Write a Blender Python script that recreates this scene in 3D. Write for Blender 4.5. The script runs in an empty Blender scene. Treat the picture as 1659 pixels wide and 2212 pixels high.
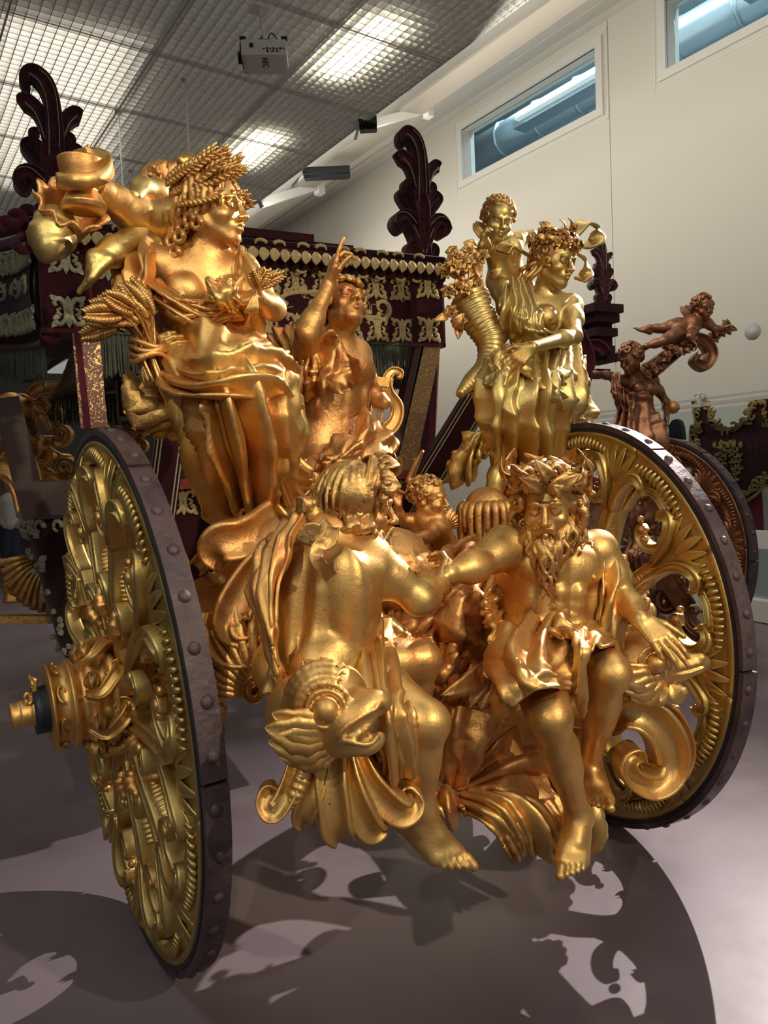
import bpy, math, random
import numpy as np
from mathutils import Vector, Matrix
PI = math.pi
SC = bpy.context.scene
COL = SC.collection
# ------------------------------------------------------------------ camera
CAM_F, CAM_H = 1612.2, 1.5751
_pitch, _roll, _yaw = -0.0538, -0.0418, 0.4418
_fw = np.array([math.sin(_yaw)*math.cos(_pitch), math.cos(_yaw)*math.cos(_pitch), math.sin(_pitch)])
_r = np.array([math.cos(_yaw), -math.sin(_yaw), 0.0]); _u = np.cross(_r, _fw)
_c, _s = math.cos(_roll), math.sin(_roll)
_r, _u = _c*_r+_s*_u, -_s*_r+_c*_u
cam_data = bpy.data.cameras.new('camera'); cam = bpy.data.objects.new('camera', cam_data)
COL.objects.link(cam)
cam_data.sensor_fit = 'VERTICAL'; cam_data.sensor_height = 24.0
cam_data.lens = 24.0*CAM_F/2212.0; cam_data.clip_start = 0.05; cam_data.clip_end = 200
cam.matrix_world = Matrix(((_r[0], _u[0], -_fw[0], 0), (_r[1], _u[1], -_fw[1], 0), (_r[2], _u[2], -_fw[2], CAM_H), (0, 0, 0, 1)))
SC.camera = cam
# ------------------------------------------------------------------ world, exposure, lamps of the hall and added fills
SC.view_settings.view_transform = 'Standard'; SC.view_settings.look = 'None'
SC.view_settings.gamma = 1.0; SC.view_settings.use_curve_mapping = False
SC.view_settings.exposure = 0.0
world = bpy.data.worlds.new('world'); SC.world = world; world.use_nodes = True
world.node_tree.nodes['Background'].inputs[0].default_value = (0.92, 0.93, 0.90, 1)
world.node_tree.nodes['Background'].inputs[1].default_value = 0.30
def spot(loc, target, power, color, size_deg, blend=0.4, radius=0.04):
    l = bpy.data.lights.new('spot_lamp', 'SPOT'); l.energy = power; l.color = color
    l.spot_size = math.radians(size_deg); l.spot_blend = blend; l.shadow_soft_size = radius
    o = bpy.data.objects.new('spot_lamp', l); COL.objects.link(o); o.location = loc
    o.rotation_euler = (Vector(target)-Vector(loc)).to_track_quat('-Z', 'Y').to_euler(); return o
def area(loc, target, power, color, sx, sy):
    l = bpy.data.lights.new('hall_and_fill_lamp', 'AREA'); l.energy = power; l.color = color; l.shape = 'RECTANGLE'; l.size = sx; l.size_y = sy
    o = bpy.data.objects.new('hall_and_fill_lamp', l); COL.objects.link(o); o.location = loc
    o.rotation_euler = (Vector(target)-Vector(loc)).to_track_quat('-Z', 'Y').to_euler(); return o
# the spotlight to the right that throws the wheel shadows over the floor
spot((6.55, 4.48, 4.90), (-.4, 1.0, 0.0), 2500, (1.0, 0.89, 0.86), 50, 1.0, 0.02)
# exhibition spots in front of the coach, high up
spot((2.6, -3.2, 4.4), (1.35, 2.35, 1.75), 800, (1.0, 0.85, 0.62), 33, 0.5, 0.06)
spot((-3.2, -2.0, 4.6), (0.9, 2.4, 1.75), 330, (1.0, 0.94, 0.74), 32, 0.6, 0.08)
spot((0.2, -3.0, 5.2), (0.5, 2.5, 2.1), 360, (1.0, 0.87, 0.64), 20, 0.7, 0.05)
# hall lamps above the louvre ceiling (outside the frame), plus two added fills below it
area((-1.5, 0.5, 5.8), (-1.5, 0.5, 0), 55, (0.95, 0.97, 1.0), 1.2, 3.0)
area((3.0, 0.0, 5.8), (3.0, 0.5, 0), 45, (0.95, 0.97, 1.0), 1.2, 3.0)
area((3.9, 7.0, 5.2), (8.0, 6.5, 3.0), 130, (1.0, 0.93, 0.80), 12.0, 0.5)  # added fill without a fixture, brightens the right wall
area((3.7, 9.0, 5.35), (6.2, 9.6, 7.2), 60, (1.0, 0.95, 0.84), 16.0, 0.3)  # no lamp of the hall; added to lighten the soffit and trims
area((0.5, 9.0, 5.7), (0.5, 9.0, 0), 60, (1.0, 0.92, 0.8), 1.2, 4.0)

def at(px, py, y):
    """point on the sight line through a pixel of the 1659x2212 frame, at depth y along the hall"""
    d = (px-829.5)*_r/CAM_F-(py-1106)*_u/CAM_F+_fw
    return np.array([0, 0, CAM_H])+d*(y/d[1])
def atx(px, py, x):
    d = (px-829.5)*_r/CAM_F-(py-1106)*_u/CAM_F+_fw
    return np.array([0, 0, CAM_H])+d*(x/d[0])
def atz(px, py, z):
    d = (px-829.5)*_r/CAM_F-(py-1106)*_u/CAM_F+_fw
    return np.array([0, 0, CAM_H])+d*((z-CAM_H)/d[2])
def V(*a): return np.array(a, float)
def nrm(v):
    v = np.asarray(v, float); n = np.linalg.norm(v); return v/n if n > 1e-9 else v
# ------------------------------------------------------------------ materials
def mat(name, base, rough=0.5, metal=0.0, mottle=None, mscale=6.0, bump=0.0, bscale=60.0, rvar=0.0, sheen=0.0, spec=0.5, coat=0.0, emit=None, estr=0):
    m = bpy.data.materials.new(name); m.use_nodes = True; nt = m.node_tree; b = nt.nodes['Principled BSDF']
    b.inputs['Base Color'].default_value = (*base, 1); b.inputs['Roughness'].default_value = rough; b.inputs['Metallic'].default_value = metal
    b.inputs['Specular IOR Level'].default_value = spec; b.inputs['Sheen Weight'].default_value = sheen; b.inputs['Coat Weight'].default_value = coat
    if emit: b.inputs['Emission Color'].default_value = (*emit, 1); b.inputs['Emission Strength'].default_value = estr
    tc = nt.nodes.new('ShaderNodeTexCoord')
    if mottle:
        last = None
        for i, (colr, lo, hi, sc) in enumerate(mottle):
            n = nt.nodes.new('ShaderNodeTexNoise'); n.inputs['Scale'].default_value = mscale*sc; n.inputs['Detail'].default_value = 6; n.inputs['Roughness'].default_value = 0.62
            nt.links.new(tc.outputs['Object'], n.inputs['Vector'])
            r = nt.nodes.new('ShaderNodeMapRange'); r.inputs[1].default_value = lo; r.inputs[2].default_value = hi
            nt.links.new(n.outputs['Fac'], r.inputs[0])
            x = nt.nodes.new('ShaderNodeMix'); x.data_type = 'RGBA'; x.inputs[7].default_value = (*colr, 1)
            if last: nt.links.new(last, x.inputs[6])
            else: x.inputs[6].default_value = (*base, 1)
            nt.links.new(r.outputs[0], x.inputs[0]); last = x.outputs[2]
        nt.links.new(last, b.inputs['Base Color'])
    if rvar:
        n = nt.nodes.new('ShaderNodeTexNoise'); n.inputs['Scale'].default_value = mscale*2.3; n.inputs['Detail'].default_value = 5
        nt.links.new(tc.outputs['Object'], n.inputs['Vector'])
        r = nt.nodes.new('ShaderNodeMapRange'); r.inputs[1].default_value = .3; r.inputs[2].default_value = .7; r.inputs[3].default_value = rough-rvar; r.inputs[4].default_value = rough+rvar
        nt.links.new(n.outputs['Fac'], r.inputs[0]); nt.links.new(r.outputs[0], b.inputs['Roughness'])
    if bump:
        n = nt.nodes.new('ShaderNodeTexNoise'); n.inputs['Scale'].default_value = bscale; n.inputs['Detail'].default_value = 6; n.inputs['Roughness'].default_value = .6
        nt.links.new(tc.outputs['Object'], n.inputs['Vector'])
        bp = nt.nodes.new('ShaderNodeBump'); bp.inputs['Strength'].default_value = bump; bp.inputs['Distance'].default_value = .01
        nt.links.new(n.outputs['Fac'], bp.inputs['Height']); nt.links.new(bp.outputs[0], b.inputs['Normal'])
    return m
M = {}
M['gold'] = mat('gilded_wood', (0.74, 0.455, 0.155), 0.45, .90, [((0.68, 0.29, 0.095), .46, .68, .8), ((0.64, 0.47, 0.17), .50, .68, .5), ((0.24, 0.10, 0.035), .64, .76, 9)], 7, .16, 90, .10)
M['gold_warm'] = mat('gilded_wood_over_red_bole', (0.70, 0.385, 0.135), 0.45, .87, [((0.56, 0.22, 0.085), .46, .68, .9), ((0.70, 0.43, 0.14), .5, .7, .5), ((0.22, 0.08, 0.035), .64, .75, 8)], 7, .35, 60, .1)
M['gold_hair'] = mat('gilded_wood_dull', (0.66, 0.40, 0.14), 0.42, .88, [((0.44, 0.21, 0.075), .46, .66, 1.4), ((0.14, 0.075, 0.03), .58, .72, 5)], 9, .3, 70, .08)
M['gold_green'] = mat('gilded_wood_greenish', (0.60, 0.45, 0.17), 0.44, .92, [((0.56, 0.33, 0.105), .48, .68, .8), ((0.22, 0.13, 0.045), .64, .76, 8)], 7, .16, 90, .10)
M['bronze'] = mat('brown_gilded_wood', (0.36, 0.165, 0.085), 0.42, .8, [((0.20, 0.085, 0.05), .48, .66, 1), ((0.48, 0.26, 0.14), .55, .7, .6)], 8, .3, 50, .08)
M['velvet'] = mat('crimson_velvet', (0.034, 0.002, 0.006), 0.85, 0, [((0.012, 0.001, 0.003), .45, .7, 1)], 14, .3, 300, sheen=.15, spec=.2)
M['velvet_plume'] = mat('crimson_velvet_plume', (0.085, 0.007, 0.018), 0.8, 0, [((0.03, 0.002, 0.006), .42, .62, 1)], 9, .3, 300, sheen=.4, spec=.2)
M['velvet_lit'] = mat('crimson_velvet_lit_edge', (0.09, 0.007, 0.018), 0.8, 0, [((0.05, 0.005, 0.014), .45, .7, 1)], 20, .3, 300, sheen=.25, spec=.2)  # lighter copy of the velvet, light on edges put into the colour
M['braid'] = mat('gold_thread_braid', (0.62, 0.48, 0.24), 0.5, .35, [((0.40, 0.30, 0.15), .45, .65, 6)], 20, .6, 400)
M['silver_braid'] = mat('tarnished_silver_gilt_braid', (0.50, 0.48, 0.34), 0.5, .4, [((0.28, 0.27, 0.19), .45, .65, 5)], 20, .6, 400)
M['fringe'] = mat('dark_green_fringe', (0.045, 0.055, 0.040), 0.7, 0, [((0.10, 0.11, 0.075), .5, .7, 4)], 20, .4, 200, sheen=.2)
M['dark_wood'] = mat('dark_red_brown_wood', (0.045, 0.016, 0.013), 0.5, 0, None, 6, .2, 60)
M['leather'] = mat('dark_roof_leather', (0.06, 0.035, 0.018), 0.35, 0, [((0.03, 0.018, 0.010), .45, .65, 1)], 8, .8, 18)
M['iron'] = mat('painted_iron_tyre', (0.092, 0.058, 0.063), 0.5, 0.1, [((0.05, 0.032, 0.036), .45, .65, 1), ((0.12, 0.085, 0.085), .62, .75, 5)], 9, .45, 45, .08)
M['iron_edge'] = mat('dark_blue_black_iron', (0.02, 0.024, 0.035), 0.45, 0.2, None, 6, .2, 50)
M['wood'] = mat('worn_orange_wood', (0.52, 0.26, 0.10), 0.55, .3, [((0.30, 0.12, 0.05), .5, .7, 3)], 12, .4, 60)
M['wall'] = mat('warm_white_wall', (0.74, 0.71, 0.64), 0.75, 0, None, 1, .04, 30)
M['white'] = mat('white_paint', (0.80, 0.79, 0.75), 0.5)
M['grey_white'] = mat('pale_grey_metal', (0.55, 0.56, 0.56), 0.4)
M['louvre'] = mat('white_louvre_metal', (0.74, 0.73, 0.70), 0.5)
M['plenum'] = mat('ceiling_void', (0.30, 0.295, 0.28), 0.9)
M['beam'] = mat('beige_steel_beam', (0.46, 0.42, 0.36), 0.6)
M['black'] = mat('black_plastic', (0.012, 0.012, 0.014), 0.4)
M['lamp'] = mat('light_panel', (1, 1, 1), .5, emit=(1.0, 0.93, 0.75), estr=15)
M['lampwarm'] = mat('window_strip_light', (1, 1, 1), .5, emit=(1.0, 0.95, 0.85), estr=.35)
M['duct'] = mat('silver_duct', (0.42, 0.50, 0.54), 0.35, .7, None, 4, .15, 12)
M['upper_room'] = mat('blue_grey_room_paint', (0.40, 0.46, 0.47), .8)
M['denim'] = mat('dark_denim', (0.025, 0.035, 0.06), .8)
M['shirt'] = mat('light_grey_shirt', (0.5, 0.5, 0.5), .8)
M['skin'] = mat('skin', (0.45, 0.27, 0.2), .6)
def glass_mat():
    m = bpy.data.materials.new('window_glass'); m.use_nodes = True; b = m.node_tree.nodes['Principled BSDF']
    b.inputs['Base Color'].default_value = (0.75, 0.85, 0.88, 1); b.inputs['Roughness'].default_value = 0.03
    b.inputs['Transmission Weight'].default_value = 1; b.inputs['IOR'].default_value = 1.3; return m
M['glass'] = glass_mat()
def floor_mat():
    m = mat('polished_mauve_concrete', (0.235, 0.19, 0.212), 0.42, 0, [((0.17, 0.13, 0.14), .45, .65, .6), ((0.26, 0.205, 0.21), .55, .72, 1.7)], 1.3, .06, 9, .06)
    return m
M['floor'] = floor_mat()
def brocade(name, ground, fig, scale):
    m = mat(name, ground, .5); nt = m.node_tree; b = nt.nodes['Principled BSDF']
    tc = nt.nodes.new('ShaderNodeTexCoord'); n = nt.nodes.new('ShaderNodeTexNoise'); n.inputs['Scale'].default_value = scale; n.inputs['Detail'].default_value = 1.5; n.inputs['Distortion'].default_value = 2.6
    nt.links.new(tc.outputs['Object'], n.inputs['Vector'])
    w = nt.nodes.new('ShaderNodeMath'); w.operation = 'MULTIPLY'; w.inputs[1].default_value = 9; nt.links.new(n.outputs['Fac'], w.inputs[0])
    s = nt.nodes.new('ShaderNodeMath'); s.operation = 'SINE'; nt.links.new(w.outputs[0], s.inputs[0])
    r = nt.nodes.new('ShaderNodeMapRange'); r.inputs[1].default_value = -.45; r.inputs[2].default_value = -.3; nt.links.new(s.outputs[0], r.inputs[0])
    x = nt.nodes.new('ShaderNodeMix'); x.data_type = 'RGBA'; x.inputs[6].default_value = (*ground, 1); x.inputs[7].default_value = (*fig, 1)
    nt.links.new(r.outputs[0], x.inputs[0]); nt.links.new(x.outputs[2], b.inputs['Base Color'])
    mm = nt.nodes.new('ShaderNodeMath'); mm.operation = 'MULTIPLY'; mm.inputs[1].default_value = .8; nt.links.new(r.outputs[0], mm.inputs[0]); nt.links.new(mm.outputs[0], b.inputs['Metallic'])
    return m
M['brocade'] = brocade('red_gold_brocade', (0.16, 0.05, 0.035), (0.78, 0.56, 0.22), 34)
M['brocade_pale'] = brocade('pale_gold_brocade', (0.30, 0.17, 0.07), (0.62, 0.48, 0.22), 34)
M['tapestry'] = brocade('wine_red_tapestry_ground', (0.05, 0.006, 0.012), (0.075, 0.010, 0.016), 14)
M['tapestry_gold'] = mat('ochre_embroidery', (0.42, 0.28, 0.09), .7, 0, [((0.22, 0.13, 0.04), .5, .62, 4)], 20, .5, 120)
# ------------------------------------------------------------------ objects
WL = {}
def tag(o, label=None, cat=None, group=None, kind=None):
    if label: o['label'] = label
    if cat: o['category'] = cat
    if group: o['group'] = group
    if kind: o['kind'] = kind
    return o
def empty(name, loc, label=None, cat=None, group=None, parent=None):
    o = bpy.data.objects.new(name, None); COL.objects.link(o); loc = np.array(loc, float)
    if parent is not None: o.parent = parent; o.location = loc-WL[parent.name]
    else: o.location = loc
    o.empty_display_size = .05
    WL[o.name] = loc; return tag(o, label, cat, group)
def mesh(name, v, f, material, parent=None, smooth=True, kind=None, label=None, cat=None, group=None, tri=None):
    """one mesh object from world-space vertices; f: list of faces or (n,4) array"""
    v = np.asarray(v, np.float64).reshape(-1, 3)
    if parent is not None: org = WL[parent.name]
    else:
        lo, hi = v.min(0), v.max(0); org = np.array([(lo[0]+hi[0])/2, (lo[1]+hi[1])/2, lo[2]])
    vv = v-org; me = bpy.data.meshes.new(name)
    if isinstance(f, np.ndarray):
        n, k = f.shape; me.vertices.add(len(vv)); me.vertices.foreach_set('co', vv.astype(np.float32).ravel())
        me.loops.add(n*k); me.loops.foreach_set('vertex_index', f.astype(np.int32).ravel())
        me.polygons.add(n); me.polygons.foreach_set('loop_start', np.arange(0, n*k, k, dtype=np.int32))
        me.update(calc_edges=True)
    else:
        me.from_pydata([tuple(p) for p in vv], [], [tuple(int(i) for i in q) for q in f]); me.update()
    if smooth: me.polygons.foreach_set('use_smooth', np.ones(len(me.polygons), bool))
    for mm in (material if isinstance(material, list) else [material]): me.materials.append(mm)
    o = bpy.data.objects.new(name, me); COL.objects.link(o)
    if parent is not None: o.parent = parent
    else: o.location = org
    WL[o.name] = org; return tag(o, label, cat, group, kind)
class MB:
    """collects shapes for one mesh"""
    def __init__(s): s.v = []; s.f = []; s.n = 0; s.m = []
    def mark(s): s.m.append((s.n, len(s.f)))
    def add(s, v, f):
        v = np.asarray(v, float).reshape(-1, 3); s.v.append(v)
        s.f += [tuple(int(i)+s.n for i in q) for q in f]; s.n += len(v)
    def box(s, c, size, ax=None):
        A = np.eye(3) if ax is None else np.array(ax, float); h = np.array(size)/2
        c8 = np.array([[x, y, z] for z in (-1, 1) for y in (-1, 1) for x in (-1, 1)])*h
        s.add(np.array(c)+c8@A, [(0, 2, 3, 1), (4, 5, 7, 6), (0, 1, 5, 4), (2, 6, 7, 3), (1, 3, 7, 5), (0, 4, 6, 2)])
    def bar(s, a, b, w, h, up=(0, 0, 1)):
        a = np.array(a, float); b = np.array(b, float); d = nrm(b-a); x = nrm(np.cross(d, up)); z = np.cross(x, d)
        s.box((a+b)/2, (w, np.linalg.norm(b-a), h), (x, d, z))
    def build(s, name, material, parent=None, smooth=False, **k):
        return mesh(name, np.concatenate(s.v), s.f, material, parent, smooth, **k)
def split_build(b, name, material, parent, smooth=True):
    """every marked piece of the collector becomes an object of its own"""
    V_ = np.concatenate(b.v); mk = b.m+[(b.n, len(b.f))]
    for (n0, f0), (n1, f1) in zip(mk[:-1], mk[1:]):
        if f1 > f0: mesh(name, V_[n0:n1], [tuple(i-n0 for i in q) for q in b.f[f0:f1]], material, parent, smooth)
def catmull(P, n, closed=False):
    P = np.array(P, float); m = len(P)
    if m == 2: t = np.linspace(0, 1, n)[:, None]; return P[0]*(1-t)+P[1]*t
    Q = np.vstack([2*P[0]-P[1], P, 2*P[-1]-P[-2]]); t = np.linspace(0, m-1-1e-9, n); i = t.astype(int); t = (t-i)[:, None]
    a, b, c, d = Q[i], Q[i+1], Q[i+2], Q[i+3]
    return .5*((2*b)+(-a+c)*t+(2*a-5*b+4*c-d)*t*t+(-a+3*b-3*c+d)*t**3)
def interp(vals, n): return np.interp(np.linspace(0, 1, n), np.linspace(0, 1, len(vals)), vals)
def frames(path, up):
    d = np.gradient(path, axis=0); d /= np.linalg.norm(d, axis=1)[:, None]+1e-9
    up = np.broadcast_to(np.asarray(up, float), path.shape)
    x = np.cross(d, up); x /= np.linalg.norm(x, axis=1)[:, None]+1e-9; z = np.cross(x, d); return d, x, z
def sweep(path, prof, w, h, up, cap=True, closed=False):
    """prof: (k,2) section in units of half width / half height; w,h arrays"""
    d, x, z = frames(path, up); prof = np.array(prof, float); k = len(prof); n = len(path)
    w = np.broadcast_to(w, (n,)); h = np.broadcast_to(h, (n,))
    v = path[:, None, :]+x[:, None, :]*(prof[None, :, 0:1]*w[:, None, None])+z[:, None, :]*(prof[None, :, 1:2]*h[:, None, None])
    f = []
    nn = n if closed else n-1
    for i in range(nn):
        j = (i+1) % n
        for a in range(k):
            b = (a+1) % k; f.append((i*k+a, i*k+b, j*k+b, j*k+a))
    if cap and not closed: f.append(tuple(range(k-1, -1, -1))); f.append(tuple((n-1)*k+a for a in range(k)))
    return v.reshape(-1, 3), f
CIRC = [(math.cos(a), math.sin(a)) for a in np.linspace(0, 2*PI, 10, endpoint=False)]
CIRC6 = [(math.cos(a), math.sin(a)) for a in np.linspace(0, 2*PI, 6, endpoint=False)]
CHAN = [(-1, -.6), (-1, .75), (-.86, 1), (-.68, .9), (-.6, .5), (-.3, .28), (0, .5), (.3, .28), (.6, .5), (.68, .9), (.86, 1), (1, .75), (1, -.6), (0, -.8)]
BAND = [(-1, -1), (-1, 1), (-.8, 1.15), (-.6, .8), (0, .7), (.6, .8), (.8, 1.15), (1, 1), (1, -1)]
CHAN2 = [(-1, -1), (-1, .6), (-.86, 1), (-.68, .9), (-.58, .5), (0, .3), (.58, .5), (.68, .9), (.86, 1), (1, .6), (1, -1), (.86, -1.3), (.5, -1), (-.5, -1), (-.86, -1.3)]
def tube(mb, path, rad, n=None, ribs=0, ribamp=.15, prof=CIRC, up=(.13, .21, .97)):
    n = n or max(12, len(path)*4); p = catmull(path, n); rr = interp(rad, n) if np.ndim(rad) else np.full(n, rad)
    if ribs: rr = rr*(1+ribamp*np.abs(np.sin(np.linspace(0, ribs*PI, n)))-ribamp*.5)
    v, f = sweep(p, prof, rr, rr, up); mb.add(v, f)
def spiral(c, r0, r1, a0, a1, n, ex, ey):
    """points of a spiral in the plane (ex,ey) about c"""
    t = np.linspace(0, 1, n); a = a0+(a1-a0)*t; r = r0*(r1/r0)**t
    return np.array(c)+np.outer(r*np.cos(a), ex)+np.outer(r*np.sin(a), ey)
# ------------------------------------------------------------------ modelling clay: signed distances on a grid, then surface nets
class Clay:
    def __init__(s, vox=.004): s.p = []; s.vox = vox
    def cap(s, a, b, ra, rb=None, k=.01, op=1): s.p.append(('c', np.array(a, float), np.array(b, float), ra, ra if rb is None else rb, k, op)); return s
    def ell(s, c, r, k=.01, ax=None, op=1): s.p.append(('e', np.array(c, float), np.array(r, float)*np.ones(3), np.eye(3) if ax is None else np.array(ax, float), None, k, op)); return s
    def chain(s, pts, rad, k=.01, op=1, n=None, kk=None):
        P = catmull(pts, n) if n else np.array(pts, float); R = interp(rad, len(P)) if np.ndim(rad) else np.full(len(P), rad)
        for i in range(len(P)-1): s.cap(P[i], P[i+1], R[i], R[i+1], k if (i == 0 or kk is None) else kk, op)
        return s
    def merge(s, o): s.p += o.p; return s
    def bounds(s):
        lo = []; hi = []
        for q in s.p:
            if q[6] < 0: continue
            if q[0] == 'c': R = max(q[3], q[4]); lo.append(np.minimum(q[1], q[2])-R); hi.append(np.maximum(q[1], q[2])+R)
            else: R = q[2].max(); lo.append(q[1]-R); hi.append(q[1]+R)
        return np.min(lo, 0)-.015, np.max(hi, 0)+.015
    def grid(s):
        lo, hi = s.bounds(); h = s.vox; n = np.ceil((hi-lo)/h).astype(int)+2; D = np.full(n, .1, np.float32)
        for q in s.p:
            k = q[5]; pad = k+2*h
            if q[0] == 'c': R = max(q[3], q[4]); a0 = np.minimum(q[1], q[2])-R-pad; a1 = np.maximum(q[1], q[2])+R+pad
            else:
                ext = np.abs(q[3].T)@q[2] if True else q[2].max(); a0 = q[1]-ext-pad; a1 = q[1]+ext+pad
            i0 = np.clip(((a0-lo)/h).astype(int), 0, n-1); i1 = np.clip(((a1-lo)/h).astype(int)+2, 1, n)
            if np.any(i1 <= i0): continue
            X = (lo[0]+h*np.arange(i0[0], i1[0])).astype(np.float32)[:, None, None]; Y = (lo[1]+h*np.arange(i0[1], i1[1])).astype(np.float32)[None, :, None]; Z = (lo[2]+h*np.arange(i0[2], i1[2])).astype(np.float32)[None, None, :]
            if q[0] == 'c':
                a, b = q[1], q[2]; d = b-a; L = float(d@d)+1e-12
                x = X-a[0]; y = Y-a[1]; z = Z-a[2]
                t = np.clip((x*d[0]+y*d[1]+z*d[2])/L, 0, 1)
                dist = np.sqrt((x-t*d[0])**2+(y-t*d[1])**2+(z-t*d[2])**2)-(q[3]+t*(q[4]-q[3]))
            else:
                x = X-q[1][0]; y = Y-q[1][1]; z = Z-q[1][2]; A = q[3]; r = q[2]
                l = (x*A[0, 0]+y*A[0, 1]+z*A[0, 2]); m = (x*A[1, 0]+y*A[1, 1]+z*A[1, 2]); o = (x*A[2, 0]+y*A[2, 1]+z*A[2, 2])
                k0 = np.sqrt((l/r[0])**2+(m/r[1])**2+(o/r[2])**2); k1 = np.sqrt((l/r[0]**2)**2+(m/r[1]**2)**2+(o/r[2]**2)**2)
                dist = k0*(k0-1)/(k1+1e-6); dist = np.where(k0 < .05, -r.min(), dist)
            sl = tuple(slice(i0[j], i1[j]) for j in range(3)); B = D[sl]
            if q[6] > 0: hh = np.maximum(k-np.abs(B-dist), 0)/max(k, 1e-6); D[sl] = np.minimum(B, dist)-hh*hh*k*.25
            else: hh = np.maximum(k-np.abs(B+dist), 0)/max(k, 1e-6); D[sl] = np.maximum(B, -dist)+hh*hh*k*.25
        D[0] = D[-1] = .1; D[:, 0] = D[:, -1] = .1; D[:, :, 0] = D[:, :, -1] = .1
        return D, lo
    def build(s, name, material, parent=None, smooth_it=1, **kw):
        D, lo = s.grid(); v, f = surface_nets(D); v, f = np.asarray(v), np.asarray(f)
        for _ in range(smooth_it): v = relax(v, f, .5)
        return mesh(name, lo+v*s.vox, f, material, parent, True, **kw)
def surface_nets(D):
    neg = D < 0; nx, ny, nz = D.shape
    c = np.zeros((nx-1, ny-1, nz-1), np.uint8)
    for i in (0, 1):
        for j in (0, 1):
            for k in (0, 1): c += neg[i:nx-1+i, j:ny-1+j, k:nz-1+k]
    act = (c > 0) & (c < 8); I = np.argwhere(act); idx = np.full(act.shape, -1, np.int32); idx[act] = np.arange(len(I))
    S = np.zeros((len(I), 3)); N = np.zeros(len(I)); cor = [(i, j, k) for i in (0, 1) for j in (0, 1) for k in (0, 1)]
    val = {q: D[I[:, 0]+q[0], I[:, 1]+q[1], I[:, 2]+q[2]] for q in cor}
    for a in cor:
        for ax in range(3):
            if a[ax]: continue
            b = list(a); b[ax] = 1; b = tuple(b); va, vb = val[a], val[b]; m = (va < 0) != (vb < 0)
            t = np.where(m, va/(va-vb+1e-12), 0); p = np.tile(np.array(a, float), (len(I), 1)); p[:, ax] = t
            S[m] += p[m]; N[m] += 1
    v = I+S/N[:, None]; F = []
    for ax in range(3):
        s0 = [slice(None)]*3; s1 = [slice(None)]*3; s0[ax] = slice(0, -1); s1[ax] = slice(1, None)
        A, B = neg[tuple(s0)], neg[tuple(s1)]
        o1, o2 = [(1, 2), (2, 0), (0, 1)][ax]
        for flip, msk in ((False, A & ~B), (True, ~A & B)):
            E = np.argwhere(msk); E = E[(E[:, o1] > 0) & (E[:, o2] > 0) & (E[:, o1] < D.shape[o1]-1) & (E[:, o2] < D.shape[o2]-1)]
            if not len(E): continue
            q = []
            for d1, d2 in ((0, 0), (-1, 0), (-1, -1), (0, -1)):
                e = E.copy(); e[:, o1] += d1; e[:, o2] += d2; q.append(idx[e[:, 0], e[:, 1], e[:, 2]])
            q = np.stack(q, 1)
            if flip: q = q[:, ::-1]
            F.append(q)
    return v, np.concatenate(F)
def relax(v, f, w):
    S = np.zeros_like(v); N = np.zeros(len(v))
    for a in range(4):
        b = f[:, (a+1) % 4]; i = f[:, a]
        for ax in range(3): S[:, ax] += np.bincount(i, v[b, ax], len(v))+np.bincount(b, v[i, ax], len(v))
        N += np.bincount(i, minlength=len(v))+np.bincount(b, minlength=len(v))
    return v*(1-w)+w*S/N[:, None]
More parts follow.
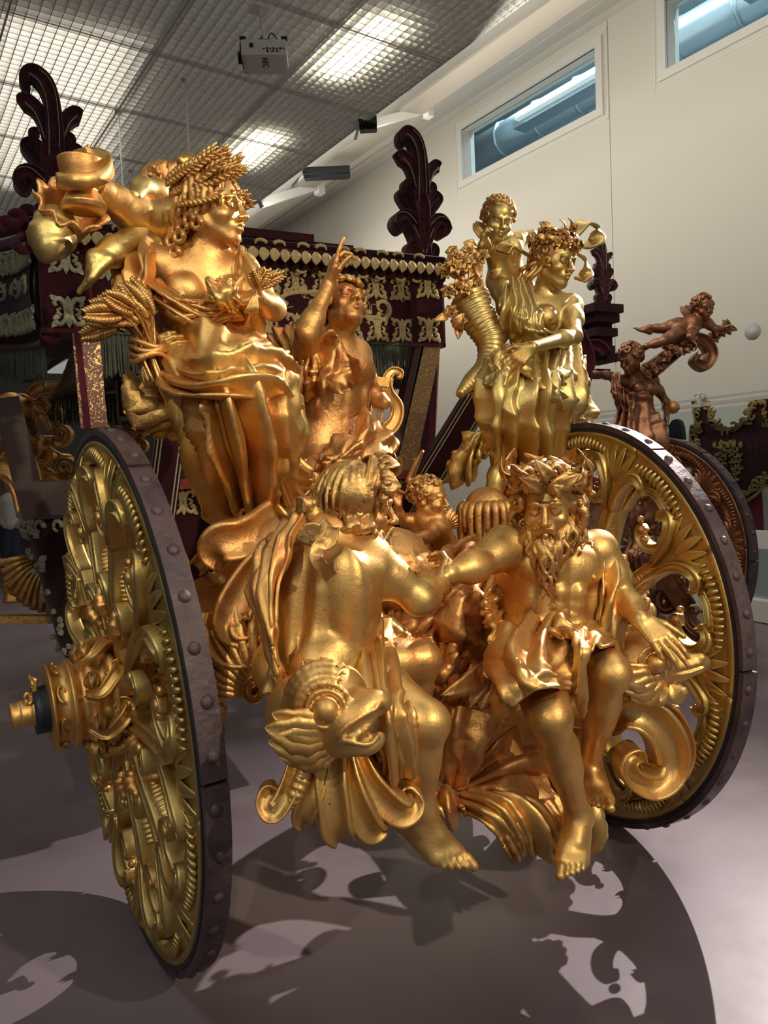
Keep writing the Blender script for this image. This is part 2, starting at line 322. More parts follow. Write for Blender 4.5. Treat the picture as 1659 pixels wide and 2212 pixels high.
# ------------------------------------------------------------------ cloth
def vnoise(u, v, seed, n=16):
    rg = np.random.RandomState(seed); G = rg.uniform(-1, 1, (n, n)); i = np.floor(u).astype(int); j = np.floor(v).astype(int)
    a = u-i; b = v-j; a = a*a*(3-2*a); b = b*b*(3-2*b); g = lambda x, y: G[x % n, y % n]
    return (g(i, j)*(1-a)+g(i+1, j)*a)*(1-b)+(g(i, j+1)*(1-a)+g(i+1, j+1)*a)*b
def grid_pts(ctrl, m, n):
    C = np.array(ctrl, float); R = np.stack([catmull(row, n) for row in C]); return np.stack([catmull(R[:, j], m) for j in range(n)], 1)
CAMP = np.array([0, 0, CAM_H])
def sheet(ctrl, folds=8, amp=.02, seed=0, thick=.007, res=(60, 90), fade=(1, 1), warp=.7, fine=.85, crumple=.35, edge=0.0, sharp=.8):
    """draped cloth: ctrl rows run down the cloth, folds run down the rows direction; returns verts, faces"""
    m, n = res; P = grid_pts(ctrl, m, n)
    du = np.gradient(P, axis=1); dv = np.gradient(P, axis=0); Nn = np.cross(du, dv); Nn /= np.linalg.norm(Nn, axis=2)[..., None]+1e-9
    uu, vv = np.meshgrid(np.linspace(0, 1, n), np.linspace(0, 1, m))
    nf = folds*.8
    ph = nf*uu+warp*1.3*vnoise(uu*1.7+.3, vv*1.3+.7, seed)+.30*warp*vnoise(uu*3.7, vv*2.6, seed+5)
    am = np.clip(.62+.75*vnoise(uu*nf*.7+5, vv*1.3, seed+9), .08, 1.2)
    cr = lambda x, p: (1-np.abs(np.sin(PI*x)))**p
    H = sharp*cr(ph, .85)*am+(1-sharp)*(.5+.5*np.cos(2*PI*ph))*am
    H += fine*.45*cr(ph*1.63+1.1*vnoise(uu*2.1, vv*1.9, seed+2)+.31, 1.1)*np.clip(vnoise(uu*2.3, vv*2.1, seed+7)+.45, 0, 1)
    H += crumple*1.1*(1-2*np.abs(vnoise(uu*2.6+vv*1.1, vv*3.1-uu*.8, seed+3)))*.5
    H += crumple*.42*(1-2*np.abs(vnoise(uu*6.3+vv*2.1, vv*7.1-uu*1.8, seed+4)))
    fd = np.interp(vv[:, 0], np.linspace(0, 1, len(fade)), fade)[:, None]
    # real units: scale so folds keep away from the body
    Q = P+Nn*(amp*1.15*fd*(H-.45))[..., None]*(-1 if Nn[m//2, n//2] @ (CAMP-P[m//2, n//2]) < 0 else 1)
    if edge: Q[-1] += Nn[-1]*edge
    du = np.gradient(Q, axis=1); dv = np.gradient(Q, axis=0); N2 = np.cross(du, dv); N2 /= np.linalg.norm(N2, axis=2)[..., None]+1e-9
    A = Q+N2*thick/2; B = Q-N2*thick/2; v = np.concatenate([A.reshape(-1, 3), B.reshape(-1, 3)]); o = m*n; f = []
    i, j = np.meshgrid(np.arange(m-1), np.arange(n-1), indexing='ij'); a = (i*n+j).ravel(); q = np.stack([a, a+1, a+n+1, a+n], 1)
    f = [q, (q+o)[:, ::-1]]
    for e in (np.arange(n), (m-1)*n+np.arange(n)[::-1], np.arange(m)[::-1]*n, np.arange(m)*n+n-1): f.append(np.stack([e[:-1], e[:-1]+o, e[1:]+o, e[1:]], 1))
    return v, np.concatenate(f)
def cloth(name, ctrl, parent, material=None, **k):
    v, f = sheet(ctrl, **k); return mesh(name, v, f, material or M['gold'], parent, True)
# ------------------------------------------------------------------ small carved pieces
def leaf(mb, base, tip, up, w, curl=.15, n=7, lobes=0, thick=.004):
    base = np.array(base, float); tip = np.array(tip, float); d = tip-base; L = np.linalg.norm(d); d = d/L; up = nrm(up-np.dot(up, d)*d); s = np.cross(d, up)
    t = np.linspace(0, 1, n); wid = w*np.sin(PI*np.clip(t*.92+.06, 0, 1))**.8*(1+.25*np.abs(np.sin(t*PI*lobes)) if lobes else 1)
    c = base+np.outer(t*L, d)+np.outer(curl*L*(np.sin(t*PI*.9)-.6*t*t), up); v = []; prof = [(-1, .28), (-.45, .22), (0, 0), (.45, .22), (1, .28)]
    for off in (0, -thick):
        for i in range(n):
            for (a, b) in prof: v.append(c[i]+s*a*wid[i]+up*(b*wid[i]+off))
    k = 5; o = n*k; f = []
    for i in range(n-1):
        for a in range(k-1): q = (i*k+a, i*k+a+1, (i+1)*k+a+1, (i+1)*k+a); f.append(q); f.append(tuple(x+o for x in q[::-1]))
        f.append((i*k, (i+1)*k, (i+1)*k+o, i*k+o)); f.append((i*k+4, i*k+4+o, (i+1)*k+4+o, (i+1)*k+4))
    f.append(tuple(range(k))[::-1]+()); mb.add(v, f[:-1])
def wheat(mb, a, b, r, up=(0, -1, .2), n=13):
    """an ear of wheat from a to b with plaited grains"""
    a = np.array(a, float); b = np.array(b, float); d = b-a; L = np.linalg.norm(d); d /= L; up = nrm(np.array(up)-np.dot(up, d)*d); s = np.cross(d, up)
    for i in range(n):
        t = i/n; c = a+d*L*t; w = r*(.5+.9*math.sin(PI*min(1, t*.8+.2)))
        for sg in (-1, 1):
            q = c+s*sg*w*.3; e = c+d*L*.2+s*sg*w*.95+up*w*.2
            tube(mb, [q, (q+e)/2+up*w*.25, e], [w*.22, w*.42, w*.1], n=4, prof=CIRC6)
    tube(mb, [a, b], [r*.4, r*.25], n=3, prof=CIRC6)
def flower(mb, c, nrmv, r, petals=6, seed=0):
    rg = random.Random(seed); N = nrm(nrmv); x = nrm(np.cross(N, (.3, .1, .9))); y = np.cross(N, x)
    for ring, (rr, lift) in enumerate(((1, .25), (.6, .6))):
        for i in range(petals):
            a = 2*PI*(i+.5*ring)/petals+rg.uniform(-.1, .1); d = x*math.cos(a)+y*math.sin(a)
            leaf(mb, c+d*r*.1, c+d*r*rr+N*r*lift, N, r*.34*rr+.002, .25, 5)
    tube(mb, [c, c+N*r*.35], [r*.2, r*.12], n=4, prof=CIRC6)
# ================================================================== the hall
TH = math.radians(-9.16); WD = V(math.sin(TH), math.cos(TH), 0); WN = V(math.cos(TH), -math.sin(TH), 0); ZU = V(0, 0, 1)
def wp(d, s, z): return WN*d+WD*s+ZU*z
WAX = (WN, WD, ZU)
def wbox(mb, d0, d1, s0, s1, z0, z1): mb.box(wp((d0+d1)/2, (s0+s1)/2, (z0+z1)/2), (abs(d1-d0), abs(s1-s0), abs(z1-z0)), WAX)
b = MB(); b.box((2, 12, -.05), (40, 44, .1)); b.build('floor', M['floor'], kind='structure')
WX = 8.0
wins = [(6.43, 9.05, 6.09, 6.87), (2.6, 5.42, 6.13, 6.92)]
wall = empty('wall_right', wp(WX, 8, 0)); tag(wall, kind='structure')
def panel(s0, s1, hole=None):
    b = MB()
    if hole:
        a0, a1, z0, z1 = hole
        for q in ((s0, a0, -.0, 7.6), (a1, s1, 0, 7.6), (a0, a1, 0, z0), (a0, a1, z1, 7.6)): wbox(b, WX, WX+.25, q[0], q[1], q[2], q[3])
    else: wbox(b, WX, WX+.25, s0, s1, 0, 7.6)
    b.build('wall_panel', M['wall'], wall)
panel(-6, 6.245, wins[1]); panel(6.255, 14.0, wins[0]); panel(14.01, 34)
b = MB(); wbox(b, WX+.02, WX+.2, 6.24, 6.26, 0, 7.5); b.build('joint', M['plenum'], wall)
for i, (s0, s1, z0, z1) in enumerate(wins):
    w = empty('window_%d' % (i+1), wp(WX, (s0+s1)/2, z0)); tag(w, kind='structure')
    b = MB()
    for q in ((s0-.10, s0, z0-.10, z1+.10), (s1, s1+.10, z0-.10, z1+.10), (s0, s1, z0-.10, z0), (s0, s1, z1, z1+.10)): wbox(b, WX-.035, WX+.02, *q)
    for q in ((s0-.17, s0-.155, z0-.17, z1+.17), (s1+.155, s1+.17, z0-.17, z1+.17), (s0-.17, s1+.17, z0-.17, z0-.155), (s0-.17, s1+.17, z1+.155, z1+.17)): wbox(b, WX-.008, WX+.02, *q)
    b.build('window_frame', M['white'], w)
    b = MB(); wbox(b, WX+.16, WX+.17, s0, s1, z0, z1); b.build('pane', M['glass'], w)
# the plant corridor behind the windows
b = MB(); wbox(b, WX+3.2, WX+3.3, 2, 12, 5.2, 8.6); wbox(b, WX+.25, WX+3.3, 2, 12, 8.5, 8.6); wbox(b, WX+.25, WX+3.3, 2, 12, 5.1, 5.2); wbox(b, WX+.25, WX+3.3, 11.9, 12, 5.2, 8.6); wbox(b, WX+.25, WX+3.3, 2, 2.1, 5.2, 8.6); wbox(b, WX+.3, WX+1.2, 10.1, 10.3, 5.2, 8.5)
b.build('corridor_walls', M['upper_room'], kind='structure')
b = MB(); tube(b, [wp(WX+1.9, 2.2, 7.5), wp(WX+1.9, 11.8, 7.5)], .30, n=20)
for s in np.arange(2.8, 11.5, .9): tube(b, [wp(WX+1.9, s, 7.5), wp(WX+1.9, s+.05, 7.5)], .325, n=3)
tag(b.build('ventilation_duct', M['duct'], smooth=True), 'round silver duct seen through the high windows', 'duct')
for (s, d, z) in ((8.0, 1.3, 7.15), (4.1, 1.3, 7.2)):
    cb = MB(); wbox(cb, WX+d-.14, WX+d+.14, s-1.1, s+1.1, z, z+.1); 
    o = cb.build('cable_tray', M['duct']); tag(o, 'pale tray of pipes behind the %s high window' % ('long' if s > 6 else 'upper right'), 'tray')
    lb = MB(); wbox(lb, WX+d-.3, WX+d-.2, s-.9, s+.9, z+.03, z+.06); lb.build('light_strip', M['lampwarm'], o)
al = area(tuple(wp(WX+1.2, 6.5, 8.3)), tuple(wp(WX+1.2, 6.5, 5)), 260, (.78, .91, 1.0), .6, 7)
# cornice, sloping soffit and steel beams between wall and louvre ceiling
b = MB(); wbox(b, WX-.16, WX, -6, 34, 7.18, 7.30); wbox(b, WX-.24, WX-.16, -6, 34, 7.27, 7.31); b.build('trim_1', M['white'], kind='structure')
def extr(poly, name, m_):
    n = len(poly); v = [wp(d, -6, z) for d, z in poly]+[wp(d, 34, z) for d, z in poly]
    f = [(i, (i+1) % n, (i+1) % n+n, i+n) for i in range(n)]+[tuple(range(n))[::-1], tuple(range(n, 2*n))]
    mesh(name, v, f, M[m_], None, False, kind='structure')
extr([(5.55, 5.86), (5.60, 5.86), (5.60, 6.9), (5.55, 6.9)], 'trim_2', 'white'); extr([(5.40, 5.80), (5.75, 5.84), (5.75, 5.86), (5.40, 5.83)], 'trim_3', 'beam')
extr([(6.2, 6.27), (7.35, 6.92), (7.35, 7.0), (6.2, 6.35)], 'trim_4', 'white'); extr([(7.35, 6.90), (7.8, 7.10), (7.8, 7.2), (7.35, 7.0)], 'trim_5', 'wall')
extr([(7.76, 7.10), (8.0, 7.12), (8.0, 7.34), (7.76, 7.30)], 'trim_6', 'white'); extr([(6.2, 6.3), (6.22, 6.3), (6.22, 7.6), (6.2, 7.6)], 'trim_7', 'beam')
extr([(7.8, 7.2), (8.0, 7.3), (8.0, 8.4), (7.8, 8.4)], 'trim_8', 'beam')
CZ = 5.5
b = MB(); wbox(b, -12, 5.7, -6, 34, CZ+.85, CZ+.95); wbox(b, 5.6, 5.7, -6, 34, CZ+.9, 8.4); wbox(b, 5.6, 8.3, -6, 34, 8.4, 8.5)
b.build('ceiling_void', M['plenum'], kind='structure')
# the open louvre ceiling: white metal tiles of small cells
ceil = empty('ceiling', wp(0, 8, CZ)); tag(ceil, kind='structure')
ED = 4.86; T = 1.22; cell = T/14; H_ = .06
tile = MB()
for i in range(14): tile.box((0, -T/2+(i+.5)*cell, H_/2), (T-.012, .007, H_)); tile.box((-T/2+(i+.5)*cell, 0, H_/2), (.007, T-.012, H_))
for sg in (-1, 1): tile.box((sg*(T/2-.005), 0, H_/2), (.007, T-.004, H_)); tile.box((0, sg*(T/2-.005), H_/2), (T-.004, .007, H_))
tme = None
for i in range(9):
    for j in range(17):
        c = wp(ED-T/2-i*T, -1+j*T, CZ)
        if c[1] < -1.0: continue
        if tme is None:
            tv = np.concatenate(tile.v); o = mesh('ceiling_tile', c+tv@np.array(WAX), tile.f, M['louvre'], ceil, False); 
            tme = bpy.data.meshes.new('louvre'); tme.from_pydata([tuple(p) for p in tv@np.array(WAX)], [], tile.f); tme.materials.append(M['louvre']); o.data = tme; o.location = c-WL['ceiling']
        else:
            o = bpy.data.objects.new('ceiling_tile', tme); COL.objects.link(o); o.parent = ceil; o.location = c-WL['ceiling']
# light boxes above the louvres, then lamps and added uplights
for (px, py, lab) in ((775, 95, 'bright light panel above the louvre ceiling, right of the projector'), (545, 318, 'bright light panel above the louvre ceiling, over the wheat-crowned statue')):
    c = atz(px, py, CZ+.02); s = c@WD; d = c@WN; b = MB(); wbox(b, d-.14, d+.14, s-.5, s+.5, CZ+.14, CZ+.16); t = empty('ceiling_light', wp(d, s, CZ+.16), lab, 'light', 'light panels of the ceiling')
    b.build('diffuser', M['lamp'], t); b = MB(); wbox(b, d-.2, d+.2, s-.66, s+.66, CZ+.185, CZ+.26); b.build('housing', M['white'], t)
for (s, d) in ((3.4, 3.95), (1.0, 3.95), (6.2, -2.0), (3.8, -2.0), (11.2, 3.95), (11, -2.0)):
    area(tuple(wp(d, s, CZ+.12)), tuple(wp(d, s, 0)), 20, (1.0, .95, .85), .34, 1.24)
for s in (-1, 2.2, 5.4, 8.6, 12, 16):
    for d, e in ((3.2, 22), (.6, 10), (-2.6, 1)): area(tuple(wp(d, s, CZ+.25)), tuple(wp(d, s, 9)), e, (1.0, .97, .9), 2.6, 2.8)  # added uplights without fixtures, to lighten the void and louvre cells
# thin suspension rods
for (px0, py0, px1, py1, lab) in ((400, 170, 411, 370, 'thin white rod hanging from the ceiling nearest the projector'), (256, 240, 264, 420, 'thin white rod hanging from the ceiling between the horn and the velvet finial'), (284, 368, 290, 420, 'short far white rod right of the tall horn')):
    c = atz(px0, py0, CZ); b = MB(); tube(b, [c, c-ZU*1.9], .010, n=4, up=(1, 0, 0)); b.box(c-ZU*.005, (.07, .07, .012)); tag(b.build('suspension_rod', M['white'], smooth=True), lab, 'rod', 'suspension rods')
# projector
pc = atz(560, 18, CZ); pr = empty('projector', pc-ZU*.5, 'white projector hanging on a pole under the louvre ceiling', 'projector')
ex = nrm(V(.93, -.36, 0)); ey = V(-ex[1], ex[0], 0); pb = pc-ZU*.40+ex*.03; PAX = (ex, ey, ZU)
b = MB(); b.box(pb, (.37, .30, .12), PAX); b.box(pb+ZU*.064, (.35, .28, .01), PAX); b.box(pb-ZU*.062, (.32, .25, .006), PAX); b.build('case', M['white'], pr)
b = MB(); b.box(pb-ex*.187+ey*-.02, (.02, .24, .09), PAX); tube(b, [pb-ex*.18, pb-ex*.225], .05, n=3); b.build('lens_end', M['black'], pr)
b = MB(); b.box(pb-ex*.188+ey*.13-ZU*.03, (.012, .05, .05), PAX); b.build('yellow_tag', mat('yellow_plastic', (.7, .5, .05)), pr)
b = MB()
for i in range(7): b.box(pb-ey*.152+ex*(-.0+.027*i)-ZU*.01, (.016, .006, .016 if i % 2 else .008), PAX)
for i in range(3): b.box(pb-ey*.152+ex*(.03+.04*i)-ZU*.032, (.022, .006, .01), PAX)
b.build('sockets', M['black'], pr, kind='stuff')
b = MB(); tube(b, [pc, pb+ZU*.14], .014, n=4, up=(1, 0, 0)); b.box(pc-ZU*.01, (.14, .14, .02)); b.build('pole', M['white'], pr)
b = MB(); b.box(pb+ZU*.10, (.10, .10, .05), PAX)
for sx in (-1, 1): b.bar(pb+ZU*.09, pb+ex*.14*sx+ZU*.068+ey*.1, .02, .008); b.box(pb+ex*.17*sx+ZU*.085-ey*.12, (.05, .04, .02), PAX)
tube(b, [pb+ZU*.12+ex*.02, pb+ZU*.2+ex*.06, pb+ZU*.12+ex*.12, pb+ZU*.07+ex*.10], .005, n=12); tube(b, [pb+ZU*.2, pb+ZU*.13-ex*.05, pb-ex*.1-ey*.152+ZU*.02], .006, n=12)
b.box(pb-ex*.1-ey*.152+ZU*.015, (.03, .012, .03), PAX)
b.build('mounting_bracket', M['black'], pr)
def text(name, s, loc, X, Y, size, material, parent, ext=.001):
    c = bpy.data.curves.new(name, 'FONT'); c.body = s; c.size = size; c.extrude = ext; c.align_x = 'CENTER'; c.align_y = 'CENTER'
    o = bpy.data.objects.new(name, c); COL.objects.link(o); Z = np.cross(X, Y); o.parent = parent
    loc = np.array(loc)-WL[parent.name]
    o.matrix_local = Matrix(((X[0], Y[0], Z[0], loc[0]), (X[1], Y[1], Z[1], loc[1]), (X[2], Y[2], Z[2], loc[2]), (0, 0, 0, 1))); c.materials.append(material)
    bpy.context.view_layer.update(); me = bpy.data.meshes.new_from_object(o.evaluated_get(bpy.context.evaluated_depsgraph_get())); mo = bpy.data.objects.new(name, me); COL.objects.link(mo); mo.parent = parent; mo.matrix_local = o.matrix_local.copy(); mo.data.materials.clear(); mo.data.materials.append(material); bpy.data.objects.remove(o); return mo
text('lettering', 'NEC', pb-ZU*.0665-ey*.04, nrm(ey*-.35+ex*.0+ey*1.0), ex, .075, M['black'], pr)
# roof-edge brackets and black lamps
for (px, py, y, lab) in ((925, 235, 8.1, 'white steel bracket under the beam, behind the right velvet finial'), (690, 400, 10.7, 'far white steel bracket beside the black lamp'), (528, 490, 13.4, 'farthest white steel bracket, above the canopy')):
    c = at(px, py, y); k = y/12; t = empty('roof_bracket', c, lab, 'bracket', 'roof brackets'); b = MB()
    b.bar(c, c-WN*1.0-ZU*.44, .10*k, .13*k); b.bar(c+ZU*.2*k, c-WN*.45-WD*.1+ZU*.12, .07*k, .10*k); b.build('strut', M['white'], t)
    b = MB(); b.box(c+ZU*.12*k, (.12*k, .16*k, .55*k), WAX); b.build('end_plate', M['white'], t)
for (px, py, y, L, lab) in ((706, 373, 9.4, .62, 'long black lamp box under the beam, left of the wall'), (795, 268, 7.85, .20, 'small black lamp box half hidden by the ceiling edge')):
    c = at(px, py, y); ux = nrm(V(.90, -.43, 0)); t = empty('track_lamp', c, lab, 'lamp'); b = MB(); A = (ux, V(-ux[1], ux[0], 0), ZU)
    b.box(c, (L, .22, .08), A); b.box(c+V(0, 0, -.06), (L*.94, .1, .04), A); b.build('lamp_box', M['black'], t)
    b = MB(); b.bar(c-ux*L*.5, c-ux*L*.75-V(0, 0, .16), .03, .03); b.build('arm', M['white'], t)
# round vent in the wall
c = wp(WX, 4.44, 2.93); t = empty('wall_vent', c-ZU*.07, 'round grey vent in the pale wall at the right edge', 'vent'); b = MB()
tube(b, [c-WN*.012, c+WN*.0], .088, n=3, prof=[(math.cos(a), math.sin(a)) for a in np.linspace(0, 2*PI, 24, endpoint=False)], up=(0, 0, 1)); b.build('cover', M['grey_white'], t, True)
# ------------------------------------------------------------------ display case with an embroidered tabard
cs = empty('display_case', (6.4, 6.2, 0), 'long glass display case on a white plinth behind the coach', 'display case')
b = MB(); b.box((6.75, 4.6, .11), (1.2, 5.2, .20)); b.build('plinth', M['white'], cs)
b = MB(); b.box((6.75, 4.6, .012), (1.1, 5.1, .02)); b.build('shadow_gap', M['black'], cs)
b = MB()
for k in range(4): b.box((6.148, 2.2+1.2*k, .11), (.006, .012, .2))
b.build('plinth_joints', M['plenum'], cs, kind='stuff')
b = MB(); b.box((6.28, 4.6, 1.15), (.012, 5.1, 1.85)); b.build('pane', M['glass'], cs)
b = MB(); b.box((7.3, 4.6, 1.2), (.04, 5.1, 1.95)); b.build('back_panel', mat('case_grey_cloth', (.22, .225, .22), .9), cs)
b = MB(); b.bar((6.35, 1.8, 2.13), (6.35, 7.2, 2.13), .03, .035); b.bar((6.35, 1.8, 2.19), (6.35, 7.2, 2.19), .02, .02); b.build('hanging_rail', M['grey_white'], cs)
b = MB(); b.box((6.65, 4.6, .50), (.5, 1.1, .6)); b.build('white_stand', M['white'], cs)
def extrude_poly(pts3, nvec, th):
    """fan-free prism from an outline; faces tessellated by blender"""
    from mathutils.geometry import tessellate_polygon
    P = [Vector(p) for p in pts3]; tri = tessellate_polygon([P]); n = len(P); nv = nrm(nvec)*th/2
    v = [np.array(p)+nv for p in P]+[np.array(p)-nv for p in P]; f = [tuple(t) for t in tri]+[tuple(n+i for i in t[::-1]) for t in tri]
    f += [(i, (i+1) % n, (i+1) % n+n, i+n) for i in range(n)]; return np.array(v), f
BX = 6.62
out = [(1494, 866), (1525, 866), (1533, 893), (1548, 914), (1575, 926), (1603, 916), (1622, 893), (1631, 864), (1662, 862), (1668, 905), (1700, 915), (1704, 945), (1700, 1035), (1672, 1045), (1650, 1052), (1632, 1070), (1606, 1085), (1578, 1083), (1552, 1068), (1524, 1060), (1506, 1030), (1497, 962), (1492, 960), (1493, 921), (1503, 916)]
tb = empty('embroidered_tabard', atx(1575, 1083, BX), 'wine-red tabard with ochre embroidered crest hanging in the glass case', 'tabard')
v, f = extrude_poly([atx(x, y, BX) for x, y in out], (1, 0, 0), .02); mesh('cloth', v, f, M['tapestry'], tb, False)
b = MB(); o3 = catmull([atx(x, y, BX-.02) for x, y in out+out[:1]], 240); cen = o3.mean(0)
inn = o3+(cen-o3)*np.interp(np.linalg.norm(cen-o3, axis=1), [0, .5], [.05, .12])[:, None]
tube(b, o3[::4], .016, n=120, prof=CIRC6)
rg = random.Random(3)
for k in range(0, 240, 2):
    p = inn[k]+V(-.006, rg.uniform(-.03, .03), rg.uniform(-.03, .03)); a = rg.uniform(0, 2*PI)
    pts = spiral(p, .045, .012, a, a+4.2, 7, V(0, 1, 0), V(0, 0, 1)); tube(b, pts, [.016, .010], n=7, prof=CIRC6)
for k in range(46):
    a = k*2.4; rr = .03+.155*math.sqrt(k/46); p = atx(1572, 1005, BX-.026)+V(0, math.cos(a)*rr*.85, math.sin(a)*rr*1.25)
    pts = spiral(p, .04, .01, a, a+4, 6, V(0, 1, 0), V(0, 0, 1)); tube(b, pts, [.017, .009], n=6, prof=CIRC6)
for k in range(5):
    p = atx(1545+14*k, 968, BX-.026); leaf(b, p, p+V(0, 0, .09 if k % 2 else .07), (-1, 0, 0), .028, .05)
b.build('embroidery', M['tapestry_gold'], tb, True, kind='stuff')
for (px, lab) in ((1515, 0), (1497, 1)):
    pass
b = MB(); p = atx(1513, 869, 6.33); b.box(p, (.05, .05, .10)); tube(b, spiral(p+V(0, -.03, .06), .035, .03, 0, 5.5, 10, V(0, 1, 0), V(0, 0, 1)), .009, n=10); tube(b, spiral(p+V(0, .04, .06), .035, .03, 0, 5.5, 10, V(0, 1, 0), V(0, 0, 1)), .009, n=10); b.bar(p, p-V(0, 0, .13), .03, .02)
b.build('hanger_clip', M['grey_white'], tb)
b = MB(); v, f = extrude_poly([atx(x, y, BX+.05) for x, y in ((1440, 1062), (1645, 1058), (1650, 1145), (1440, 1150))], (1, 0, 0), .02); b.add(v, f)
o = b.build('folded_textile', mat('faded_crimson', (.22, .02, .04), .9)); tag(o, 'dark crimson textile lying low in the glass case under the tabard', 'textile')
v, f = extrude_poly([atx(x, y, 6.7) for x, y in ((1449, 945), (1448, 920), (1455, 908), (1464, 905), (1472, 909), (1477, 922), (1480, 950))], (1, 0, 0), .05)
tag(mesh('case_object', v, f, M['black'], None, False), 'dark rounded cap in the glass case, left of the tabard', 'cap')
b = MB(); p = at(1640, 1165, 4.75); b.box(p, (.08, .30, .16)); tag(b.build('case_label_block', M['white']), 'white label block at the right edge on the case plinth', 'label block')
# ------------------------------------------------------------------ far end of the hall
b = MB(); b.box((0, 34, 3), (40, .2, 6.4)); b.build('wall_back', M['wall'], kind='structure')
b = MB(); b.box((-12, 12, 3), (.2, 44, 6.4)); b.build('wall_left', M['wall'], kind='structure')
ps = empty('person', at(22, 1235, 14), 'visitor in light top and dark jeans standing far away at the left edge', 'person')
def pp(x, y): return at(x, y, 14)
c = Clay(.02)
for sx in (-1, 1): c.cap(pp(22+sx*7, 1142), pp(22+sx*9, 1185), .11, .085, .03).cap(pp(22+sx*9, 1185), pp(22+sx*11, 1228), .08, .055, .03).cap(pp(22+sx*11, 1228), pp(22+sx*11, 1232)+V(0, -.16, 0), .06, .04, .02)
c.build('jeans', M['denim'], ps)
c = Clay(.02); c.cap(pp(22, 1085), pp(22, 1130), .17, .15, .05)
for sx in (-1, 1): c.cap(pp(22+sx*17, 1085), pp(22+sx*22, 1112), .06, .05, .05)
c.build('shirt', M['shirt'], ps)
c = Clay(.015); c.ell(pp(22, 1050), (.085, .10, .12)); c.cap(pp(22, 1055), pp(22, 1075), .055, .06, .03); c.build('head', M['skin'], ps)
for sx in (-1, 1):
    c = Clay(.012); c.cap(pp(22+sx*22, 1112), pp(22+sx*16, 1132)+V(0, -.12, 0), .045, .035, .02)
    for q in range(4): c.cap(pp(22+sx*16, 1132)+V(0, -.12, 0), pp(22+sx*14+q*2, 1140)+V(0, -.14, 0), .014, .010, .006)
    c.build('forearm', M['skin'], ps)

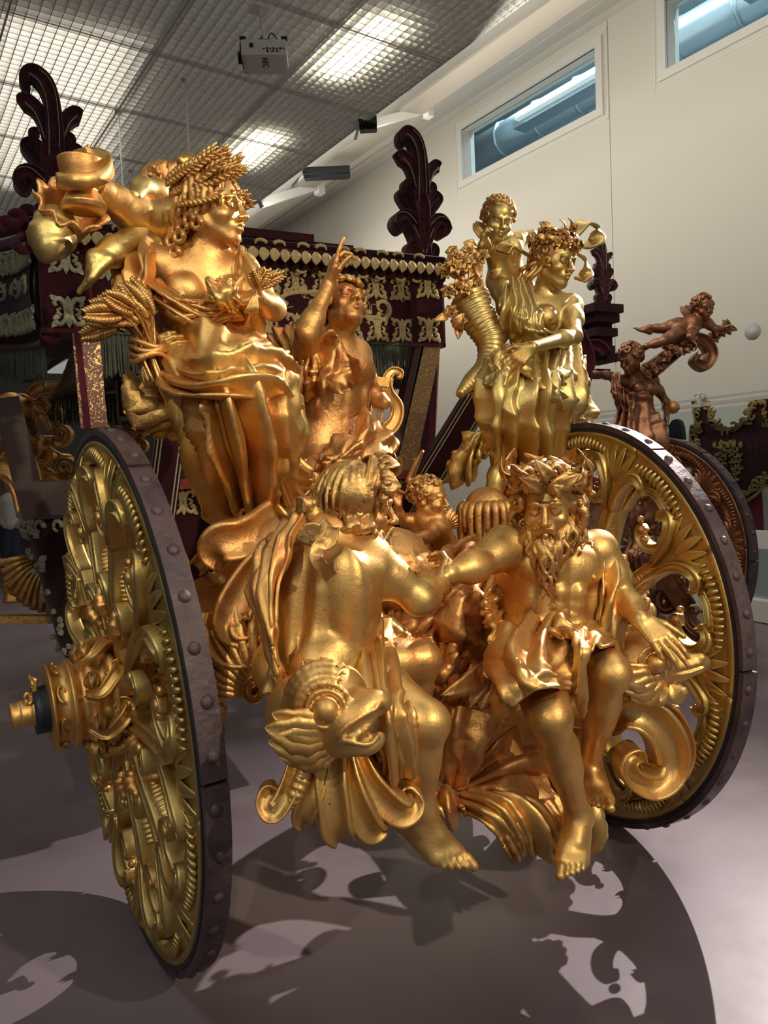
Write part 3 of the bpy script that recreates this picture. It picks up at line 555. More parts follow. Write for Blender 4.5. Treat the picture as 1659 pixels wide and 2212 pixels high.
# ================================================================== the great coach
coach = empty('royal_coach', (1.205, 4.0, 0), 'crimson velvet and gilded baroque state coach on carved scroll wheels, nearest the camera', 'coach')
def mold(mb, path, w, h, up, prof=None, **k):
    v, f = sweep(path, prof or CHAN, w, h, up, **k); mb.add(v, f)
DISC = [(math.cos(a), math.sin(a)) for a in np.linspace(0, 2*PI, 12, endpoint=False)]
def carved_wheel(C, camber, toe, w, parent, label, gold='gold_green', phase=113.0, hs=1, metal2='gold_warm'):
    n = V(math.cos(camber)*math.cos(toe), math.sin(toe), math.sin(camber)); up = V(-math.sin(camber), 0, math.cos(camber))
    fw = nrm(np.cross(up, n)); up = nrm(np.cross(n, fw)); C = np.array(C, float)+n*w/2
    F = np.array([fw, up, -n])            # local: in-plane a, in-plane b, outward c (towards the left of the coach)
    R = .875
    W = empty('wheel', C, None, None, None, parent); W['label'] = label
    X = lambda q: C+np.asarray(q, float)@F
    def ring(r0, r1, c0, c1, n=120, a0=0, a1=2*PI, closed=True):
        t = np.linspace(a0, a1, n, endpoint=not closed); v = []
        for (r, c) in ((r1, c1), (r1, c0), (r0, c0), (r0, c1)): v.append(np.stack([r*np.cos(t), r*np.sin(t), c+0*t], 1))
        k = 4; v = np.stack(v, 1).reshape(-1, 3); f = []
        m = n if closed else n-1
        for i in range(m):
            j = (i+1) % n
            for a in range(k): f.append((i*k+a, j*k+a, j*k+(a+1) % k, i*k+(a+1) % k))
        if not closed: f.append((0, 1, 2, 3)); f.append(tuple((n-1)*4+q for q in (3, 2, 1, 0)))
        return v, f
    hw = w/2
    # ten iron tyre plates with bulging nails
    NP = 6
    ph0 = math.radians(62)
    for i in range(NP):
        a0 = ph0+2*PI*i/NP+.006; a1 = ph0+2*PI*(i+1)/NP-.006; b = MB(); v, f = ring(R-.020, R+(0 if i % 2 else .002), -hw, hw, 36, a0, a1, False); b.add(v, f)
        mesh('tyre_plate', X(np.concatenate(b.v)), b.f, M['iron'], W, False)
    for i in range(NP*7):
        a = ph0+2*PI*(i+.5)/(NP*7); d = V(math.cos(a), math.sin(a), 0); b = MB(); off = (i % 3-1)*.004; tn = V(-math.sin(a), math.cos(a), 0)
        pr = []
        for r_, h_ in ((.0165, 0), (.0155, .004), (.009, .009), (.002, .0105)): pr.append([d*(R+h_)+tn*r_*math.cos(q)*1.1+V(0, 0, off+r_*math.sin(q)) for q in np.linspace(0, 2*PI, 10, endpoint=False)])
        v = np.array(pr).reshape(-1, 3); f = [(l*10+q, l*10+(q+1) % 10, (l+1)*10+(q+1) % 10, (l+1)*10+q) for l in range(3) for q in range(10)]+[tuple(30+q for q in range(10))]
        mesh('tyre_nail', X(v), f, M['iron'], W, True)
    b = MB(); v, f = ring(R-.034, R-.021, -hw-.003, hw+.003); b.add(v, f); mesh('tyre_edge', X(np.concatenate(b.v)), b.f, M['iron_edge'], W, False)
    # felloe: turned mouldings
    b = MB(); t = np.linspace(0, 2*PI, 144, endpoint=False); prof = [(R-.034, -hw-.002), (R-.034, hw+.002), (R-.05, hw+.006), (R-.062, hw-.004), (R-.075, hw+.006), (.796, hw+.004), (.788, hw+.014), (.775, hw+.012), (.765, hw-.006), (.765, -hw+.006), (.775, -hw-.012), (.788, -hw-.014), (.796, -hw-.004), (R-.075, -hw-.006)]
    k = len(prof); hx = np.array(prof); mid = hx.mean(0)
    for i in range(10):
        tt = np.radians(phase+36*i+4+np.linspace(.18, 35.82, 26)); ang = np.degrees(tt)-phase
        wob = .055*np.abs(np.cos(np.radians(ang*5)))**6; v = np.stack([np.stack([r*np.cos(tt), r*np.sin(tt), c+0*tt], 1) for r, c in prof], 1)
        for q in (6, 7, 8, 9, 10, 11, 12): v[:, q, :2] *= (1-wob)[:, None]
        f = [(j*k+a, (j+1)*k+a, (j+1)*k+(a+1) % k, j*k+(a+1) % k) for j in range(25) for a in range(k)]+[tuple(range(k)), tuple(25*k+q for q in range(k))[::-1]]
        mesh('felloe', X(v.reshape(-1, 3)), f, M[gold], W, True)
    # hub: ornate turned nave with scrolls, octagonal front, axle end
    b = MB(); N = 28
    HS = .70
    hp = [(-.19, .02), (-.19, .085), (-.16, .10), (-.13, .085), (-.10, .12), (-.03, .135), (.03, .14), (.06, .12), (.075, .15), (.10, .16), (.12, .135), (.14, .115), (.16, .13), (.19, .145), (.21, .125), (.23, .118), (.245, .135), (.265, .145), (.275, .142), (.28, .128), (.34, .126), (.345, .138), (.355, .140), (.36, .120), (.36, .05), (.35, .02)]
    th = np.linspace(0, 2*PI, N*2, endpoint=False); v = []
    for (c, r) in hp:
        g = 1+(.07*np.abs(np.sin(th*5)) if .05 < c < .22 else 0*th); v.append(np.stack([r*g*np.cos(th), r*g*np.sin(th), c+0*th], 1))
    v = np.array(v).reshape(-1, 3); n2 = N*2; f = [(i*n2+j, i*n2+(j+1) % n2, (i+1)*n2+(j+1) % n2, (i+1)*n2+j) for i in range(len(hp)-1) for j in range(n2)]
    b.add(v, f)
    for i in range(8):
        a = 2*PI*i/8+.2; e1 = V(math.cos(a), math.sin(a), 0); e2 = V(-math.sin(a), math.cos(a), 0); ez = V(0, 0, 1)
        # C scrolls running over the nave
        p = [e1*.13+ez*.22+e2*.03, e1*.165+ez*.16+e2*.045, e1*.185+ez*.09, e1*.16+ez*.05-e2*.03, e1*.135+ez*.085-e2*.04, e1*.15+ez*.12-e2*.02]
        mold(b, catmull(p, 20), interp([.010, .024, .028, .02, .010], 20), .016, e1)
        tube(b, [e1*.15+ez*.16, e1*.175+ez*.19, e1*.15+ez*.22], [.014, .03, .012], n=10, ribs=5, ribamp=.3)
        tube(b, [e1*.14+ez*.02+e2*.03, e1*.19+ez*.03+e2*.01, e1*.17+ez*.06], [.016, .026, .01], n=10, ribs=4, ribamp=.3)
        p = spiral(e1*.130+ez*.31+e2*.0, .040, .008, 0, 5.2, 18, e2, ez*.8); tube(b, p, [.007, .004], n=18, prof=CIRC6)
    mesh('hub', X(np.concatenate(b.v)*V(1, 1, HS*hs)), b.f, M['gold'], W, True)
    b = MB(); tube(b, [V(0, 0, .34), V(0, 0, .42)], .075, n=4, prof=[(math.cos(a), math.sin(a)) for a in np.linspace(0, 2*PI, 24, endpoint=False)], up=(1, 0, 0)); mesh('hub_hole', X(np.concatenate(b.v)*V(1, 1, HS*hs)), b.f, M['iron_edge'], W, True)
    b = MB(); G24 = [(math.cos(a), math.sin(a)) for a in np.linspace(0, 2*PI, 24, endpoint=False)]
    tube(b, [V(0, 0, .36), V(0, 0, .42), V(0, 0, .435), V(0, 0, .47), V(0, 0, .48), V(0, 0, .515)], [.046, .046, .040, .044, .040, .041], n=16, prof=G24, up=(1, 0, 0))
    mesh('axle_end', X(np.concatenate(b.v)*V(1, 1, HS*hs)), b.f, M['gold'], W, True)
    b = MB(); q = V(-.02, .05, .39); mold(b, catmull([q+V(0, .06, .01), q+V(0, .02, .02), q+V(0, -.06, .012), q+V(0, -.10, .0)], 14), .012, .010, (1, 0, 0))
    for sg in (-1, 1): tube(b, spiral(q+V(sg*.02, .045, .03), .024, .008, 0, 5, 12, V(sg, 0, 0), V(0, 1, 0)), [.008, .006], n=12, prof=CIRC6)
    for sg in (-1, 1): tube(b, spiral(q+V(sg*.012, .0, .045), .018, .008, 0, 5, 12, V(0, 0, 1), V(0, sg, 0)), [.007, .005], n=12, prof=CIRC6)
    mesh('linchpin', X(np.concatenate(b.v)*V(1, 1, HS*hs)), b.f, M['gold'], W, True)
    # ten carved spokes, one sixth turned each
    def pol(r, deg, c=0.0): a = math.radians(deg); return V(r*math.cos(a), r*math.sin(a), c)
    def spoke_parts():
        out = []
        b = MB()                                             # fluted trumpet stem, bending a little
        for sd in (1, -1):
            P = [pol(.10, 14, sd*.012), pol(.20, 9, sd*.022), pol(.34, 1, sd*.026), pol(.48, -1, sd*.024), pol(.62, 0, sd*.022), pol(.745, 0, sd*.020)]
            mold(b, catmull(P, 26), interp([.040, .028, .025, .027, .036, .075], 26), .028, (0, 0, sd), CHAN2)
            for q in (-1, 1):                                 # pair of leaf arms spreading under the rim, curling down
                P = [pol(.55, q*1.6, sd*.034), pol(.66, q*3.6, sd*.048), pol(.728, q*7, sd*.052), pol(.745, q*10, sd*.045), pol(.722, q*12.6, sd*.036), pol(.690, q*12.0, sd*.032)]
                mold(b, catmull(P, 20), interp([.012, .018, .022, .022, .016, .008], 20), .024, (0, 0, sd), CHAN2)
            for q in (-2, -1, 0, 1, 2):                       # palmette lapping the rim
                leaf(b, pol(.67, q*1.2, sd*(hw+.004)), pol(.828-.014*abs(q), q*4.2, sd*(hw+.004)), (0, 0, sd), .020, .10, 8, 0, .006)
        out.append(('spoke', b, gold))
        b = MB()                                             # ribbed sleeve round the stem
        P = [pol(.36, 1, 0), pol(.43, -1, 0), pol(.50, -2, 0)]; tube(b, P, [.034, .041, .032], n=34, ribs=9, ribamp=.22, up=(0, 0, 1))
        for sd in (1, -1): tube(b, [pol(.25, 12, sd*.03), pol(.30, 13, sd*.055), pol(.36, 9, sd*.05)], [.014, .030, .012], n=16, ribs=5, ribamp=.3, up=(.3, .1, 1))
        out.append(('ribbed_sleeve', b, metal2))
        b = MB()                                             # scroll hugging the bay beside the stem, curling in
        P = [pol(.72, 12, .0), pol(.742, 18, .006), pol(.735, 25, .012), pol(.69, 30, .018), pol(.62, 31, .024), pol(.565, 27, .03), pol(.565, 21.5, .036), pol(.605, 19.5, .04), pol(.62, 23, .044)]
        mold(b, catmull(P, 40), interp([.014, .020, .024, .024, .022, .018, .014, .010, .004], 40), interp([.032, .034, .032, .026, .020, .008], 40), (0, 0, 1), CHAN2)
        out.append(('scroll', b, gold)); b = MB()
        P = [pol(.22, 10, .0), pol(.29, 17, .02), pol(.35, 21, .032), pol(.40, 16, .042), pol(.375, 9, .045), pol(.345, 11, .045)]
        mold(b, catmull(P, 26), interp([.012, .018, .018, .015, .010, .004], 26), interp([.022, .026, .024, .018, .006], 26), (0, 0, 1), CHAN2)
        out.append(('small_scroll', b, gold))
        b = MB()                                             # knob with fruit in the scroll
        for (r_, dg, c_, s_) in ((.60, 21, .045, .022), (.575, 24, .04, .017), (.62, 17.5, .04, .015)):
            c0 = pol(r_, dg, c_); tube(b, [c0-V(0, 0, s_), c0-V(0, 0, s_*.6), c0, c0+V(0, 0, s_*.6), c0+V(0, 0, s_)], [s_*.2, s_*.8, s_, s_*.8, s_*.2], n=9, up=(1, 0, 0))
        out.append(('fruit_knob', b, metal2))
        b = MB()                                             # string of husks on the rim between two spokes
        for sd in (1, -1):
            for i in range(13):
                d0 = 7+i*1.75; rr = .778+.016*math.sin((i/12)*PI); c0 = pol(rr, d0, sd*(hw+.008)); tn = pol(1, d0+90); ra = pol(1, d0)
                s_ = .011+.005*math.sin(i/12*PI)
                tube(b, [c0-ra*s_*1.6, c0+V(0, 0, sd*.008), c0+ra*s_*1.6], [s_*.35, s_*.75, s_*.35], n=5, prof=CIRC6, up=tn)
        out.append(('husk_string', b, gold))
        return out
    SP = spoke_parts(); base = []
    for i in range(10):
        ang = math.radians(phase+36*i); ca, sa = math.cos(ang), math.sin(ang); Rl = np.array([[ca, sa, 0], [-sa, ca, 0], [0, 0, 1]])
        A = Rl@F    # local row vectors -> world
        for j, (nm, b, mm) in enumerate(SP):
            if i == 0:
                me = bpy.data.meshes.new(nm); me.from_pydata([tuple(p) for p in np.concatenate(b.v)], [], b.f); me.polygons.foreach_set('use_smooth', np.ones(len(me.polygons), bool)); me.materials.append(M[mm]); me.update(); base.append(me)
            o = bpy.data.objects.new(nm, base[j]); COL.objects.link(o); o.parent = W; B = A.T
            if nm == 'husk_string': o['kind'] = 'stuff'
            o.matrix_local = Matrix(((B[0, 0], B[0, 1], B[0, 2], 0), (B[1, 0], B[1, 1], B[1, 2], 0), (B[2, 0], B[2, 1], B[2, 2], 0), (0, 0, 0, 1)))
    return W
carved_wheel((.23, 2.623, .875), .0436, .109, .064, coach, 'near rear wheel seen almost edge on, ornate hub towards the left', 'gold_green', 113.0, 1, 'gold')
carved_wheel((2.189, 2.616, .875), -.001, -.052, .064, coach, 'far rear wheel seen at an angle behind the seated bearded figure', 'gold_green', 113.0, -1)
b = MB(); tube(b, [V(.30, 2.63, .87), V(2.15, 2.61, .87)], .05, n=4, up=(0, 0, 1)); b.build('axle', M['gold_warm'], coach, True)
# ---- velvet canopy
CY = 4.0; XL, XR = .105, 2.31
def rect(mb, x0, x1, y0, y1, z0, z1): mb.box(((x0+x1)/2, (y0+y1)/2, (z0+z1)/2), (x1-x0, y1-y0, z1-z0))
b = MB(); rect(b, XL+.2, XR-.16, CY, CY+.05, 2.35, 2.72); b.build('valance', M['velvet'], coach)
for (x0, x1) in ((XL, XL+.225), (2.12, 2.33)):
    b = MB(); rect(b, x0, x1, CY-.03, CY+.16, 2.325, 2.72); b.build('corner_block', M['velvet'], coach)
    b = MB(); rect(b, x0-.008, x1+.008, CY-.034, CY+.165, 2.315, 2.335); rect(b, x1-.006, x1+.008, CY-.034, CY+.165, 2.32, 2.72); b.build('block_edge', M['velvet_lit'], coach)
def braid(c, s, X=V(1, 0, 0), Z=V(0, 0, 1), m_='braid', parent=coach):
    Y = np.cross(Z, X); b = MB(); Y = Y if Y[1] < 0 else -Y
    for sx in (-1, 1):
        P = [c+X*sx*s*x+Z*s*z for x, z in ((.34, .16), (.42, .30), (.26, .40), (.12, .26), (.08, 0), (.12, -.26), (.26, -.40), (.42, -.30), (.34, -.16), (.27, -.22))]
        tube(b, P, [s*.05, s*.09, s*.09, s*.08, s*.07, s*.08, s*.09, s*.09, s*.05], n=22, prof=CIRC6)
        tube(b, [c+X*sx*s*.2+Z*s*.12, c+X*sx*s*.33, c+X*sx*s*.2-Z*s*.12], [s*.04, s*.07, s*.04], n=8, prof=CIRC6)
        for sz in (-1, 1): leaf(b, c+X*sx*s*.30+Z*sz*s*.3, c+X*sx*s*.52+Z*sz*s*.50, Y, s*.09, .1, 5, 0, .004)
        leaf(b, c, c+Z*sx*s*.50, Y, s*.11, .1, 5, 0, .004)
    v = np.concatenate(b.v); return v, b.f
BR = None
def place_braid(c, s, m_='braid', X=V(1, 0, 0), parent=coach):
    v, f = braid(np.array(c, float), s, nrm(X)); return mesh('braid_square', v, f, M[m_], parent, True)
place_braid((.225, CY-.036, 2.675), .155, 'silver_braid'); place_braid((.225, CY-.036, 2.415), .155, 'silver_braid')
place_braid((2.225, CY-.036, 2.675), .15, 'braid'); place_braid((2.225, CY-.036, 2.415), .15, 'braid')
for i in range(11):
    x = .42+i*.164
    place_braid((x, CY-.006, 2.655), .142, 'braid' if i > 2 else 'silver_braid'); place_braid((x, CY-.006, 2.41), .142, 'braid' if i > 2 else 'silver_braid')
# vine embroidery
b = MB()
for k in range(3):
    x0 = .95+k*.42; s = 1 if k % 2 else -1; c = V(x0+.12, CY-.006, 2.535)
    P = [c+V(-.28, 0, -s*.04), c+V(-.12, 0, s*.05), c+V(0, 0, s*.06)]
    tube(b, np.vstack([P, spiral(c+V(.02, 0, 0), .07, .018, PI/2*s, PI/2*s-s*6.5, 16, V(1, 0, 0), V(0, 0, 1))]), [.014, .016, .012, .007], n=40, prof=CIRC6)
    rg = random.Random(k)
    for q in range(9):
        p = c+V(rg.uniform(-.25, .14), 0, rg.uniform(-.075, .075)); a = rg.uniform(0, 6.28); leaf(b, p, p+V(math.cos(a)*.035, 0, math.sin(a)*.035), (0, -1, 0), .015, .1, 5)
        tube(b, [p, p+V(math.cos(a+2)*.03, 0, math.sin(a+2)*.03), p+V(math.cos(a+3)*.05, 0, math.sin(a+3)*.05)], .003, n=6, prof=CIRC6)
b.build('vine_embroidery', M['braid'], coach, True, kind='stuff')
# cornice with scalloped braid, crest mouldings
b = MB(); path = np.array([V(XL-.03, CY-.02, 2.755), V(XR+.03, CY-.02, 2.755)])
v, f = sweep(path, [(-.15, -.05), (-.15, .10), (.02, .10), (.05, .085), (.03, .06), (.05, .03), (.085, .02), (.08, 0), (.05, -.02), (.03, -.05)], 1, 1, (0, 0, 1)); b.add(v, f)
b.build('cornice', M['velvet'], coach)
b = MB(); rect(b, XL+.55, XR-.55, CY-.02, CY+.5, 2.845, 2.875); rect(b, XL+.60, XR-.8, CY-.05, CY+.5, 2.86, 2.905); b.build('roof_crest', M['velvet'], coach)
b = MB(); rect(b, XL, XR, CY, CY+3.4, 2.72, 2.84); b.build('roof', M['velvet'], coach)
b = MB()
for i in range(38):
    b.mark(); x = XL+.03+i*.059; leaf(b, V(x, CY-.11, 2.790), V(x, CY-.108, 2.722), (0, -1, .1), .030, .08, 5, 0, .006)
split_build(b, 'scallop', M['braid'], coach)
b = MB()
for i in range(16):
    x = .35+i*.12
    s = 1 if i % 2 else -1
    tube(b, spiral(V(x, CY-.066, 2.825), .040, .02, 0 if s > 0 else PI, (0 if s > 0 else PI)+s*3.6, 10, V(1, 0, 0), V(0, 0, .6)), [.012, .007], n=10, prof=CIRC6)
    tube(b, spiral(V(x, CY-.056, 2.702), .034, .02, PI if s > 0 else 0, (PI if s > 0 else 0)+s*3.2, 10, V(1, 0, 0), V(0, 0, .5)), [.010, .006], n=10, prof=CIRC6)
b.build('cornice_braid', M['braid'], coach, True, kind='stuff')
# fringes: hanging threads
def fringe(name, p0, p1, L, n, seed=0, nd=(0, -1, 0), mat_='fringe', parent=coach):
    rg = random.Random(seed); b = MB(); p0 = np.array(p0); p1 = np.array(p1); N = np.array(nd, float)
    d = nrm(p1-p0); b.bar(p0, p1, .02, .03)
    for i in range(n):
        t = (i+.5)/n; p = p0+(p1-p0)*t+N*rg.uniform(-.006, .008); q = p-ZU*L*rg.uniform(.82, 1.05)+d*rg.uniform(-.012, .012); w = np.linalg.norm(p1-p0)/n*.5
        m = (p+q)/2+N*rg.uniform(-.004, .008)
        for a, c_ in ((p, m), (m, q)):
            b.add([a-d*w, a+d*w, c_+d*w, c_-d*w, a-d*w-N*.004, a+d*w-N*.004, c_+d*w-N*.004, c_-d*w-N*.004], [(0, 3, 2, 1), (4, 5, 6, 7), (0, 4, 7, 3), (1, 2, 6, 5)])
    return b.build(name, M[mat_], parent, kind='stuff')
fringe('fringe', (.33, CY+.02, 2.34), (2.14, CY+.02, 2.34), .23, 300, 1)
# side valance at the left, curving away, with its fringe, braids, and rolled ends
def sidepath(t): return catmull([V(.11, 4.12, 0), V(.04, 4.45, 0), V(-.12, 4.75, 0), V(-.34, 5.0, 0), V(-.62, 5.15, 0)], 40)
SPt = sidepath(0); dz = np.linspace(0, .14, 40)
def sidestrip(z0, z1, off, wav=0):
    v = []; P = SPt; d = np.gradient(P, axis=0); nn = np.stack([-d[:, 1], d[:, 0], 0*d[:, 0]], 1); nn /= np.linalg.norm(nn, axis=1)[:, None]; nn *= np.sign(-(nn[:, 0:1])+1e-9)*-1
    nn = np.where((nn @ V(-.5, -1, 0) > 0)[:, None], nn, -nn)
    m = 10; out = []
    for j in range(m):
        t = j/(m-1); z = z0+(z1-z0)*t; bul = .05*math.sin(t*PI)
        out.append(P+nn*(off+bul)[:, None] if np.ndim(off) else P+nn*(off+bul)); out[-1] = out[-1]+np.outer(z+dz*1.0, ZU)
    return np.array(out), nn
G, nn = sidestrip(2.30, 2.80, .0)
m, n = G.shape[:2]; f = [(i*n+j, i*n+j+1, (i+1)*n+j+1, (i+1)*n+j) for i in range(m-1) for j in range(n-1)]
v2 = np.concatenate([G.reshape(-1, 3), (G-nn[None]*.02).reshape(-1, 3)]); f2 = f+[tuple(x+m*n for x in q[::-1]) for q in f]
mesh('side_valance', v2, f2, M['velvet'], coach, True)
b = MB()
for z, r_ in ((2.29, .018), (2.83, .03), (2.92, .045)): tube(b, SPt+nn*(.03 if z > 2.5 else .0)+np.outer(z+dz, ZU), r_, n=40)
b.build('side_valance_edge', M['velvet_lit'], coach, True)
b = MB()
for j in range(0, 36, 3):
    for z in (2.40, 2.72):
        b.mark(); p = SPt[j]+nn[j]*.05+ZU*(z+dz[j]); X = nrm(SPt[j+3]-SPt[j]); v, f = braid(p, .12, X); b.add(v, f)
split_build(b, 'braid_square', M['silver_braid'], coach)
b = MB()
for j in range(2, 36, 6):
    p = SPt[j]+nn[j]*.056+ZU*(2.56+dz[j]); X = nrm(SPt[j+3]-SPt[j]); tube(b, spiral(p, .075, .02, 0, 5.5, 16, X, ZU), [.016, .008], n=20, prof=CIRC6); tube(b, spiral(p+ZU*.05, .04, .02, 3, 8, 10, X, ZU), [.01, .006], n=12, prof=CIRC6)
b.build('side_vine', M['silver_braid'], coach, True, kind='stuff')
b = MB(); rg = random.Random(4)
for j in range(0, 39):
    for q in range(9):
        t = (q+rg.random())/9; p = SPt[j]*(1-t)+SPt[min(j+1, 39)]*t+ZU*(2.29+dz[j]); X = nrm(SPt[min(j+1, 39)]-SPt[max(j-1, 0)]); w = .003; L = .17*rg.uniform(.85, 1.05); Nq = nn[j]; p2 = p-ZU*L+Nq*rg.uniform(-.012, .012)
        b.add([p-X*w, p+X*w, p2+X*w, p2-X*w, p-X*w-Nq*.004, p+X*w-Nq*.004, p2+X*w-Nq*.004, p2-X*w-Nq*.004], [(0, 3, 2, 1), (4, 5, 6, 7), (0, 4, 7, 3), (1, 2, 6, 5)])
b.build('side_fringe', M['fringe'], coach, kind='stuff')
b = MB(); b.mark(); tube(b, spiral(V(.15, 4.02, 2.31), .05, .015, 1.5, 8, 20, V(1, 0, 0), V(0, 0, 1)), [.02, .012], n=24); b.mark(); tube(b, spiral(V(.02, 4.05, 2.87), .05, .02, 3.2, 9, 20, V(1, 0, 0), V(0, 0, 1)), [.03, .02], n=24); b.mark(); tube(b, spiral(V(.05, 4.0, 2.74), .04, .02, 3.2, 9, 20, V(1, 0, 0), V(0, 0, 1)), [.026, .016], n=24)
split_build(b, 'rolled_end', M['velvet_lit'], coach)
# velvet plume finials
def finial(base, S, name_label, lean=0.0, mirror=1):
    base = np.array(base, float); F_ = empty('finial', base, None, None, None, coach); F_['label'] = name_label
    E = V(1, 0, 0)*mirror; D = V(0, -1, 0)
    def q(a, c, d=0): return base+E*a*S+ZU*c*S+D*d*S
    b = MB()
    def arm(P, w, h, n=30): mold(b, catmull([q(*p) for p in P], n), interp([x*S for x in w], n), interp([x*S for x in h], n), (0, -1, 0), BAND)
    # pedestal bracket, volutes left and right
    for sg in (-1, 1):
        arm([(0, .0), (sg*.02, .12), (sg*.06, .26), (sg*.14, .36), (sg*.21, .36), (sg*.245, .30), (sg*.21, .25), (sg*.17, .28)], [.05, .05, .06, .055, .045, .04, .03, .02], [.08, .08, .08, .07])
        arm([(sg*.03, .32), (sg*.08, .42), (sg*.15, .50), (sg*.19, .56), (sg*.15, .60), (sg*.12, .57)], [.05, .04, .035, .03, .025, .02], [.07, .06, .05])
        arm([(sg*.02, -.02), (sg*.09, .02), (sg*.13, .10), (sg*.10, .14), (sg*.07, .11)], [.03, .035, .03, .02, .015], [.07, .06])
        arm([(sg*.02, .40), (sg*.05, .52), (sg*.12, .60), (sg*.13, .66), (sg*.09, .68)], [.045, .04, .03, .03, .02], [.06, .05])
    arm([(0, -.1), (.0, .2), (-.01, .45), (-.02, .58)], [.07, .05, .08, .06], [.10, .09, .08])
    # plume: two side lobes and a tall one that curls over
    arm([(-.02, .52), (-.03, .68), (-.08, .82), (-.16, .88), (-.20, .86)], [.05, .045, .05, .06, .045], [.05, .045])
    arm([(.02, .52), (.05, .66), (.10, .78), (.17, .84), (.21, .83)], [.05, .045, .05, .06, .045], [.05, .045])
    arm([(.01, .50), (.02, .72), (.01, .92), (-.03, 1.04), (-.10, 1.09), (-.155, 1.06), (-.16, 1.0), (-.125, .99)], [.07, .06, .055, .06, .06, .04, .03, .02], [.07, .06, .05])
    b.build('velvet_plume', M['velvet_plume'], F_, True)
    b = MB()
    for P in ([(-.03, .5), (-.02, .72), (-.03, .92), (-.07, 1.03), (-.13, 1.07)], [(.04, .5), (.05, .72), (.04, .95), (.0, 1.06), (-.06, 1.11)], [(-.06, .3), (-.16, .385), (-.25, .37), (-.29, .29)], [(.06, .3), (.16, .385), (.25, .37), (.29, .29)], [(-.01, .05), (-.06, .2), (-.1, .28)], [(.01, .05), (.06, .2), (.1, .28)], [(.07, .62), (.12, .75), (.18, .82)], [(-.05, .62), (-.10, .78), (-.17, .86)]):
        tube(b, [q(a, c, .082 if c < .5 else .062) for a, c in P], .0045*S, n=22, prof=CIRC6)
    b.build('silver_piping', M['silver_braid'], F_, True, kind='stuff')
finial((.205, CY+.05, 2.84), .66, 'maroon velvet plume at the left corner of the roof')
finial((2.235, CY+.05, 2.84), .685, 'maroon velvet plume at the right corner of the roof', 0, 1)
# braces: brocade covered boards from the canopy down to the body
def board(a0, a1, w, mat_, name, th=.05, parent=coach, dy=0):
    b = MB(); a0 = np.array(a0, float); a1 = np.array(a1, float); d = nrm(a1-a0); x = nrm(np.cross(d, (0, 1, 0))); y = np.cross(x, d)
    b.box((a0+a1)/2, (w, np.linalg.norm(a1-a0), th), (x, d, y)); return b.build(name, M[mat_], parent)
board(at(183, 705, 4.0), at(203, 925, 4.0), .125, 'brocade', 'corner_post'); board(at(164, 705, 4.01), at(188, 925, 4.01), .03, 'velvet_lit', 'post_edge', .09)
board(at(931, 735, 4.0), at(866, 1042, 4.0), .125, 'brocade_pale', 'corner_post'); board(at(903, 735, 4.02), at(833, 1042, 4.02), .055, 'dark_wood', 'post_edge', .09)
# dark leather hood under the canopy
v, f = sheet([[V(.3, 4.1, 2.32), V(1.2, 4.1, 2.42), V(2.15, 4.1, 2.32)], [V(.25, 5.2, 2.30), V(1.2, 5.2, 2.5), V(2.2, 5.2, 2.30)], [V(.2, 6.6, 2.28), V(1.2, 6.6, 2.4), V(2.2, 6.6, 2.28)]], folds=5, amp=.03, seed=2, thick=.03, res=(30, 40))
mesh('hood_lining', v, f, M['leather'], coach, True)
fringe('front_fringe', (.2, 6.6, 2.30), (2.2, 6.6, 2.30), .24, 260, 7)
fringe('right_side_fringe', (2.22, 6.4, 2.32), (2.22, 4.15, 2.34), .24, 150, 9, (1, 0, 0))
# framed velvet back cloth, body panel and straps
b = MB(); P0, P1 = at(255, 905, 6.2), at(530, 905, 6.2); zt = at(255, 790, 6.2)[2]; b.box((P0+P1)/2+ZU*.25, (P1[0]-P0[0], .04, .5)); b.build('hanging_cloth', M['velvet'], coach)
b = MB(); b.bar(P0-V(0, .03, 0), P1-V(0, .03, 0), .012, .035); b.bar(P0-V(0, .03, 0), P0+V(0, -.03, .45), .035, .012, (1, 0, 0)); b.build('cloth_border', M['braid'], coach)
b = MB(); rect(b, .60, 2.02, 3.86, 4.6, .95, 1.53); b.build('body_panel', M['velvet'], coach)
b = MB(); rect(b, .58, 2.04, 3.82, 4.7, 1.53, 1.58); b.build('body_ledge', mat('rose_velvet', (.36, .07, .06), .8), coach)
for i in range(9): place_braid((.70+i*.155, 3.852, 1.465), .135)
def strap(a0, a1, w, lab):
    o = board(a0, a1, w, 'velvet', 'suspension_strap', .05); b = MB(); a0 = np.array(a0); a1 = np.array(a1); d = nrm(a1-a0); x = nrm(np.cross(d, (0, 1, 0))); y = np.cross(x, d)
    for k in (-.42, -.30, .30, .42): b.bar(a0+x*k*w-y*.027*np.sign(y[1]), a1+x*k*w-y*.027*np.sign(y[1]), .008, .006)
    b.build('strap_piping', M['silver_braid'], coach); return o
strap(at(372, 915, 3.4), at(345, 1120, 3.4), .13, ''); strap(at(1050, 830, 3.3), at(855, 1150, 3.3), .15, ''); strap(at(890, 1060, 3.25), at(830, 1160, 3.25), .12, '')
b = MB(); tube(b, [at(900, 1062, 3.2), at(945, 1072, 3.2)], .03, n=4); tube(b, [at(862, 1080, 3.2), at(880, 1045, 3.2)], .02, n=4); b.build('strap_buckle', M['dark_wood'], coach, True)
b = MB(); tube(b, [at(880, 1045, 3.1), at(897, 1005, 3.1), at(914, 973, 3.1)], [.02, .018, .008], n=12); tube(b, [at(893, 992, 3.1), at(903, 996, 3.1)], .008, n=4); b.build('gilded_hook', M['gold_warm'], coach, True)
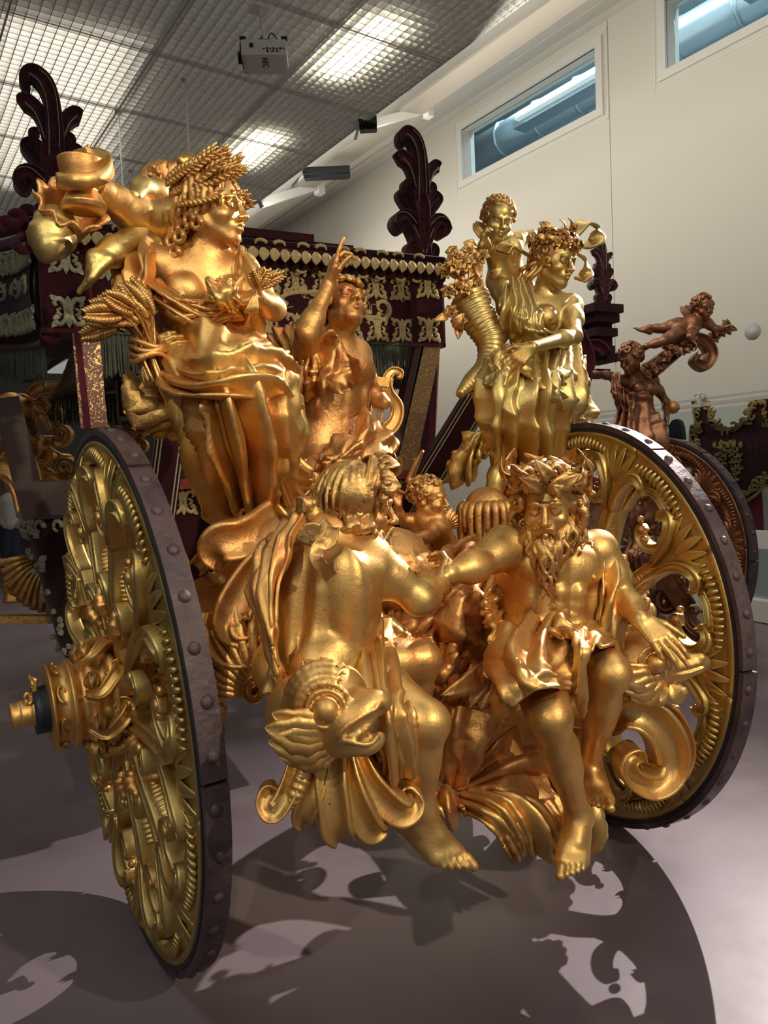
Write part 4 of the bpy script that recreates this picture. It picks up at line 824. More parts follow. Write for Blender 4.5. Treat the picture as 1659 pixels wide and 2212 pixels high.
# uprights behind the right brace
for (x0, x1, mm, y) in ((905, 912, 'dark_wood', 4.8), (921, 934, 'velvet', 4.9), (935, 948, 'velvet_lit', 4.95)):
    board(at(x0, 745, y), at(x0-8, 1000, y), .06, mm, 'door_upright', .05)
board(at(941, 760, 5.0), at(930, 985, 5.0), .045, 'wood', 'door_upright', .05)
board(at(12, 860, 4.7), at(78, 1120, 4.7), .14, 'dark_wood', 'side_post', .06)
board(at(78, 1075, 4.72), at(150, 1075, 4.72), .2, 'dark_wood', 'side_rail', .06)
# body tub at the left: tapered red velvet with silver braid
tub = []
for j, (zz, yy) in enumerate(((1.38, 4.9), (1.25, 4.9), (.95, 4.95), (.65, 5.0), (.48, 5.1))):
    xl = (-.03, .0, .055, .11, .15)[j]; tub.append([V(xl+.9, yy-.25, zz), V(xl+.35, yy-.15, zz), V(xl+.05, yy, zz), V(xl, yy+.3, zz), V(xl+.02, yy+.9, zz)])
v, f = sheet(tub, folds=0, amp=0, thick=.04, res=(20, 30)); mesh('body_tub', v, f, M['velvet'], coach, True)
b = MB()
for row, zz in ((0, 1.33), (4, .52)):
    for k in range(12):
        t = k/11; P = catmull(tub[0 if row == 0 else 4], 12)[k]; P = P.copy(); P[2] = zz; tube(b, spiral(P+V(-.02, -.03, 0), .05, .02, 0, 5, 10, V(.6, -.6, 0), ZU), [.016, .009], n=10, prof=CIRC6)
rg = random.Random(8)
for k in range(60):
    j = rg.random()*3.9; P = catmull([tub[i][1+k % 3] for i in range(5)], 40)[int(j/4*39)]+V(-.03, -.045, 0); a = rg.uniform(0, 6); leaf(b, P, P+V(math.cos(a)*.03, -math.cos(a)*.02, math.sin(a)*.05), (-.5, -1, 0), .02, .1, 5)
b.build('tub_embroidery', M['silver_braid'], coach, True, kind='stuff')
# front part of the coach seen far left: gilded scrolls, boards, shell step
b = MB(); tube(b, [at(0, 985, 6), at(30, 975, 6), at(62, 1010, 6), at(80, 1075, 6)], [.10, .09, .07, .05], n=30)
mold(b, catmull([at(-20, 1010, 5.8), at(20, 1015, 5.8), at(50, 1050, 5.8), at(66, 1110, 5.8)], 30), .09, .03, (0, -1, 0)); b.build('front_scroll', M['gold_warm'], coach, True)
for k, (px, py, s) in enumerate(((62, 900, .12), (92, 872, .15), (100, 985, .10), (132, 935, .10), (112, 1040, .08), (290, 915, .13), (305, 960, .10), (250, 935, .10), (70, 960, .11), (140, 1010, .09), (40, 885, .12), (120, 890, .10))):
    b = MB(); c = at(px, py, 7.2); a = k*1.3
    v, f = sweep(spiral(c, s, s*.2, a, a+7.5, 44, V(.9, -.4, 0), ZU), CHAN2, interp([.045, .015], 44), .05, (-.4, -.9, 0)); b.add(v, f); tube(b, [c+V(.9, -.4, 0)*s*1.0*math.cos(a)+ZU*s*math.sin(a), c+V(.9, -.4, 0)*s*1.8*math.cos(a-.6)+ZU*s*1.8*math.sin(a-.6)], [.05, .015], n=14, ribs=5)
    b.build('front_carving', M['gold_hair' if k % 2 else 'gold_warm'], coach, True)
c = Clay(.02)
for i in range(26): rg_ = random.Random(i); p = at(rg_.uniform(55, 150), rg_.uniform(990, 1075), 7.3); c.cap(p, p+V(rg_.uniform(-.15, .15), 0, rg_.uniform(-.15, .15)), .05, .02, .03)
c.build('front_carving', M['gold_hair'], coach)
c = Clay(.015)
c.chain([at(-15, 900, 6), at(25, 895, 6), at(40, 950, 5.9), at(20, 1000, 6)], [.10, .13, .14, .12], .06); c.chain([at(25, 870, 6), at(50, 880, 5.9), at(60, 930, 5.9)], [.07, .06, .05], .04); c.build('front_figure', M['gold_hair'], coach)
cloth('front_figure_drapery', [[at(-5, 880, 5.9), at(30, 885, 5.75), at(58, 900, 5.9)], [at(-5, 930, 5.8), at(30, 940, 5.65), at(62, 945, 5.8)], [at(-5, 985, 5.8), at(30, 990, 5.7), at(60, 1000, 5.9)]], coach, M['gold_hair'], folds=6, amp=.1, thick=.02, res=(40, 40), seed=5)
for k in range(10):
    a = PI+.05+k*.15; c = at(118, 1200, 5.6); b = MB(); e = c+V(math.cos(a)*.34, -.05, math.sin(a)*.34*1.15); mold(b, catmull([c, (c+e)/2+V(-.03, -.06, .02), e], 14), interp([.008, .024], 14), interp([.01, .02], 14), (0, -1, 0), CIRC); b.build('shell_flute', M['gold_hair'], coach, True)
b = MB(); b.bar(at(-40, 1337, 5.4), at(112, 1337, 5.4), .10, .05); b.build('running_board', M['gold_hair'], coach); b = MB(); b.bar(at(-40, 1212, 6.4), at(42, 1216, 6.4), .1, .05); b.build('running_board', M['gold_hair'], coach)
for k in range(5):
    b = MB(); c = at(18+k*6, 1268, 6.6); tube(b, [c-ZU*.12, c-ZU*.05, c, c+ZU*.08, c+ZU*.12], [.05, .03, .055, .03, .05], n=16); b.build('baluster', M['gold_warm'], coach, True)
# ================================================================== carved figures
def fr(F, U=(0, 0, 1)):
    F = nrm(F); U = np.array(U, float); U = nrm(U-np.dot(U, F)*F); return np.cross(U, F), F, U   # X points to the figure's own left
def head_clay(c, H, F, U, s=.222, beard=False, child=False, mouth_open=0.0):
    X, F, U = fr(F, U); k = s/.222; ax = (X, F, U); H = np.array(H, float)
    P = lambda l, f, u: H+(X*l+F*f+U*u)*k
    c.ell(P(0, -.012, .032), np.array([.074, .094, .084])*k, .01*k, ax)
    c.ell(P(0, .028, -.022), np.array([.060, .060, .080])*k, .03*k, ax)
    if child: c.ell(P(0, .0, .045), np.array([.082, .098, .075])*k, .02*k, ax)
    for sg in (-1, 1):
        c.cap(P(sg*.050, .0, -.050), P(sg*.012, .066, -.092), .020*k, .020*k, .022*k)
        c.ell(P(sg*.036, .060, -.032), np.array([.026, .026, .022])*k*(1.25 if child else 1), .02*k, ax)
    c.cap(P(0, .072, -.094), P(0, .068, -.090), .021*k, .021*k, .018*k)
    c.ell(P(0, .074, -.060), np.array([.032, .026, .026])*k, .015*k, ax)
    for sg in (-1, 1): c.ell(P(sg*.031, .101, .000), np.array([.0185, .0125, .0125])*k, .008*k, ax, -1)
    for sg in (-1, 1):
        c.ell(P(sg*.0315, .0800, -.001), np.array([.0150, .0150, .0140])*k, .001*k, ax)
        c.chain([P(sg*.0155, .088, -.001), P(sg*.024, .0950, .0085), P(sg*.036, .0940, .0095), P(sg*.048, .082, .000)], .0026*k, .0015*k, n=8)
        c.chain([P(sg*.0165, .0875, -.003), P(sg*.030, .0935, -.0115), P(sg*.0465, .0825, -.004)], .0022*k, .0015*k, n=7)
        c.ell(P(sg*.0315, .0960, -.0005), np.array([.0048, .0045, .0048])*k, .001*k, ax, -1)
        c.chain([P(sg*.011, .0940, .0155), P(sg*.028, .0950, .0235), P(sg*.050, .079, .0175)], np.array([.0050, .0048, .0035])*k, .010*k, n=6)
        c.ell(P(sg*.079, -.006, -.004), np.array([.010, .018, .030])*k, .006*k, ax); c.ell(P(sg*.085, .0, .0), np.array([.005, .009, .016])*k, .004*k, ax, -1)
    c.chain([P(0, .094, .016), P(0, .104, -.010), P(0, .119, -.034)], np.array([.0085, .0075, .0115])*k*(1 if not child else .9), .008*k)
    for sg in (-1, 1): c.ell(P(sg*.0125, .106, -.037), np.array([.0085, .011, .008])*k, .006*k, ax)
    c.cap(P(-.020, .100, -.0625), P(.020, .100, -.0625), .0022*k+.004*mouth_open, None, .006*k, -1)
    c.chain([P(-.021, .091, -.061), P(-.007, .104, -.0555), P(0, .103, -.057), P(.007, .104, -.0555), P(.021, .091, -.061)], np.array([.003, .0062, .0055, .0062, .003])*k, .004*k)
    c.chain([P(-.018, .091, -.066), P(0, .102, -.0715-.006*mouth_open), P(.018, .091, -.066)], np.array([.004, .0078, .004])*k, .004*k)
    return P, (X, F, U)
def hand_clay(c, W, D, N, s=1.0, curl=(.5, .5, .5, .5), thumb=1, tcurl=.4, spread=.05, point=None, k=.003):
    """W wrist, D direction of the palm, N direction the palm faces, thumb: side sign"""
    D = nrm(D); N = nrm(np.array(N, float)-np.dot(N, D)*D); Sd = np.cross(D, N)*thumb; W = np.array(W, float)
    for i, o in enumerate((.030, .011, -.009, -.027)):
        K = W+D*(.085-.006*abs(i-1))*s+Sd*o*s; c.cap(W+D*.015*s+Sd*o*.55*s, K, .0145*s, .0115*s, .012*s)
        L = (.040, .045, .042, .032)[i]*s; cu = 0.08 if point == i else curl[i]; d = nrm(D+Sd*spread*(1.5-i)); a = 0; q = K
        for j in range(3):
            a += cu*(.75, 1.0, .7)[j]; dd = nrm(d*math.cos(a)-(-N)*math.sin(a)); r0 = (.0098, .0088, .0080, .0066)[j]*s; r1 = (.0098, .0088, .0080, .0066)[j+1]*s
            e = q+dd*L*(1, .66, .5)[j]; c.cap(q, e, r0, r1, k if j == 0 else k); q = e
    T0 = W+D*.022*s+Sd*.024*s; T1 = T0+nrm(D*.75+Sd*.75+N*.25)*.042*s; a = nrm(D*.9+Sd*(.45-tcurl*.5)+N*tcurl); T2 = T1+a*.034*s; T3 = T2+nrm(a+N*tcurl*.5)*.026*s
    c.cap(T0, T1, .015*s, .0115*s, .010*s).cap(T1, T2, .0108*s, .0096*s, .004).cap(T2, T3, .0096*s, .0075*s, .003)
def foot_clay(c, A, D, N, s=1.0, inner=1):
    """A ankle, D toe direction, N up; inner: sign of the big-toe side"""
    D = nrm(D); N = nrm(np.array(N, float)-np.dot(N, D)*D); Sd = np.cross(D, N)*inner; A = np.array(A, float)
    heel = A-D*.035*s-N*.055*s; c.cap(A, heel, .034*s, .030*s, .02*s); c.cap(A+N*.01*s, A+D*.07*s-N*.030*s, .032*s, .026*s, .025*s)
    for sg in (-1, 1): c.ell(A+Sd*sg*.030*s-N*.004*s, .014*s, .012*s)
    for i, o in enumerate((.030, .013, -.002, -.016, -.029)):
        B = A+D*(.135-.010*i)*s+Sd*o*s-N*(.058+.0015*i)*s; c.cap(A+D*.03*s+Sd*o*.5*s-N*.035*s, B, .026*s, (.019, .0145, .0135, .013, .0125)[i]*s, .02*s); c.cap(heel+Sd*o*.5*s, B, .022*s, .013*s, .02*s)
        L = (.050, .046, .042, .036, .030)[i]*s; r = (.0145, .0098, .0092, .0088, .0084)[i]*s
        m = B+D*L*.55+N*.006*s; c.cap(B, m, r*1.0, r*.95, .004).cap(m, m+D*L*.45-N*.006*s, r*.95, r*.95, .003)
def arm_clay(c, Sh, E, Wr, S, male=True, fat=0):
    Sh, E, Wr = (np.array(q, float) for q in (Sh, E, Wr)); g = 1.0 if male else .88; g = g*S*(1+fat)
    c.ell(Sh, .062*g, .03*S); c.cap(Sh, E, .052*g, .040*g, .03*S); c.ell(Sh*.55+E*.45, .053*g, .03*S); c.cap(E, Wr, .041*g, .0265*g, .02*S)
    c.ell(E*.72+Wr*.28, .044*g, .03*S); c.ell(E, .040*g, .015*S); c.ell(Wr, np.ones(3)*.028*g, .01*S)
def leg_clay(c, Hp, K, A, S, male=True, fat=0, fwd=(0, -1, 0)):
    Hp, K, A = (np.array(q, float) for q in (Hp, K, A)); g = S*(1+fat)*(1 if male else .96); F = np.array(fwd, float)
    c.cap(Hp, K, .088*g, .056*g, .04*S); c.ell(Hp*.55+K*.45+F*.012*S, .078*g, .04*S); c.ell(Hp*.2+K*.8, .060*g, .03*S); c.ell(K+F*.012*S, .052*g, .02*S); c.ell(K+F*.030*S, .030*g, .02*S)
    c.cap(K, A, .050*g, .032*g, .025*S); c.ell(K*.68+A*.32-F*.018*S, .055*g, .03*S); c.ell(K*.5+A*.5-F*.01*S, .046*g, .03*S); c.cap(K+F*.03*S, A+F*.012*S, .022*g, .018*g, .02*S)
def torso_clay(c, Pv, Nk, Ls, Rs, Lh, Rh, S, male=True, fat=0, child=False, musc=1.0):
    Pv, Nk, Ls, Rs, Lh, Rh = (np.array(q, float) for q in (Pv, Nk, Ls, Rs, Lh, Rh)); X = nrm(Ls-Rs); U = nrm(Nk-Pv); F = nrm(np.cross(X, U)); U = np.cross(F, X); ax = (X, F, U); L = np.linalg.norm(Nk-Pv)/(.50*S) ; g = S*(1+fat)
    XP = nrm(Lh-Rh); FP = nrm(np.cross(XP, U)); axp = (XP, FP, np.cross(FP, XP))
    T = lambda t: Pv*(1-t)+Nk*t
    c.ell(T(.62), np.array([.155, .105, .20*L])*g, .04*S, ax); c.ell(T(.30), np.array([.132, .098, .15*L])*g, .05*S, ax); c.ell(T(.02), np.array([.158, .115, .115])*g, .05*S, axp)
    c.ell(T(.80), np.array([.165, .085, .085*L])*g, .05*S, ax)
    for sg, sh in ((1, Ls), (-1, Rs)):
        c.cap(Nk-U*.03*S, sh, .055*g, .056*g, .05*S); c.cap(Nk+U*.035*S, Nk*.5+sh*.5+U*.01*S, .040*g, .038*g, .03*S)
        if child: c.ell(T(.72)+X*sg*.065*S+F*.07*S, .055*g, .04*S, ax); continue
        if male:
            c.ell(T(.74)+X*sg*.072*S+F*(.060+.013*musc)*S, np.array([.080, .042, .062])*g, .020*S, ax); c.ell(T(.66)+X*sg*.085*S+F*.112*S, .006*S, .006*S)
            for r_ in range(3 if musc > .5 else 0): c.ell(T(.50-.13*r_)+X*sg*.032*S+F*(.099-.004*r_)*S, np.array([.034, .020, .031])*g, .010*S, ax)
            c.ell(T(.42)+X*sg*.118*S+F*.03*S, np.array([.03, .06, .07])*g, .03*S, ax)
        else:
            c.ell(T(.68)+X*sg*.078*S+F*.092*S, np.array([.066, .056, .062])*g, .012*S, ax); c.ell(T(.665)+X*sg*.088*S+F*.150*S, .0075*S, .006*S)
        c.ell(T(.74)+X*sg*.085*S-F*.078*S, np.array([.058, .028, .078])*g, .030*S, ax); c.ell(T(.52)+X*sg*.10*S-F*.055*S, np.array([.055, .045, .12])*g, .04*S, ax)
        c.ell(T(.02)+XP*sg*.075*S-FP*.06*S, np.array([.085, .085, .085])*g, .03*S, axp)
        c.cap(T(.20)+X*sg*.034*S-F*.092*S, T(.62)+X*sg*.040*S-F*.088*S, .028*g, .024*g, .022*S)
    c.cap(T(.10)-F*.124*S*(1+fat), T(.84)-F*.116*S, .014*S, .012*S, .028*S, -1)
    if male: c.cap(T(.80)+F*.118*S, T(.34)+F*.116*S, .006*S, .006*S, .025*S, -1)
    c.ell(T(.22)+F*.118*S*(1+fat), .010*S, .018*S, None, -1)
    return X, F, U, T
def hair_curls(c, P, k, n=60, seed=0, r=.013, front=.0, low=-.05, off=.0):
    rg = random.Random(seed)
    for i in range(n):
        t = (i+.5)/n; u = 1-1.45*t; a = i*2.39996; rr = math.sqrt(max(0, 1-u*u)); x, y, z = rr*math.cos(a), rr*math.sin(a), u
        if y > .52 and z < .42+front: continue
        if z < -.42 and y > .0: continue
        b = V(x*.084, y*.102-.012, z*.094+.030+off); R = r*rg.uniform(.8, 1.2); a0 = rg.uniform(0, 6.28); d = nrm(V(x, y, z)); e1 = nrm(np.cross(d, (.2, .1, 1))); e2 = np.cross(d, e1)
        pts = [b+e1*R*1.25*(1-j/8)*math.cos(a0+j)+e2*R*1.25*(1-j/8)*math.sin(a0+j)+d*R*(.1+.12*j) for j in range(7)]
        c.chain([P(*q) for q in pts], [R*.50*k, R*.42*k], .0015)
def strands(c, P, k, paths, r=.006, wave=.004, n=14, seed=0):
    rg = random.Random(seed)
    for pth in paths:
        pts = catmull([V(*q) for q in pth], n); ph = rg.uniform(0, 6); t = np.linspace(0, 1, n)
        pts[:, 0] += wave*np.sin(t*11+ph); pts[:, 2] += wave*.5*np.cos(t*9+ph)
        c.chain([P(*q) for q in pts], [r*k, r*1.15*k, r*.9*k, r*.4*k], .0012)
def beard_clay(c, P, k, n=34, seed=0, L=.17):
    rg = random.Random(seed); c.ell(P(0, .058, -.100), np.array([.040, .030, .045])*k, .01*k); c.ell(P(0, .058, -.145), np.array([.030, .022, .05])*k, .02*k)
    for lay in (0, 1):
        m = n//2; paths = []
        for i in range(m):
            a = ((i+.5*lay)/(m-1)-.5)*2; x = a*.066; f0 = .092-.075*abs(a)**1.6+.006*lay; z0 = -.074+.055*abs(a)**1.5-.012*lay; l = L*(1.05-.40*abs(a))*rg.uniform(.82, 1.05)
            w = rg.uniform(-.012, .012); paths.append([(x*.8, f0-.012, z0+.006), (x*1.15, f0+.012, z0-l*.22), (x*1.12+w, f0+.008+.010*lay, z0-l*.5), (x*.92-w, f0+.004+.014*lay, z0-l*.78), (x*.75+w, f0+.012*lay, z0-l)])
        strands(c, P, k, paths, .0062, .0070, 22, seed+lay)
    paths = []
    for sg in (-1, 1):
        for j in range(5): paths.append([(sg*.003, .1125-.002*j, -.0475-.0025*j), (sg*.020, .1050, -.054-.003*j), (sg*.034, .090, -.070-.006*j), (sg*.032, .094, -.100-.010*j)])
    strands(c, P, k, paths, .0042, .003, 12, seed+1)
def figure(name, J, S, male=True, face=(0, -1, 0), up=(0, 0, 1), vox=.005, mat_='gold', fat=0, child=False, hs=None, legs=('L', 'R'), arms=('L', 'R'), hands={}, feet={}, root=None, fwd=(0, -1, 0), mouth=0.0, neck_r=.052, musc=1.0):
    c = Clay(vox); X, F, U, T = torso_clay(c, J['P'], J['N'], J['Ls'], J['Rs'], J['Lh'], J['Rh'], S, male, fat, child, musc)
    hs = hs or .222*S; k = hs/.222; P, A = head_clay(c, J['H'], face, up, hs, child=child, mouth_open=mouth)
    c.cap(P(0, -.018, -.060), J['N'], neck_r*k, neck_r*1.15*k, .035*k)
    if not child:
        for sg, sh in ((1, 'Ls'), (-1, 'Rs')): c.cap(P(sg*.04, -.01, -.05), np.array(J['N'])-U*.02*S+F*.04*S+X*sg*.012, .013*k, .011*k, .02*k); c.cap(np.array(J['N'])-U*.035*S+F*.055*S, np.array(J[sh])+F*.03*S, .013*S, .012*S, .02*S)
    for q in arms: arm_clay(c, J[q+'s'], J[q+'e'], J[q+'w'], S, male, fat)
    for q in legs: leg_clay(c, J[q+'h'], J[q+'k'], J[q+'a'], S, male, fat, fwd)
    for q, a in hands.items(): hand_clay(c, J[q+'w'], **a)
    for q, a in feet.items(): foot_clay(c, J[q+'a'], **a)
    c.build('body', M[mat_], root, 1)
    return P, k, A, T, (X, F, U)
def pj(d): return {k: at(*v) for k, v in d.items()}
def grid(rows): return [[at(*p) for p in r] for r in rows]
IR = nrm(V(.90, -.43, 0)); TC = nrm(V(-.43, -.90, 0))       # to the right of / towards the viewer
def mix(a, b, c=0.0): return nrm(IR*a+TC*b+ZU*c)
# ------------------------------------------------------------------ seated bearded sea god facing us
st = empty('gilded_statue', at(1190, 1400, 2.0), 'gilded seated bearded man facing us, bare chest, hand resting on a dolphin', 'statue')
J = pj(dict(P=(1185, 1375, 1.98), N=(1188, 1168, 1.98), Ls=(1290, 1188, 1.97), Rs=(1092, 1180, 1.97), Lh=(1240, 1392, 1.95), Rh=(1140, 1398, 1.95), H=(1182, 1092, 1.90),
            Re=(1030, 1222, 1.90), Rw=(968, 1240, 1.87), Le=(1352, 1300, 1.90), Lw=(1382, 1338, 1.74), Rk=(1188, 1548, 1.66), Ra=(1250, 1765, 1.70), Lk=(1318, 1452, 1.70), La=(1272, 1650, 1.86)))
P, k, A, T, XF = figure('sea_god', J, 1.04, True, mix(-.30, 1, -.12), ZU, .0035, root=st, hs=.232,
    hands=dict(L=dict(D=at(1436, 1388, 1.66)-J['Lw'], N=mix(-.1, -.8, -.5), s=1.06, curl=(.25, .2, .25, .4), thumb=1, tcurl=.2), R=dict(D=mix(-1, .05, -.1), N=mix(0, -.3, -1), s=1.0, curl=(.8, .85, .9, .9), thumb=1)),
    feet=dict(R=dict(D=at(1245, 1850, 1.58)-J['Ra'], N=mix(-.1, .9, .5), s=1.02, inner=1), L=dict(D=at(1285, 1690, 1.75)-J['La'], N=mix(-.2, .9, .6), s=1.0, inner=-1)), fwd=mix(-.1, 1), musc=.75)
c = Clay(.0028); beard_clay(c, P, k, 48, 1, .175); c.build('beard', M['gold_hair'], st)
c = Clay(.004); hair_curls(c, P, k, 54, 2, .019, .12); c.ell(P(0, -.015, .038), np.array([.082, .10, .085])*k, .01)
paths = [[(sg*(.07+.01*j), .01-.03*j, .02), (sg*.098, -.02*j, -.03), (sg*.095, .0-.02*j, -.09-.01*j), (sg*(.07+.02*j), .0, -.13)] for sg in (-1, 1) for j in range(4)]
strands(c, P, k, paths, .011, .012, 14, 3); c.build('hair', M['gold_hair'], st)
b = MB(); rg = random.Random(5)
for i in range(52):
    a = i/52*2*PI; base_ = V(math.cos(a)*.080, math.sin(a)*.098-.01, .062); o_ = V(math.cos(a), math.sin(a), 0)
    b.mark(); tq = 1 if i % 2 else -1; base_ = base_+V(0, 0, .02*(i % 3)-.01); leaf(b, P(*base_), P(*(base_+o_*rg.uniform(.015, .055)+V(-math.sin(a), math.cos(a), 0)*tq*rg.uniform(.02, .06)+V(0, 0, rg.uniform(.01, .075)))), P(*(base_+o_))-P(*base_), .019, .38, 8, 2, .005)
for (x, y, z) in ((.0, .095, .10), (.03, .09, .11), (-.05, .075, .105), (.07, .06, .09)): b.mark(); tube(b, spiral(P(x, y, z), .026, .008, 0, 6, 12, XF[0], ZU), [.010, .006], n=14)
split_build(b, 'seaweed_leaf', M['gold_hair'], st)
CK = dict(folds=5, amp=.035, thick=.009, res=(50, 70))
cloth('lap_drapery', grid([[(1072, 1400, 2.0), (1105, 1352, 1.88), (1180, 1338, 1.84), (1245, 1352, 1.86)], [(1062, 1450, 1.92), (1090, 1420, 1.76), (1165, 1408, 1.70), (1245, 1400, 1.76)], [(1075, 1500, 1.84), (1098, 1470, 1.68), (1165, 1452, 1.61), (1232, 1450, 1.68)], [(1096, 1565, 1.80), (1120, 1520, 1.66), (1176, 1486, 1.58), (1232, 1490, 1.66)]]), st, seed=3, **CK)
cloth('lap_drapery', grid([[(1225, 1352, 1.88), (1275, 1335, 1.88), (1330, 1360, 1.96)], [(1232, 1390, 1.76), (1290, 1365, 1.74), (1345, 1390, 1.88)], [(1240, 1430, 1.70), (1282, 1392, 1.64), (1342, 1402, 1.74)]]), st, seed=4, folds=4, amp=.03, thick=.009, res=(40, 50))
cloth('hanging_fold', grid([[(1228, 1352, 1.80), (1250, 1345, 1.78), (1278, 1350, 1.80)], [(1236, 1410, 1.68), (1256, 1400, 1.64), (1276, 1402, 1.67)], [(1238, 1480, 1.68), (1256, 1490, 1.65), (1272, 1480, 1.68)], [(1246, 1530, 1.70), (1256, 1548, 1.69), (1262, 1530, 1.70)]]), st, seed=6, folds=3, amp=.03, thick=.009, res=(50, 30))
cloth('knotted_fold', grid([[(1168, 1352, 1.82), (1210, 1336, 1.80), (1250, 1348, 1.82)], [(1162, 1364, 1.77), (1205, 1356, 1.74), (1255, 1360, 1.77)], [(1172, 1382, 1.77), (1210, 1378, 1.74), (1250, 1382, 1.77)]]), st, seed=8, folds=3, amp=.03, thick=.010, res=(30, 40))
cloth('shoulder_drapery', grid([[(1285, 1172, 1.97), (1305, 1175, 2.02), (1325, 1190, 2.08)], [(1300, 1225, 1.90), (1335, 1235, 1.93), (1362, 1262, 2.02)], [(1298, 1290, 1.88), (1335, 1300, 1.86), (1352, 1310, 1.97)], [(1300, 1370, 1.88), (1325, 1372, 1.84), (1346, 1370, 1.92)], [(1322, 1450, 1.86), (1336, 1452, 1.84), (1350, 1440, 1.90)]]), st, seed=9, folds=4, amp=.035, thick=.009, res=(60, 40))
cloth('side_drapery', grid([[(1085, 1250, 2.05), (1092, 1330, 2.02), (1085, 1400, 2.0)], [(1045, 1290, 2.02), (1062, 1345, 1.95), (1070, 1420, 1.94)], [(1060, 1340, 1.98), (1068, 1380, 1.88), (1080, 1450, 1.88)]]), st, seed=10, folds=4, amp=.04, thick=.009, res=(40, 50))
# ------------------------------------------------------------------ seated sea god seen from behind
s2 = empty('gilded_statue', at(690, 1460, 1.85), 'gilded seated man seen from behind, ribboned hair, clasping the hand of the bearded man', 'statue')
J = pj(dict(P=(688, 1440, 1.84), N=(706, 1166, 1.84), Rs=(790, 1205, 1.80), Ls=(620, 1195, 1.98), Rh=(735, 1450, 1.80), Lh=(668, 1450, 1.92), H=(768, 1096, 1.84),
            Re=(905, 1295, 1.76), Rw=(950, 1262, 1.86), Le=(590, 1330, 2.1), Lw=(600, 1420, 2.1), Rk=(915, 1560, 1.60), Ra=(905, 1745, 1.66), Lk=(905, 1425, 1.88), La=(880, 1640, 1.98)))
P, k, A, T, XF = figure('sea_god_back', J, 1.0, True, mix(.97, -.22, -.10), ZU, .004, root=s2, hs=.208,
    hands=dict(R=dict(D=mix(.35, -.6, .5), N=mix(-.7, -.5, .1), s=1.0, curl=(.9, .9, .9, .9), thumb=-1)),
    feet=dict(R=dict(D=at(1000, 1825, 1.58)-J['Ra'], N=mix(.2, .3, 1), s=1.05, inner=-1), L=dict(D=at(945, 1690, 1.92)-J['La'], N=mix(.2, .3, 1), s=.98, inner=1)), fwd=mix(1, .1), neck_r=.058)
c = Clay(.004); c.ell(P(0, -.015, .040), np.array([.086, .104, .090])*k, .01)
paths = []
for i in range(26):
    a = PI*.5+(i/25-.5)*2*PI*.82+PI; cx, cy = math.cos(a), math.sin(a)
    paths.append([(cx*.02, cy*.02-.01, .125), (cx*.07, cy*.075-.01, .10), (cx*.092, cy*.108-.012, .035), (cx*.075, cy*.10-.012, -.035)])
strands(c, P, k, paths, .0085, .005, 14, 3)
paths = [[(sg*.075, .02-.02*j, -.02), (sg*.088, .03-.02*j, -.05), (sg*.07, -.01-.02*j, -.075), (sg*.035, -.085, -.055)] for sg in (-1, 1) for j in range(4)]
strands(c, P, k, paths, .010, .006, 12, 4)
for (x, y, z, r_) in ((-.01, -.122, -.03, .034), (-.02, -.142, .0, .026), (.005, -.145, -.04, .024)): c.ell(P(x, y, z), r_*k, .006); strands(c, P, k, [[(x-r_*.8, y-.01, z+j*.008), (x, y-r_*1.0, z+j*.01), (x+r_*.8, y-.01, z+j*.008)] for j in (-2, -1, 0, 1, 2)], .0055, .001, 7, 5)
c.build('hair', M['gold_hair'], s2)
c = Clay(.003); beard_clay(c, P, k, 40, 7, .15); c.build('beard', M['gold_hair'], s2)
cloth('head_scarf', [[P(.085, -.03, .01), P(.088, .0, .07), P(.05, .02, .13), P(0, .03, .142), P(-.05, .02, .13), P(-.088, .0, .07), P(-.085, -.03, .01)], [P(.088, .03, .015), P(.092, .05, .07), P(.05, .07, .135), P(0, .08, .145), P(-.05, .07, .135), P(-.092, .05, .07), P(-.088, .03, .015)]], s2, M['gold_hair'], folds=5, amp=.012, thick=.006, res=(16, 60), seed=4)
b = MB()
for i in range(16):
    b.mark(); a = i/15*PI; base_ = V(math.cos(a)*.086, .045, math.sin(a)*.085+.045); leaf(b, P(*base_), P(*(base_+V(math.cos(a)*.02, .03+.015*(i % 3), math.sin(a)*.03))), P(*(base_+V(math.cos(a), 0, math.sin(a))))-P(*base_), .022, .25, 8, 2, .005)
for i in range(7): b.mark(); leaf(b, P(-.03+.01*i, .07, .10), P(-.06+.02*i, .105+.012*(i % 2), .135+.012*(i % 3)), P(0, .5, .3)-P(0, 0, 0), .020, .3, 8, 2, .005)
split_build(b, 'wreath_leaf', M['gold_hair'], s2)
b = MB()
for pts, w in (([(715, 1135, 1.72), (690, 1155, 1.70), (672, 1150, 1.70), (658, 1175, 1.71)], .032), ([(718, 1140, 1.71), (712, 1168, 1.69), (690, 1180, 1.69), (683, 1205, 1.68), (697, 1228, 1.68)], .022)):
    v, f = sweep(catmull([at(*p) for p in pts], 16), BAND, w*.8, .004, mix(0, 1)); b.add(v, f)
b.build('hair_ribbon', M['gold_hair'], s2, True)
cloth('back_drapery', grid([[(660, 1120, 1.81), (635, 1130, 1.84), (610, 1165, 1.91)], [(625, 1170, 1.75), (600, 1190, 1.79), (570, 1215, 1.89)], [(600, 1250, 1.73), (572, 1270, 1.75), (545, 1290, 1.86)], [(600, 1350, 1.71), (580, 1360, 1.71), (565, 1360, 1.81)], [(615, 1440, 1.71), (592, 1440, 1.69), (572, 1430, 1.77)], [(625, 1485, 1.71), (600, 1495, 1.69), (577, 1498, 1.75)]]), s2, seed=12, folds=4, amp=.04, thick=.009, res=(80, 50))
